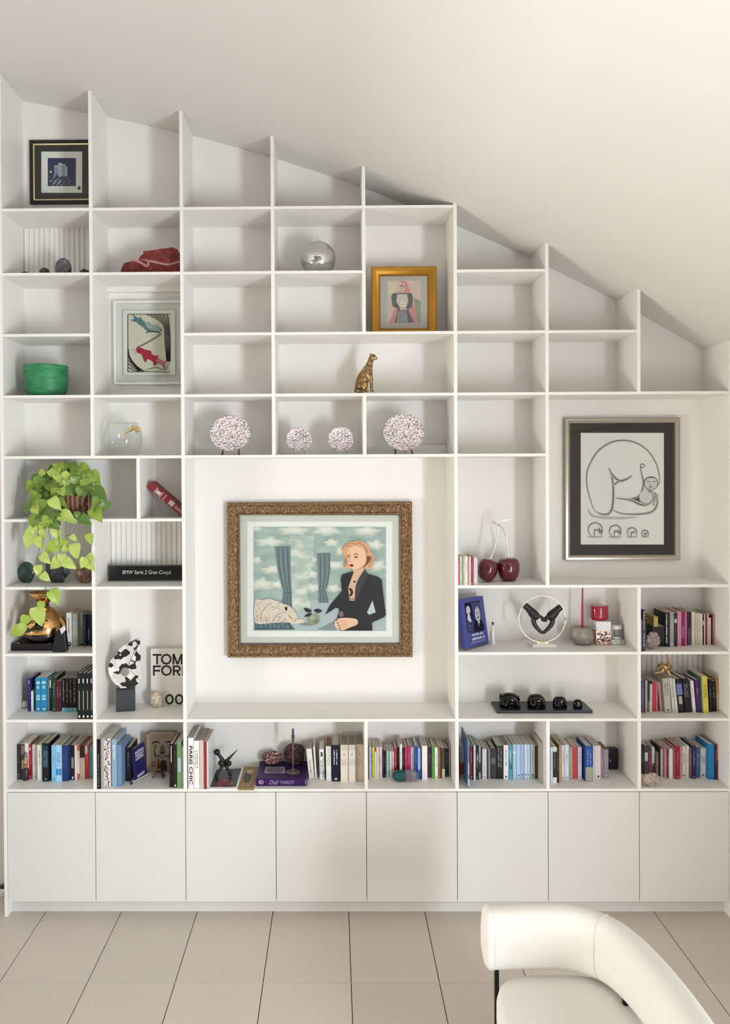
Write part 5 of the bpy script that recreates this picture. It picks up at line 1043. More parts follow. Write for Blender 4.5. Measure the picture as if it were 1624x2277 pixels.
b = MB(); b.extr(pts, fl_, (0, .03, 0)); b.v = [Vector((p.x, p.y, max(p.z, bz - zb + .0003))) for p in b.v]
obj('disc', b, M_MARB, t, local=True, bevel=.001)
cc = fl_(545, 682); rr = 68 * s / 362
obj('boss', MB().lathe([(rr, 0), (rr, .004), (rr * .9, .005), (0, .005)], cc, 28, M=rot_to((0, -1, 0))), mat('#8F8D88', .5), t, local=True, smooth=40)
f2 = lambda a_, c_: fl_(a_, c_) - Vector((0, .0006, 0))
obj('inlay', MB().stroke([(735, 250), (600, 570)], f2, 9, 0, 0, False).stroke([(625, 655), (780, 830)], f2, 7, 0, 0, False), mat('#4A443E', .4), t, local=True)
M_CORAL = ramp_mat('coral', 'noise', 60, [(.3, '#B9A288'), (.6, '#DCCDB8'), (.8, '#EDE4D6')], .7, bump=.5)
rock('coral_piece', 'frilly cream coral piece before the large white book', 'coral', (200, 1400, 430, 1610), 1624, 'i', 935, 1135, 980, 1235, M_CORAL, depth=.7, amp=.3, fr=2.4, fine=.32, seed=3, nu=56, nv=36)
yb = min(G(370, 1400 + 1185 * s, zb).y, D - .055)
a, c = q(958, 1190, yb), q(1660, 1190, yb); tz = q(1200, 300, yb).z
x1 = min(c.x, 2 * MOD - VT - .001)
t = thing('large_book', 'large white book with bold black letters facing out, behind coral', 'book', ((a.x + x1) / 2, yb, zb))
obj('cover', MB().box(a.x, x1, yb, yb + .004, zb, tz).box(a.x, a.x + .004, yb + .004, yb + .042, zb, tz).box(a.x, x1, yb + .042, yb + .046, zb, tz), mat('#E2DED4', .55, nz=.015), t, bevel=.0015)
obj('page_block', MB().box(a.x + .004, x1 - .003, yb + .004, yb + .042, zb + .003, tz - .003), mat('#D9D2C6', .9), t)
fq = lambda u, v: q(u, v, yb - .0006)
sy = (tz - zb) / (q(1200, 300, yb).z - q(1200, 1192, yb).z)
b = MB()
def arc(cx_, cy_, rx_, ry_, a0=0, a1=360, n=28): return [(cx_ + rx_ * math.cos(R(a0 + (a1 - a0) * i / n)), cy_ + ry_ * math.sin(R(a0 + (a1 - a0) * i / n))) for i in range(n + 1)]
TH = 29
def st(pts): b.stroke(pts, fq, TH, 0, 0, False)
st([(985, 397), (1126, 397)]); st([(1056, 397), (1056, 549)]); st(arc(1200, 465, 70, 70))
st([(1313, 549), (1313, 382)]); st([(1313, 384), (1376, 545)]); st([(1376, 545), (1441, 384)]); st([(1441, 382), (1441, 549)])
st([(1005, 562), (1005, 724)]); st([(990, 577), (1112, 577)]); st([(1005, 645), (1102, 645)]); st(arc(1203, 642, 70, 70))
st([(1316, 562), (1316, 722)]); st([(1316, 577), (1376, 577)] + arc(1378, 612, 35, 35, -90, 90, 12) + [(1316, 647)]); st([(1362, 647), (1412, 722)])
st([(1462, 562), (1462, 722)]); st([(1462, 577), (1500, 577)] + arc(1505, 642, 65, 65, -90, 90, 14) + [(1462, 707)])
TH = 31
st(arc(1250, 1095, 53, 68)); st(arc(1403, 1095, 53, 68)); st(arc(1530, 1062, 42, 42, 180, 390, 14) + [(1490, 1162)]); st([(1482, 1160), (1590, 1160)])
b.v = [Vector((min(p.x, x1 - .0005), p.y, p.z)) for p in b.v]
obj('lettering', b, mat('#101014', .5), t)

# ---- bottom shelf: figurine, tower, portrait book, leaning book, rod
s = 215 / 1624; q = lambda a, c, y: W(a * s, 1600 + c * s, y); zb = hi('j') + .0004
y0 = max(G(415 * s, 1600 + 1032 * s, zb).y, .01) ; l, r_ = q(362, 1000, y0), q(470, 1000, y0); cx, rr = (l.x + r_.x) / 2, (r_.x - l.x) / 2; H = q(410, 560, y0).z - zb
t = thing('bottle_figurine', 'dark bottle shaped figurine with gilded middle before the black books', 'figurine', (cx, y0 + rr, zb))
obj('body', MB().lathe([(rr * .9, 0), (rr, H * .04), (rr, H * .25), (rr * .9, H * .36), (rr * .62, H * .42), (rr * .55, H * .45)], (cx, y0 + rr, zb), 24), mat('#2E2428', .3, nz=.15), t, smooth=50)
obj('gilded_band', MB().lathe([(rr * .56, H * .45), (rr * .66, H * .5), (rr * .62, H * .72), (rr * .45, H * .80)], (cx, y0 + rr, zb), 20), ramp_mat('figurine_gilt', 'cells', 160, [(.3, '#B08A50'), (.6, '#6E4E38'), (.8, '#D0B480')], .4, .3, interp='CONSTANT'), t, smooth=60)
obj('head', MB().lathe([(rr * .44, H * .80), (rr * .5, H * .88), (rr * .3, H * .97), (0, H)], (cx, y0 + rr, zb), 16), mat('#8A7078', .4), t, smooth=60)

s = 230 / 1624; q = lambda a, c, y: W(200 + a * s, 1600 + c * s, y)
# portrait book facing out
yb = .262
a, c = q(892, 830, yb), q(1330, 830, yb); tz = q(1000, 236, yb).z
t = thing('portrait_book', 'thick tan book facing out, with a drawn moustached face and letter D', 'book', ((a.x + c.x) / 2, yb, zb))
M_TAN = mat('#A58E74', .6, nz=.10, sc=20)
c.x = min(c.x, 2 * MOD - VT - .066); obj('cover', MB().box(a.x, c.x, yb, yb + .003, zb, tz).box(a.x, a.x + .003, yb + .003, D - .008, zb, tz).box(a.x, c.x, D - .008, D - .005, zb, tz + .003), M_TAN, t)
obj('page_block', MB().box(a.x + .003, c.x - .003, yb + .003, D - .008, zb + .003, tz - .003), mat('#C9BFB0', .9), t)
A = Art(200, 1600, s, yb - .0003)
A.rect(968, 290, 1300, 660, '#9A8A76').rect(976, 298, 1296, 652, '#A99B88')
for sx in (1, -1):
    f = lambda u: 1140 + sx * (u - 1140) if True else u
    A.stroke([(f(975), 385), (f(1010), 355), (f(1060), 352), (f(1092), 372)], 26, '#2E2A26').stroke([(f(985), 408), (f(1025), 398), (f(1065), 420)], 9, '#2E2A26').ell(f(1028), 418, 26, 15, '#CFC4B2').ell(f(1028), 418, 13, 12, '#2A2622').stroke([(f(990), 430), (f(1030), 440), (f(1066), 424)], 8, '#5A5048')
    A.stroke([(f(1130), 545), (f(1080), 575), (f(1030), 560), (f(1014), 500), (f(1020), 420)], 16, '#26221E')
A.poly([(1120, 400), (1160, 400), (1185, 515), (1165, 535), (1140, 528), (1115, 535), (1095, 515)], '#6E6254', 2).ell(1140, 525, 38, 14, '#3A342E').stroke([(1100, 600), (1140, 590), (1180, 600)], 14, '#5A4A40').stroke([(1105, 620), (1140, 630), (1180, 618)], 8, '#7A6A5C')
A.stroke([(1000, 480), (1030, 600), (1090, 650)], 12, '#857663').stroke([(1280, 480), (1250, 600), (1190, 650)], 12, '#857663')
A.text('D', 975, 1038, 672, 740, '#3A2A22').poly([(1110, 655), (1190, 650), (1205, 790), (1120, 790)], '#3E342C', 3)  # letter D, and a dark patch beside the tower
A.done('cover_print', t)
# bronze tower statuette
y0 = G(200 + 1070 * s, 1600 + 925 * s, zb).y; a, c = q(985, 920, y0), q(1158, 920, y0); H = q(1085, 600, y0).z - zb; cx = (a.x + c.x) / 2; hw = (c.x - a.x) / 2
t = thing('tower_statuette', 'small bronze lattice tower statuette with arched base', 'statuette', (cx, y0 + hw * .5, zb))
M_TWR = mat('#5A3C26', .4, .5, .15); cy = y0 + hw * .5
for sx in (-1, 1):
    for sy in (-1, 1):
        b = MB(); P = [(1, 0), (.72, .12), (.5, .28), (.34, .45)]
        b.tube([(cx + sx * hw * u, cy + sy * hw * .5 * u, zb + .003 + H * v) for u, v in P], [.0055, .005, .004, .0035], 6); obj('leg', b, M_TWR, t)
b = MB(); b.tube([(cx - hw * .8, cy - hw * .4, zb + H * .08), (cx - hw * .45, cy - hw * .3, zb + H * .2), (cx, cy - hw * .26, zb + H * .245), (cx + hw * .45, cy - hw * .3, zb + H * .2), (cx + hw * .8, cy - hw * .4, zb + H * .08)], .0022, 6)
obj('arch', b, M_TWR, t)
obj('platform', MB().box(cx - hw * .62, cx + hw * .62, cy - hw * .34, cy + hw * .34, zb + H * .26, zb + H * .29), M_TWR, t); obj('platform', MB().box(cx - hw * .4, cx + hw * .4, cy - hw * .24, cy + hw * .24, zb + H * .45, zb + H * .475), M_TWR, t)
obj('spire', MB().tube([(cx, cy, zb + H * .46), (cx, cy, zb + H * .7), (cx, cy, zb + H)], [hw * .34, hw * .14, hw * .03], 4), M_TWR, t)
# navy book leaning against the square charcoal one, face turned to the room
y0 = .105
p = [q(650, 950, .10), q(880, 800, .26), q(885, 352, .30), q(742, 478, .12)]
t = thing('book', 'navy paperback with white lettering, face turned, behind the white rod', 'book', (p[0].x, .10, zb), group='books in the bookcase')
bl, br = Vector((.757, .118, zb + .001)), Vector((.793, .250, zb + .001)); u = (br - bl); L_ = u.length; u.normalize(); H = (p[3].z - zb) * 1.02; nrm = u.cross(Vector((0, 0, 1))); lean = (Vector((0, 0, 1)) - nrm * .10).normalized(); th = .016
fb = lambda a_, c_, k=0.: bl + u * (a_ * L_) + lean * (c_ * H) + nrm * k
b = MB().hexa([fb(0, 0), fb(1, 0), fb(1, 0, -th), fb(0, 0, -th), fb(0, 1), fb(1, 1), fb(1, 1, -th), fb(0, 1, -th)]); obj('cover', b, mat('#23205A', .35), t)
b = MB()
for r in range(3):
    for i in range(9):
        h_ = INK.uniform(.05, .10); x = .12 + i * .085; z = .80 - r * .10
        b.add([fb(x, z, .0006), fb(x + .05, z, .0006), fb(x + .05, z + h_, .0006), fb(x, z + h_, .0006)], [(0, 1, 2, 3)])
for i in range(6): b.add([fb(.15 + i * .11, .06, .0006), fb(.22 + i * .11, .06, .0006), fb(.22 + i * .11, .15, .0006), fb(.15 + i * .11, .15, .0006)], [(0, 1, 2, 3)])
obj('cover_print', b, mat('#DCDCEA', .5), t)
a, c = G(200 + 615 * s, 1600 + 1000 * s, zb + .008), G(200 + 862 * s, 1600 + 840 * s, zb + .008); a.x += .014; c.x += .034
t = thing('rod', 'thin white rod with a black ball end lying on the board', 'rod', ((a.x + c.x) / 2, (a.y + c.y) / 2, zb)); a.z = c.z = zb + .0095
obj('shaft', MB().tube([a, c], .0032, 10), M_WHITE, t, smooth=60); obj('ball_end', MB().ball(a, .0092, 14, 10), M_BLACK, t, smooth=180)

# ---- bottom shelf: print, jack, tan booklet, purple box with crystals and candlestick
s = 300 / 1624; q = lambda a, c, y: W(400 + a * s, 1590 + c * s, y); g = lambda a, c, z: G(400 + a * s, 1590 + c * s, z)
def slab(corn, z0, z1):
    v = [Vector((x, y, z0)) for x, y in corn] + [Vector((x, y, z1)) for x, y in corn]; return MB().hexa(v)
zt = zb + .010
cr = [g(330, 888, zt), g(694, 886, zt), g(772, 628, zt), g(418, 648, zt)]; cr = [(max(p.x, .0), min(p.y, D - .006)) for p in cr]
t = thing('photo_print', 'white bordered dark photograph mounted on board, lying flat under the jack', 'print', ((cr[0][0] + cr[1][0]) / 2, cr[0][1] + .1, zb))
obj('board', slab(cr, zb, zt), M_WHITE, t)
def bl_(a, c, z): # bilinear on the slab top
    (x0, y0), (x1, y1), (x2, y2), (x3, y3) = cr
    return Vector(((x0 * (1 - a) + x1 * a) * (1 - c) + (x3 * (1 - a) + x2 * a) * c, (y0 * (1 - a) + y1 * a) * (1 - c) + (y3 * (1 - a) + y2 * a) * c, z))
b = MB(); k = 0
for (a0, a1, c0, c1, mi_) in ((.07, .93, .08, .96, 0), (.27, .68, .10, .44, 1), (.62, .82, .14, .30, 2), (.24, .68, .27, .285, 2)):
    k += 1; b.add([bl_(a0, c0, zt + .0003 * k), bl_(a1, c0, zt + .0003 * k), bl_(a1, c1, zt + .0003 * k), bl_(a0, c1, zt + .0003 * k)], [(0, 1, 2, 3)], mi_)
for i in range(22):
    a0, c0 = INK.uniform(.1, .9), INK.uniform(.1, .94); b.add([bl_(a0, c0, zt + .0018), bl_(a0 + .02, c0, zt + .0018), bl_(a0 + .02, c0 + .02, zt + .0018), bl_(a0, c0 + .02, zt + .0018)], [(0, 1, 2, 3)], 3)
obj('photo_image', b, [mat('#121018', .3), mat('#8A1A38', .3), mat('#6A4038', .3), mat('#B9B2B0', .4)], t)
cr2 = [g(700, 893, zb + .007), g(893, 893, zb + .007), g(935, 604, zb + .007), g(780, 604, zb + .007)]; cr2 = [(p.x, min(p.y, D - .006)) for p in cr2]
cr2[0] = (max(cr2[0][0], cr[1][0] + .001), cr2[0][1]); cr2[3] = (max(cr2[3][0], cr[2][0] + .001), cr2[3][1])
t = thing('booklet', 'tan gold booklet with dark printed oval, lying between photograph and purple box', 'booklet', ((cr2[0][0] + cr2[1][0]) / 2, cr2[0][1] + .1, zb)); keep = cr; 
cr = cr2; obj('cover', slab(cr2, zb, zb + .007), mat('#A98E58', .5, nz=.25, sc=60), t)
b = MB(); zz = zb + .0074
b.add([bl_(.42 + .30 * math.cos(k * .35), .52 + .26 * math.sin(k * .35), zz) for k in range(18)], [tuple(range(18))], 0)
b.add([bl_(.52 + .22 * math.cos(k * .35), .78 + .10 * math.sin(k * .35), zz + .0003) for k in range(18)], [tuple(range(18))], 1)
for i in range(14):
    a0, c0 = INK.uniform(.05, .85), INK.uniform(.04, .3); b.add([bl_(a0, c0, zz), bl_(a0 + .1, c0, zz), bl_(a0 + .1, c0 + .03, zz), bl_(a0, c0 + .03, zz)], [(0, 1, 2, 3)], 2 if i % 2 else 0)
for i in range(5): b.add([bl_(.80, .2 + i * .12, zz + .0004), bl_(.92, .2 + i * .12, zz + .0004), bl_(.92, .26 + i * .12, zz + .0004), bl_(.80, .26 + i * .12, zz + .0004)], [(0, 1, 2, 3)], 2)
obj('cover_print', b, [mat('#4A4640', .5), mat('#CDBB8A', .5), mat('#7A5A30', .5)], t)
# jack
yj = .19; zj = zt + .0022
jp = lambda a, c, dy=0.: q(a, c, yj + dy)
t = thing('jack_sculpture', 'oversized matt black toy jack with ball ends and a pointed spike', 'sculpture', (jp(540, 580).x, yj, zj))
ctr = jp(541, 575); M_J = mat('#101012', .42, nz=.03)
def arm(e, r0, r1, rb):
    b = MB().tube([ctr, ctr.lerp(e, .5), e], [r0, (r0 + r1) / 2, r1], 14)
    if rb: b.ball(e, rb, 18, 12)
    return b
k_ = s / 361
lowl, lowr = Vector((jp(452, 668).x, yj - .035, zj + .012)), Vector((jp(612, 655).x, yj - .02, zj + .012))
obj('core', MB().ball(ctr, 36 * k_, 18, 12), M_J, t, smooth=180)
for e, r0, r1, rb in ((jp(447, 445, -.01), 26 * k_, 18 * k_, 38 * k_), (jp(497, 580, -.055), 26 * k_, 22 * k_, 38 * k_), (jp(592, 582, -.045), 24 * k_, 20 * k_, 33 * k_)):
    obj('arm', arm(e, r0, r1, rb), M_J, t, smooth=50)
obj('spike', arm(jp(697, 415, .03), 26 * k_, .0012, 0), M_J, t, smooth=50)
for e in (lowl, lowr): obj('leg', arm(e, 24 * k_, 14 * k_, .0115), M_J, t, smooth=50)
# purple box
zc = zb + .0005; f0, f1 = g(914, 858, zc), g(1552, 850, zc); yf = (f0.y + f1.y) / 2; H = q(1200, 765, yf).z - zc; bk = min(g(1200, 552, zc + H).y, D - .010)
f0x = max(f0.x, cr2[1][0] + .001)
f1.x -= .010
t = thing('card_box', 'deep purple card box lying flat under the crystals and candlestick', 'box', ((f0x + f1.x) / 2, yf, zc))
M_PUR = mat('#311350', .38, nz=.05, spec=.3)
obj('base', MB().box(f0x, f1.x, yf, bk, zc, zc + H * .9), M_PUR, t, bevel=.001); obj('lid', MB().box(f0x - .0006, f1.x + .0006, yf - .0006, bk + .0006, zc + H * .16, zc + H), M_PUR, t, bevel=.0012)
zt2 = zc + H; fq = lambda a_, c_: q(a_, c_, yf - .0012)
obj('lettering', MB().text('tarot', fq, 1205, 1378, 832, 792).text('dali', fq, 1075, 1195, 836, 786), mat('#94849F', .5), t)
A = Art(400, 1590, s, yf - .0012); A.ell(980, 808, 30, 25, '#B59AA0').ell(985, 806, 18, 15, '#7A4E6A').stroke([(1515, 780), (1520, 838)], 7, '#B9A8C4', 0, False); A.done('front_print', t)
P = [g(1015, 700, zt2 + .0004), g(1270, 700, zt2 + .0004), g(1262, 622, zt2 + .0004), g(1035, 622, zt2 + .0004)]
b = MB().add(P, [(0, 1, 2, 3)], 0); cc = (P[0] + P[1] + P[2] + P[3]) / 4
for k, (rx, mi_) in enumerate(((.42, 1), (.34, 0), (.26, 1), (.18, 0), (.09, 1))):
    b.add([cc + (P[1] - P[0]) * (rx * math.cos(i * .3)) * .9 + (P[3] - P[0]) * (rx * math.sin(i * .3)) + Vector((0, 0, .0003 * (k + 1))) for i in range(21)], [tuple(range(21))], mi_)
obj('lid_print', b, [mat('#9A94A8', .45), mat('#2A2038', .45)], t)
RG = (400, 1590, 700, 1770)
M_AME = ramp_mat('brown_crystal', 'cells', 120, [(.2, '#4A2A28'), (.45, '#6E443E'), (.7, '#8A625A'), (.9, '#C4A89E')], .22, bump=.4)
M_GEO = ramp_mat('geode', 'noise', 50, [(.35, '#1E0E14'), (.6, '#3A1E28'), (.8, '#7A5048')], .3, bump=.6)
rock('crystal_cluster', 'brownish pink crystal cluster lying on the purple box', 'crystal', RG, 1624, 'j', 975, 1250, 452, 608, M_AME, depth=.6, amp=.25, fr=1.8, fine=.22, seed=4, zs=zt2 + .0016, y=bk - .085, nu=44, nv=26)
rock('geode', 'dark plum geode slab standing behind the candlestick', 'crystal', RG, 1624, 'j', 1250, 1505, 352, 612, M_GEO, depth=.3, amp=.22, fr=1.5, fine=.08, seed=7, zs=zt2 + .0016, y=bk - .075, pw=4, nu=44, nv=26)
y0 = max(g(1365, 712, zt2).y, yf + .004); l, r_ = q(1275, 655, y0 + .04), q(1452, 655, y0 + .04); rr = (r_.x - l.x) / 2; cx = (l.x + r_.x) / 2; cy = y0 + rr * .72
H = lambda c: q(1365, c, cy).z - zt2
t = thing('candlestick', 'slender metal candlestick with disc foot and purple taper stub', 'candlestick', (cx, cy, zt2 + .0016))
sh = Vector((q(1365, 600, cy).x - cx, 0, 0)); c0 = Vector((cx, cy, zt2 + .0019))
obj('foot', MB().lathe([(rr, 0), (rr, .003), (rr * .6, .006), (.006, .008), (.004, .012)], c0, 40), mat('#8A7472', .3, .7, .1), t, smooth=50)
obj('stem', MB().tube([c0 + Vector((0, 0, .008)), c0 + sh + Vector((0, 0, H(500))), c0 + sh + Vector((0, 0, H(372)))], [.0035, .003, .003], 10).ball(c0 + sh + Vector((0, 0, H(380))), .0055, 12, 8), mat('#9A8482', .25, .8, .1), t, smooth=60)
obj('cup', MB().lathe([(.0055, H(378)), (.0085, H(275)), (.0115, H(268)), (.0115, H(258)), (.009, H(256))], c0 + sh, 20), mat('#8A7478', .25, .8, .1), t, smooth=40)
obj('candle', MB().lathe([(.0085, H(262)), (.0055, H(170)), (.005, H(166)), (0, H(166))], c0 + sh, 16), mat('#43205C', .5), t, smooth=40)

# ---- glass capsule before the coloured paperbacks
s = 360 / 1624; q = lambda a, c, y: W(660 + a * s, 1600 + c * s, y); y0 = G(660 + 1090 * s, 1600 + 637 * s, zb).y
l, r_ = q(965, 580, y0 + .02), q(1222, 580, y0 + .02); rr = (q(1090, 527, y0).z - zb) / 2; cy = min(y0 + rr, .155 - rr); cz = zb + rr + .0003
t = thing('glass_capsule', 'capsule paperweight of half teal, half clear glass lying on its side', 'paperweight', ((l.x + r_.x) / 2, cy, zb)); L_ = r_.x - l.x; M_ = rot_to((1, 0, 0))
mx = l.x + L_ * .5
pf = [(0, 0)] + [(rr * math.sin(k * math.pi / 16), rr * (1 - math.cos(k * math.pi / 16))) for k in range(1, 9)]
gt = mat('#14605E', .05, nz=.08, sc=25); gt.node_tree.nodes['Principled BSDF'].inputs['Transmission Weight'].default_value = .35
obj('teal_half', MB().lathe(pf + [(rr, mx - l.x - .0005), (0, mx - l.x - .0005)], (l.x, cy, cz), 32, M=M_), gt, t, smooth=50)
gc = mat('#D4D8DC', .03, nz=.02); gc.node_tree.nodes['Principled BSDF'].inputs['Transmission Weight'].default_value = .92
obj('clear_half', MB().lathe([(0, 0)] + [(rr, 0)] + [(r0, r_.x - mx - z0_) for r0, z0_ in pf[::-1]], (mx, cy, cz), 32, M=M_), gc, t, smooth=50)

# ---- black photo block in the last double compartment corner
s = 220 / 1624; q = lambda a, c, y: W(1210 + a * s, 1600 + c * s, y); yb = .305
a, c = q(1060, 770, yb), q(1212, 770, yb); tz = q(1100, 476, yb).z
t = thing('photo_block', 'square black photo block standing against the back panel', 'block', ((a.x + c.x) / 2, yb, zb))
obj('block', MB().box(a.x, c.x, yb, D - .003, zb, tz), mat('#101014', .3, nz=.1), t, bevel=.001)
A = Art(1210, 1600, s, yb - .0006); A.poly([(1075, 660), (1090, 650), (1104, 690), (1085, 700)], '#8A8682', 2).poly([(1080, 560), (1105, 545), (1112, 600), (1098, 650), (1084, 640)], '#2E2C30', 3).stroke([(1090, 520), (1120, 505)], 8, '#5A5A5E', 0); A.done('photo_image', t)
rock('beige_rock', 'rough beige rock lying in front of the bottom row books', 'rock', (1420, 1600, 1624, 1770), 1624, 'j', 78, 385, 962, 1198, ramp_mat('beige_rock', 'noise', 50, [(.3, '#8E7C6C'), (.55, '#B8A796'), (.8, '#D6C9B8')], .8, bump=.6), depth=.34, amp=.3, fr=1.6, fine=.08, seed=14, y=.012)
rock('ruffled_coral', 'ruffled grey pink coral lump beside the violet book', 'coral', (1420, 1330, 1624, 1460), 1624, 'h', 130, 402, 600, 886, ramp_mat('pink_coral', 'noise', 60, [(.3, '#7A6A66'), (.55, '#A8958E'), (.8, '#CDBDB4')], .75, bump=.6), depth=.30, amp=.3, fr=2., fine=.28, seed=15, y=.05, nu=56, nv=36)
s = 204 / 1624; q = lambda a, c, y: W(1420 + a * s, 1330 + c * s, y)
zy = None
for o in LABELS.values():
    if o['label'].startswith('thick low black book'):
        ch = [x for x in o.children if x.name.startswith('cover')][0]; zy = o.location.z + max(v.co.z for v in ch.data.vertices); yy = o.location.y; bx = o.location.x; bw = max(v.co.x for v in ch.data.vertices)
t = thing('box', 'small yellow box lying on top of the thick low black book', 'box', (bx, yy, zy))
x1 = q(372, 400, yy - .03).x; x0_ = q(300, 400, yy - .03).x
obj('body', MB().box(bx + .001, x1, yy - .012, yy + .125, zy + .0004, zy + .0004 + (q(330, 318, yy).z - q(330, 494, yy).z)), mat('#B5A24C', .55, nz=.08), t, bevel=.001)
# gold knot lying on the books
s = 204 / 1624; q = lambda a, c, y: W(1420 + a * s, 1450 + c * s, y)
pth = [(500, 48, .16), (518, 110, .15), (540, 180, .14), (535, 240, .13), (490, 290, .12), (430, 310, .14), (382, 300, .16), (362, 250, .17), (390, 205, .15), (430, 215, .12), (470, 260, .10), (510, 300, .11), (555, 285, .14), (560, 240, .16), (520, 215, .16), (480, 240, .13), (450, 300, .11), (420, 340, .11), (360, 362, .115), (285, 368, .12)]
P = catmull([tuple(q(*p)) for p in pth], 5, closed=False); n = len(P)
t = thing('knot_sculpture', 'shiny gold knotted ribbon sculpture resting on top of the leaning books', 'sculpture', (q(440, 380, .13).x, .13, q(440, 400, .12).z))
b = MB().tube(P, [.0025 + .0075 * math.sin(math.pi * min(1, max(.02, i / (n - 1)))) ** .6 for i in range(n)], 10)
obj('knot', b, M_GOLD, t, smooth=180)
obj('foot', MB().tube(catmull([tuple(q(*p)) for p in ((505, 300, .13), (530, 340, .125), (548, 385, .12), (580, 425, .115))], 4, closed=False), [.007] * 9 + [.005, .004, .003, .002], 10), M_GOLD, t, smooth=180)

# ---- cherries
s = 210 / 1624; q = lambda a, c, y: W(1010 + a * s, 1140 + c * s, y); zg = hi('g') + .0006
t = thing('cherry_sculpture', 'two big glossy dark red ceramic cherries on chrome stems', 'sculpture', (q(750, 1200, .17).x, .17, zg))
M_CH = ramp_mat('cherry_glaze', 'noise', 8, [(.3, '#4C0A18'), (.7, '#640F22')], .07); M_CH.node_tree.nodes['Principled BSDF'].inputs['Coat Weight'].default_value = .6
def cherry(u0, u1, v0, v1, y, tilt):
    l, r_ = q(u0, (v0 + v1) / 2, y), q(u1, (v0 + v1) / 2, y); rr = (r_.x - l.x) / 2; zt = q((u0 + u1) / 2, v0, y).z
    cz = (zt + zg) / 2; h = (zt - zg) / 2
    prof = [(0, -1), (.45, -.99), (.68, -.88), (.85, -.60), (.96, -.15), (1, .2), (.97, .55), (.84, .84), (.60, .99), (.34, 1.0), (.14, .93), (0, .88)]
    b = MB().lathe(prof, (0, 0, 0), 40, M=Matrix.Rotation(tilt, 3, 'Y')); xs = [p.x for p in b.v]; zs = [p.z for p in b.v]
    b.v = [Vector(((l.x + r_.x) / 2 + p.x * rr / max(xs), y + p.y * rr * .95, zg + (p.z - min(zs)) / (max(zs) - min(zs)) * 2 * h)) for p in b.v]
    return b
obj('cherry', cherry(400, 757, 782, 1222, .158, R(12)), M_CH, t, smooth=180)
obj('cherry', cherry(742, 1128, 775, 1192, .185, R(-2)), M_CH, t, smooth=180)
P1 = catmull([tuple(q(a, c, .185)) for a, c in ((935, 800), (918, 600), (895, 420), (850, 300), (790, 225), (740, 195), (690, 165), (650, 142))], 5, closed=False)
P2 = catmull([tuple(q(a, c, .168)) for a, c in ((608, 832), (690, 640), (728, 480), (748, 340), (760, 215))], 5, closed=False)
obj('stem', MB().tube(P1, [.0042] * (len(P1) - 10) + [.005, .006, .0065, .006, .005, .0045, .004, .0035, .003, .002], 10), M_CHROME, t, smooth=180); obj('stem', MB().tube(P2, .004, 10), M_CHROME, t, smooth=180)
obj('leaf', MB().extr([(765, 165), (800, 140), (850, 118), (920, 114), (990, 120), (930, 130), (880, 155), (835, 160)], lambda a_, c_: q(a_, c_, .18), (0, .012, -.002)), mat('#A8A8A6', .2, .9), t)

# ---- ring with hands, blue book, glass figurine
s = 430 / 1624; q = lambda a, c, y: W(1000 + a * s, 1290 + c * s, y); g = lambda a, c, z: G(1000 + a * s, 1290 + c * s, z); zh = hi('h') + .0004
yr = .165; rz = (q(778, 132, yr).z - q(778, 522, yr).z) / 2; rx = (q(974, 326, yr).x - q(582, 326, yr).x) / 2; c0 = q(778, 326, yr)
t = thing('ring_sculpture', 'gold ring framing two black hands that form a heart', 'sculpture', (c0.x, yr, zh))
ft = g(800, 568, zh); a, c = q(700, 566, ft.y), q(898, 566, ft.y); bz = zh + .019
obj('base', MB().hexa([(a.x, ft.y, zh), (c.x, ft.y, zh), (c.x - .012, ft.y + .085, zh), (a.x - .012, ft.y + .085, zh), (a.x, ft.y, bz), (c.x, ft.y, bz), (c.x - .012, ft.y + .085, bz), (a.x - .012, ft.y + .085, bz)]), mat('#E9E7E2', .25), t, bevel=.001, label='white marble base')
obj('base_plate', MB().box(c0.x - .035, c0.x + .035, yr - .018, yr + .018, bz, c0.z - rz + .002), M_BRASS, t, label='brass plate under the ring')
obj('ring', MB().tube([(c0.x + rx * math.cos(k), yr, c0.z + rz * math.sin(k)) for k in [2 * math.pi * i / 64 for i in range(65)]], .0036, 8), mat('#E8DEC8', .12, 1., 0), t, smooth=180)
M_HAND = mat('#141315', .42, nz=.1, sc=30)
def hand(pts_palm, fing, thumb, lab):
    b = MB()
    def chain(pts, dy=lambda u: 0., n=12):
        k_ = len(pts); P = catmull([tuple(q(a_, c_, yr)) + (r,) for a_, c_, r in pts], 4, closed=False)
        b.tube([(p[0], p[1] + dy(i / (len(P) - 1)), p[2]) for i, p in enumerate(P)], [p[3] for p in P], n); e = P[-1]; b.ball((e[0], e[1] + dy(1), e[2]), e[3], 12, 8)
    chain(pts_palm, n=18)
    m_ = q(pts_palm[-1][0], pts_palm[-1][1], yr); b.ball(m_, (pts_palm[-1][2] * .9, .031, pts_palm[-1][2] * .95), 18, 12)
    for j, dy in enumerate((-.0215, -.007, .0075, .0215)):                 # four fingers side by side, unequal in length
        x0_, z0_ = fing[0][0], fing[0][1]; f_ = (.96, 1., .98, .88)[j]
        chain([(pts_palm[-1][0], pts_palm[-1][1], fing[0][2])] + [(x0_ + (a_ - x0_) * f_, z0_ + (c_ - z0_) * f_ + (j - 1) * 2, r * (1, 1, .96, .85)[j]) for a_, c_, r in fing], lambda u, dy=dy: dy * (1 - .12 * u))
    chain([(pts_palm[-1][0], pts_palm[-1][1] + 12, thumb[0][2])] + list(thumb), lambda u: -.008 * u)
    o = obj('hand', b, M_HAND, t, smooth=180, label=lab)
    rm = o.modifiers.new('skin', 'REMESH'); rm.mode = 'VOXEL'; rm.voxel_size = .0017; rm.use_smooth_shade = True
    sm = o.modifiers.new('soften', 'SMOOTH'); sm.factor = .5; sm.iterations = 3
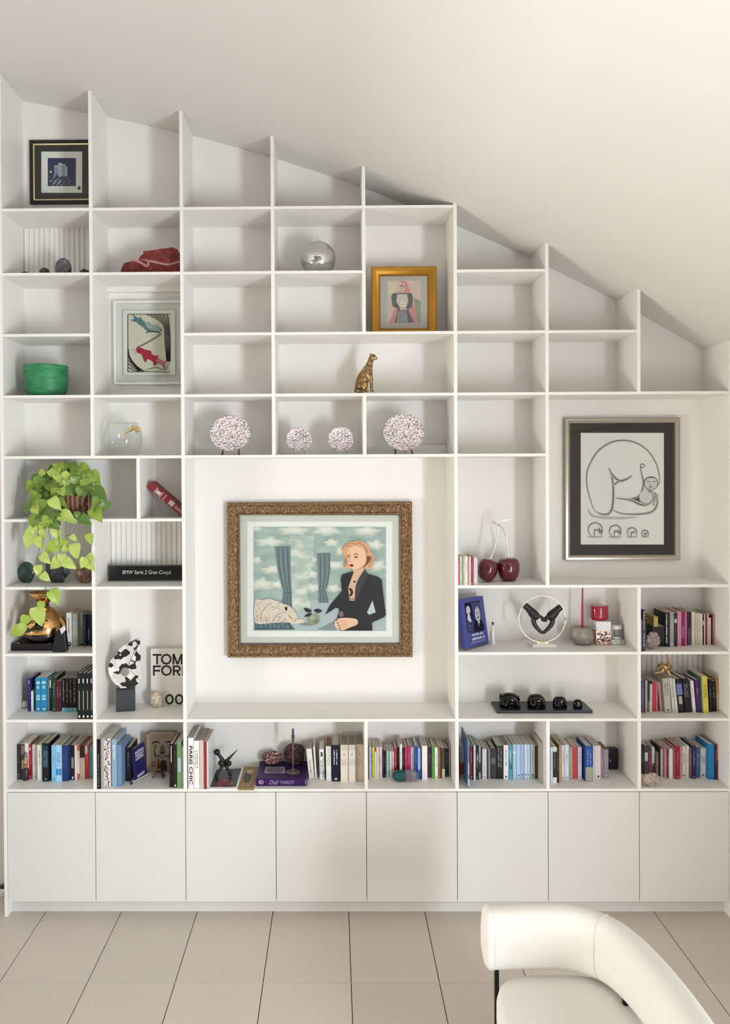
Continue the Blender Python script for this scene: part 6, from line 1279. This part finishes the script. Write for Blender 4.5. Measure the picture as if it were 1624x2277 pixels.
hand([(634, 212, .020), (664, 238, .021), (694, 272, .027), (718, 298, .029)], [(744, 296, .0088), (766, 308, .0084), (786, 324, .0078), (787, 340, .0070)], [(706, 335, .0155), (714, 372, .0138), (738, 406, .0120), (770, 436, .0098)], 'black hand, fingers curling in from the ring')
hand([(936, 224, .020), (906, 248, .021), (878, 278, .027), (854, 302, .029)], [(832, 302, .0088), (816, 312, .0084), (804, 326, .0078), (803, 342, .0070)], [(866, 338, .0155), (852, 376, .0138), (824, 408, .0120), (790, 438, .0098)], 'black hand mirroring the other one')
# blue book leaning against the divider, face to the room
s2 = 220 / 1624; Q = lambda a, c, y: W(1010 + a * s2, 1300 + c * s2, y)
BL, BR = G(1010 + 165 * s2, 1300 + 1092 * s2, zh), G(1010 + 543 * s2, 1300 + 975 * s2, zh)
u = (BR - BL); w = u.length; u.normalize(); nr = Vector((u.y, -u.x, 0)); TL = Q(66, 277, BL.y + .045)
up_ = (TL - BL); H = up_.length; up_.normalize(); BL.z += .0006 + max(0, -(up_.x) * 0)
u2 = (u - up_ * u.dot(up_) * .55).normalized(); th = .026; n2 = u2.cross(up_).normalized() * -1
if n2.y < 0: n2 = -n2
BL.z += max(0, -(u2.z * w)) + max(0, -(n2.z * th)) + .0004
fb = lambda a_, c_, k=0.: BL + u2 * (a_ * w) + up_ * (c_ * H) + n2 * k
mnx = min(fb(a_, c_, k_).x for a_ in (0, 1) for c_ in (0, 1) for k_ in (0, th)); BL.x += max(0, 5 * MOD + VT + .001 - mnx)
t = thing('book', 'blue book with a portrait of a couple, leaning on the divider', 'book', (BL.x, BL.y, zh), group='books in the bookcase')
def blk(a0, a1, c0, c1, k0, k1): return MB().hexa([fb(a0, c0, k0), fb(a1, c0, k0), fb(a1, c0, k1), fb(a0, c0, k1), fb(a0, c1, k0), fb(a1, c1, k0), fb(a1, c1, k1), fb(a0, c1, k1)])
b = blk(0, 1, 0, 1, 0, .002); b2 = blk(0, 1, 0, 1, th - .002, th); b3 = blk(0, .014, 0, 1, .002, th - .002); b.add(b2.v, b2.f); b.add(b3.v, b3.f)
obj('cover', b, mat('#454C92', .4, nz=.04), t); obj('page_block', blk(.014, .985, .01, .99, .002, th - .002), mat('#3A3850', .8), t)
class Face(Art):
    def __init__(s): s.b, s.mats, s.k = MB(), [], 0
    def at(s, layer=None):
        k = -.0004 - s.k * .00015; return lambda a, c: fb(a, 1 - c, k)
A = Face(); K, W_ = '#14142A', '#C9C8D4'
A.rect(.17, .09, .83, .70, '#23234A').poly([(.45, .1), (.83, .12), (.83, .5), (.5, .45)], '#4A4A78')
A.poly([(.17, .14), (.24, .10), (.36, .12), (.42, .22), (.40, .32), (.34, .38), (.24, .36), (.18, .28)], K, 3).ell(.29, .25, .085, .095, W_).poly([(.24, .34), (.33, .34), (.36, .44), (.42, .50), (.22, .52)], W_, 2).ell(.265, .235, .014, .009, K, 8).ell(.325, .235, .014, .009, K, 8).stroke([(.26, .295), (.29, .31), (.33, .295)], .018, '#7A2A3A', 3).poly([(.19, .42), (.30, .50), (.44, .46), (.58, .62), (.55, .70), (.17, .70)], '#3A3C5E', 2)
for i in range(30): A.ell(INK.uniform(.2, .5), INK.uniform(.5, .68), .010, .007, '#8A8CA8', 5)
A.ell(.63, .36, .115, .15, '#B9B8C8').poly([(.53, .27), (.58, .20), (.68, .20), (.73, .27), (.68, .24), (.58, .24)], '#8A8AA0', 2).ell(.585, .345, .016, .009, K, 8).ell(.675, .345, .016, .009, K, 8).stroke([(.56, .322), (.61, .318)], .012, K, 0).stroke([(.65, .318), (.70, .322)], .012, K, 0).stroke([(.63, .35), (.615, .405), (.645, .41)], .012, '#6A6A84', 3).stroke([(.58, .43), (.63, .425), (.68, .43)], .020, '#3A3A50', 3)
A.poly([(.46, .56), (.58, .50), (.68, .50), (.80, .54), (.83, .70), (.44, .70)], K, 2).poly([(.59, .50), (.69, .50), (.65, .60), (.64, .70)], W_).poly([(.625, .54), (.655, .54), (.66, .68), (.635, .70), (.62, .68)], K)
A.text('am1', .27, .77, .725, .785, '#EDEDF4').text('am2', .27, .80, .800, .862, '#EDEDF4')
for i in range(3):
    for j in range(14): A.b.poly([(.22 + j * .043, .885 + i * .018), (.22 + j * .043 + INK.uniform(.02, .036), .885 + i * .018), (.25 + j * .043, .892 + i * .018), (.22 + j * .043, .892 + i * .018)], A.at(), A.mi('#B9B9D4'))
A.done('cover_print', t)
# clear glass figurine bottle
y0 = g(368, 545, zh).y; l, r_ = q(345, 520, y0), q(392, 520, y0); rr = (r_.x - l.x) / 2; cx = (l.x + r_.x) / 2; H = q(365, 378, y0).z - zh
t = thing('glass_figurine', 'small pale glass figurine bottle with a dark stopper', 'figurine', (cx, y0 + rr, zh))
b = MB().lathe([(rr, 0), (rr, H * .08), (rr * .8, H * .16), (rr * .85, H * .35), (rr * .78, H * .55), (rr * .70, H * .75), (rr * .45, H * .86), (rr * .48, H * .94), (rr * .3, H)], (cx, y0 + rr, zh), 20, rf=lambda a_, i: 1 + .10 * math.sin(a_ * 5 + i * 1.7))
obj('body', b, mat('#E2E2DE', .12, nz=.12, sc=60), t, smooth=60); obj('stopper', MB().lathe([(rr * .36, H), (rr * .42, H + .012), (rr * .40, H + .016), (0, H + .016)], (cx, y0 + rr, zh), 14), mat('#2E2A26', .4), t, smooth=40)

# ---- pebble candle holder, patterned boxes, red candle, white candle, tin
s = 210 / 1624; q = lambda a, c, y: W(1220 + a * s, 1300 + c * s, y); g = lambda a, c, z: G(1220 + a * s, 1300 + c * s, z)
y0 = g(600, 1062, zh).y; l, r_ = q(368, 900, y0 + .05), q(785, 900, y0 + .05); rx = (r_.x - l.x) / 2; H = q(575, 725, y0 + .05).z - zh; cx = (l.x + r_.x) / 2; cy = y0 + rx * .72
t = thing('pebble_holder', 'grey pebble shaped candle holder with flat top', 'candle holder', (cx, cy, zh))
M_PEB = mat('#8C857C', .3, nz=.15, sc=10)
prof = [(0, 0), (.45, .015), (.72, .10), (.92, .30), (1.0, .52), (.98, .70), (.90, .86), (.80, .965), (.74, 1.0), (.70, 1.0), (.66, .985), (0, .985)]
b = MB().lathe(prof, (0, 0, 0), 44); b.v = [Vector((cx + p.x * rx - (p.z - .5) * .018, cy + p.y * rx * .8, zh + p.z * H)) for p in b.v]
obj('body', b, M_PEB, t, smooth=50)
dm = Vector((q(655, 985, cy - rx * .72).x, cy - rx * .775, q(655, 992, cy - rx * .72).z)); obj('sensor_dot', MB().ball(dm, .0035, 10, 8), M_WHITE, t, smooth=180, label='tiny white dot')
cb_ = q(578, 785, cy); ct = q(594, 78, cy); zt_ = min(lo('g') - .004, ct.z + .02)
t = thing('taper_candle', 'tall slim crimson taper candle standing in the grey pebble holder', 'candle', (cx, cy, zh + H))
x_ = (cb_.x + ct.x) / 2 - .003
obj('wax', MB().tube([(cx - .009 + .012, cy, zh + H * .9855), (cx + .004, cy, (zh + zt_) / 2 + .05), (cx + .006, cy, zt_ - .012)], [.0090, .0062, .0042], 14), mat('#9A1A40', .4, nz=.04), t, smooth=60); obj('wick', MB().tube([(cx + .006, cy, zt_ - .012), (cx + .006, cy, zt_ - .004)], .0008, 6), M_MATBLACK, t)
y0 = g(950, 1037, zh).y; a, c = q(828, 1035, y0), q(1073, 1035, y0); z1 = q(950, 800, y0).z; w = c.x - a.x
t = thing('glass_box', 'copper toned glass cube with a printed pattern, under white box', 'box', ((a.x + c.x) / 2, y0 + w / 2, zh))
M_COP = ramp_mat('copper_pattern', 'cells', 120, [(0, '#4A2E22'), (.30, '#F0ECE6'), (.48, '#8A5438'), (.62, '#F4F0EA'), (.80, '#B07A58')], .12, .2, interp='CONSTANT')
obj('body', MB().box(a.x, c.x, y0, y0 + w, zh, z1), M_COP, t, bevel=.002)
obj('edge_frame', MB().box(a.x - .0015, a.x + .003, y0 - .0015, y0 + .003, zh, z1).box(c.x - .003, c.x + .0015, y0 - .0015, y0 + .003, zh, z1).box(a.x + .003, c.x - .003, y0 - .0015, y0 + .003, zh, zh + .004).box(a.x + .003, c.x - .003, y0 - .0015, y0 + .003, z1 - .004, z1), mat('#B98A6A', .2, .9), t)
z2 = q(950, 638, y0).z; t = thing('white_box', 'square white embossed box between the red pot and the copper cube', 'box', ((a.x + c.x) / 2, y0 + w / 2, z1 + .0005))
dd = min(y0 + .16, D - .01)
obj('body', MB().box(a.x - .001, c.x + .001, y0 - .001, dd, z1 + .0005, z2), mat('#E6E5E3', .4, nz=.02), t, bevel=.0015)
A = Art(1220, 1300, s, y0 - .0013)
for i in range(5):
    for j in range(4): A.b.poly([(868 + i * 38 + 13 * math.cos(k), 668 + j * 34 + 13 * math.sin(k)) for k in (0, .9, 1.8, 2.7, 3.6, 4.5, 5.4)], A.at(), A.mi('#F4F3F2' if (i + j) % 2 else '#D4D3D2'))
A.done('embossed_print', t)
yp = y0 + .045; l, r_ = q(757, 500, yp), q(1052, 500, yp); rr = (r_.x - l.x) / 2; cx = (l.x + r_.x) / 2; z3 = q(900, 440, yp).z; z4 = q(900, 378, yp).z
t = thing('lidded_pot', 'glossy red lidded pot on top of the white box', 'pot', (cx, yp + rr * .4, z2 + .0004))
M_RED = mat('#A01232', .1, nz=.04, coat=.5); cy = max(yp + rr * .5, y0 + rr * .75 + .002)
bs = lambda b: [Vector((cx + p.x * rr, cy + p.y * rr * .72, p.z)) for p in b.v]
b = MB().lathe([(.90, z2 + .0004), (.97, z2 + .006), (1, z2 + .02), (1, z3), (0, z3)], (0, 0, 0), 44); b.v = bs(b); obj('pot', b, M_RED, t, smooth=50)
b = MB().lathe([(1.015, z3 + .0003), (1.015, z4), (.98, z4 + .003), (0, z4 + .003)], (0, 0, 0), 44); b.v = bs(b); obj('lid', b, M_RED, t, smooth=50)
y1 = g(1200, 1035, zh).y; a2, c2 = max(q(1082, 1033, y1).x, c.x + .003), min(q(1332, 1033, y1).x, 7 * MOD - VT - .002); z5 = q(1200, 945, y1).z
t = thing('tin', 'flat silver tin with scroll pattern under the white candle', 'tin', ((a2 + c2) / 2, y1 + .04, zh))
obj('body', MB().box(a2, c2, y1, y1 + .075, zh, z5), mat('#C4C2BE', .15, .8, .05), t, bevel=.003)
A = Art(1220, 1300, s, y1 - .0006); A.rect(1108, 962, 1235, 1018, '#F0F0F4').stroke([(1120, 990), (1150, 970), (1180, 1000), (1210, 972), (1230, 992)], 7, '#4A4A6A').stroke([(1120, 1005), (1160, 985), (1200, 1010), (1230, 990)], 5, '#6A6A8A').rect(1245, 965, 1318, 1015, '#A8A49C').rect(1252, 972, 1310, 1008, '#C9C6BE'); A.done('label_print', t)
l, r_ = q(1093, 800, y1 + .005), q(1288, 800, y1 + .005); rr = (r_.x - l.x) / 2; cx = max((l.x + r_.x) / 2, c.x + rr + .003); cy = y1 + .0375; z6 = q(1200, 700, y1 + .02).z
t = thing('candle_jar', 'white glass candle jar with grey square label', 'candle', (cx, cy, z5 + .0004))
obj('jar', MB().lathe([(.92 * rr, z5 + .0004), (rr, z5 + .006), (rr, z6), (.93 * rr, z6), (.92 * rr, z6 - .012), (0, z6 - .012)], (cx, cy, 0), 36), mat('#DDD9D2', .25, nz=.02), t, smooth=50)
lbp = lambda a_, c_: Vector((cx + (rr + .0006) * math.sin(a_), cy - (rr + .0006) * math.cos(a_), z5 + (z6 - z5) * c_))
b = MB()
for i in range(10): b.add([lbp(-.75 + .15 * i, .18), lbp(-.60 + .15 * i, .18), lbp(-.60 + .15 * i, .72), lbp(-.75 + .15 * i, .72)], [(0, 1, 2, 3)], 0)
for r in range(3):
    for i in range(5): b.add([lbp(-.4 + .17 * i, .58 - .1 * r) * 1, lbp(-.28 + .17 * i, .58 - .1 * r), lbp(-.28 + .17 * i, .61 - .1 * r), lbp(-.4 + .17 * i, .61 - .1 * r)], [(0, 1, 2, 3)], 1)
b.v = [p + (Vector((p.x - cx, p.y - cy, 0)).normalized() * (.0003 if i >= 40 else 0)) for i, p in enumerate(b.v)]
obj('label_print', b, [mat('#6A6B6C', .5), mat('#B9B9B6', .5)], t)

# ---- four black figures on a slate board
s = 300 / 1624; q = lambda a, c, y: W(1060 + a * s, 1480 + c * s, y); g = lambda a, c, z: G(1060 + a * s, 1480 + c * s, z); zi = hi('i') + .0004
f0, f1 = g(245, 574, zi), g(1402, 576, zi); zt = q(800, 540, (f0.y + f1.y) / 2).z; yf = (f0.y + f1.y) / 2; bk0, bk1 = g(182, 430, zt), g(1300, 432, zt); yk = min(max(bk0.y, bk1.y), D - .01)
t = thing('slate_board', 'long dark slate board carrying four black figures', 'board', ((f0.x + f1.x) / 2, (yf + yk) / 2, zi))
obj('board', MB().hexa([(f0.x, yf, zi), (f1.x, yf, zi), (f1.x + .002, yk, zi), (f0.x + .002, yk, zi), (f0.x, yf, zt), (f1.x, yf, zt), (f1.x + .002, yk, zt), (f0.x + .002, yk, zt)]), mat('#2E2E36', .38, nz=.1), t, bevel=.001)
M_FIG = mat('#050506', .07, nz=0, spec=.35)
for i, (u0, u1, v0, lab) in enumerate(((285, 532, 340, 'largest glossy black crouching figure, with raised heel, on slate board'), (624, 840, 350, 'rounded black crouching figure, second in size, on slate board'), (926, 1096, 375, 'domed black figure, third in size, on slate board'), (1166, 1279, 402, 'smallest black figure, almost a plain sphere, on slate board'))):
    y0 = g((u0 + u1) / 2, 524, zt).y; l, r_ = q(u0, 480, y0 + .02), q(u1, 480, y0 + .02); rx = (r_.x - l.x) / 2; cx = (l.x + r_.x) / 2; H = q((u0 + u1) / 2, v0, y0 + .03).z - zt - .0006; z0 = zt + .0006
    ry = min(rx * .85, .055); cy = y0 + ry; 
    t = thing('black_figure', lab, 'figurine', (cx, cy, z0), group='black figures on the slate board')
    def df(d): return (1 + .05 * nz3(d, 2.5, i)) * ((abs(d.x) ** 2.6 + abs(d.y) ** 2.6 + abs(d.z) ** 2.6) ** (-1 / 2.6))
    b = MB().ball((0, 0, 0), 1, 36, 20, df=df); zs = [p.z for p in b.v]
    b.v = [Vector((cx + p.x * rx * .97, cy + p.y * ry * .8, z0 + max(0, (p.z + .55) / (max(zs) + .55)) * H)) for p in b.v]; obj('torso', b, M_FIG, t, smooth=180)
    if i < 3:
        k = rx * (.62, .62, .60)[i]; P = [(cx + (.12 if i == 0 else .14) * rx + k * math.cos(a_) * .95, cy - ry * .82, z0 + .004 + H * .74 * math.sin(a_)) for a_ in [math.pi * j / 14 for j in range(15)]]
        obj('arm', MB().tube(P, [rx * .17] * 15, 12), M_FIG, t, smooth=180)
        obj('head', MB().ball((cx + .12 * rx, cy - ry * .80, z0 + H * .36), rx * .27, 18, 12), M_FIG, t, smooth=180)
        obj('leg', MB().tube([(cx - rx * .62, cy - ry * .6, z0 + H * .62), (cx - rx * .70, cy - ry * .72, z0 + H * .3), (cx - rx * .66, cy - ry * .75, z0 + rx * .10)], [rx * .17, rx * .16, rx * .11], 12), M_FIG, t, smooth=180)
    if i == 0:
        obj('foot', MB().tube([(cx + rx * .45, cy - ry * .5, z0 + H * .62), (cx + rx * .78, cy - ry * .45, z0 + H * .80), (cx + rx * .92, cy - ry * .45, z0 + H * .55)], [rx * .13, rx * .14, rx * .09], 10), M_FIG, t, smooth=180)
        obj('hand', MB().ball((cx + rx * .9, cy - ry * .6, z0 + H * .10), (rx * .12, rx * .12, H * .10), 12, 8), M_FIG, t, smooth=180)
        obj('heel', MB().tube([(cx - rx * .86, cy, z0 + H * .7), (cx - rx * .9, cy - .004, z0 + H * .98)], [rx * .10, rx * .05], 8), M_FIG, t, smooth=180)
    b = MB().lathe([(1, 0), (1, H * .16), (0, H * .16)], (0, 0, 0), 30); b.v = [Vector((cx + p.x * rx * .98, cy + p.y * ry * .8, z0 + p.z)) for p in b.v]
    obj('plinth', b, M_FIG, t)

# ================================================================ armchair
M_BOUC = mat('#ECE9E2', .9, nz=.03, sc=160, bump=.12); M_STEEL = mat('#18181A', .35, .6, .03)
t = thing('armchair', 'white upholstered armchair with a curved roll back and black steel legs', 'armchair', (2.98, -1.6, 0))
path = catmull([(2.642, -1.235, .602), (2.74, -1.228, .602), (2.86, -1.222, .602), (2.98, -1.225, .602), (3.075, -1.265, .602), (3.150, -1.345, .602), (3.195, -1.46, .602), (3.222, -1.60, .602), (3.240, -1.78, .602), (3.245, -2.0, .602), (3.24, -2.25, .602)], 5, closed=False)
def roll(P, hh, hw, n=28, e=2.6, cap=True):
    b = MB(); k = len(P); v = []
    for i, p in enumerate(P):
        p = Vector(p); tn = (Vector(P[min(i + 1, k - 1)]) - Vector(P[max(i - 1, 0)])).normalized(); sd = Vector((tn.y, -tn.x, 0))
        for j in range(n):
            a = 2 * math.pi * j / n; cs, sn = math.cos(a), math.sin(a)
            v.append(p + sd * (hw * math.copysign(abs(cs) ** (2 / e), cs)) + Vector((0, 0, hh * math.copysign(abs(sn) ** (2 / e), sn))))
    f = [(i * n + j, (i + 1) * n + j, (i + 1) * n + (j + 1) % n, i * n + (j + 1) % n) for i in range(k - 1) for j in range(n)]
    for i0, sg in ((0, -1), (k - 1, 1)):
        tn = (Vector(P[1]) - Vector(P[0])).normalized() if i0 == 0 else (Vector(P[-1]) - Vector(P[-2])).normalized()
        base = i0 * n; cpt = Vector(P[i0]); prev = list(range(base, base + n))
        for sc_, off in ((.9, .012), (.6, .020)):
            st = len(v); v += [cpt + (v[base + j] - cpt) * sc_ + tn * (sg * off) for j in range(n)]
            for j in range(n):
                q_ = (prev[j], prev[(j + 1) % n], st + (j + 1) % n, st + j); f.append(q_ if i0 == 0 else q_[::-1])
            prev = list(range(st, st + n))
        f.append(tuple(prev) if i0 == 0 else tuple(prev[::-1]))
    return b.add(v, f)
obj('backrest', roll(path, .134, .074), M_BOUC, t, smooth=60)
def ring_at(i, hh, hw, e=2.6, n=40):
    p = Vector(path[i]); tn = (Vector(path[i + 1]) - Vector(path[max(i - 1, 0)])).normalized(); sd = Vector((tn.y, -tn.x, 0)); o = []
    for j in range(n + 1):
        a = 2 * math.pi * j / n; cs, sn = math.cos(a), math.sin(a); o.append(p + sd * (hw * math.copysign(abs(cs) ** (2 / e), cs)) + Vector((0, 0, hh * math.copysign(abs(sn) ** (2 / e), sn))))
    return o
for i in (1, 23): obj('seam', MB().tube(ring_at(i, .1345, .0745), .0022, 6), mat('#E4E1DA', .9), t, smooth=180)
b = MB(); n = 48; v = []; f = []
for k, (sc_, z_) in enumerate(((.90, .298), (.97, .305), (1, .33), (1, .405), (.975, .434), (.92, .448), (.7, .456), (.3, .46))):
    for j in range(n):
        a = 2 * math.pi * j / n; cs, sn = math.cos(a), math.sin(a)
        v.append(Vector((2.925 + .285 * sc_ * math.copysign(abs(cs) ** .55, cs), -1.575 + .345 * sc_ * math.copysign(abs(sn) ** .55, sn), z_)))
for k in range(7):
    for j in range(n): f.append((k * n + j, k * n + (j + 1) % n, (k + 1) * n + (j + 1) % n, (k + 1) * n + j))
f += [tuple(range(n - 1, -1, -1)), tuple(range(7 * n, 8 * n))]
obj('seat', b.add(v, f), M_BOUC, t, smooth=60)
for x, y in ((2.675, -1.262), (3.165, -1.45), (2.70, -1.90), (3.20, -1.95)):
    obj('leg', MB().box(x - .009, x + .009, y - .012, y + .012, 0.0005, .30 if y < -1.8 else .50), M_STEEL, t, bevel=.002)
obj('seat_frame', MB().box(2.67, 3.2, -1.93, -1.91, .275, .298).box(2.67, 3.2, -1.29, -1.27, .275, .298).box(2.67, 2.69, -1.91, -1.29, .275, .298).box(3.18, 3.2, -1.91, -1.29, .275, .298), M_STEEL, t)
# plug on the floor beside the end panel
p = W(9, 1958, .30)
t = thing('cable_plug', 'black round plug lying on the floor beside the end panel', 'plug', (p.x, .30, 0))
obj('body', MB().lathe([(0, 0), (.026, 0), (.03, .006), (.03, .03), (.022, .036), (0, .036)], (p.x, .30, .0005), 20), M_BLACK, t, smooth=50)
obj('adapter', MB().box(p.x - .05, p.x + .03, .215, .262, .0005, .03), M_WHITE, t, bevel=.003, label='white adapter block')
obj('cable', MB().tube(catmull([(p.x, .27, .010), (p.x - .04, .262, .012), (p.x - .02, .24, .034)], 5, closed=False), .003, 8), M_BLACK, t, smooth=180)
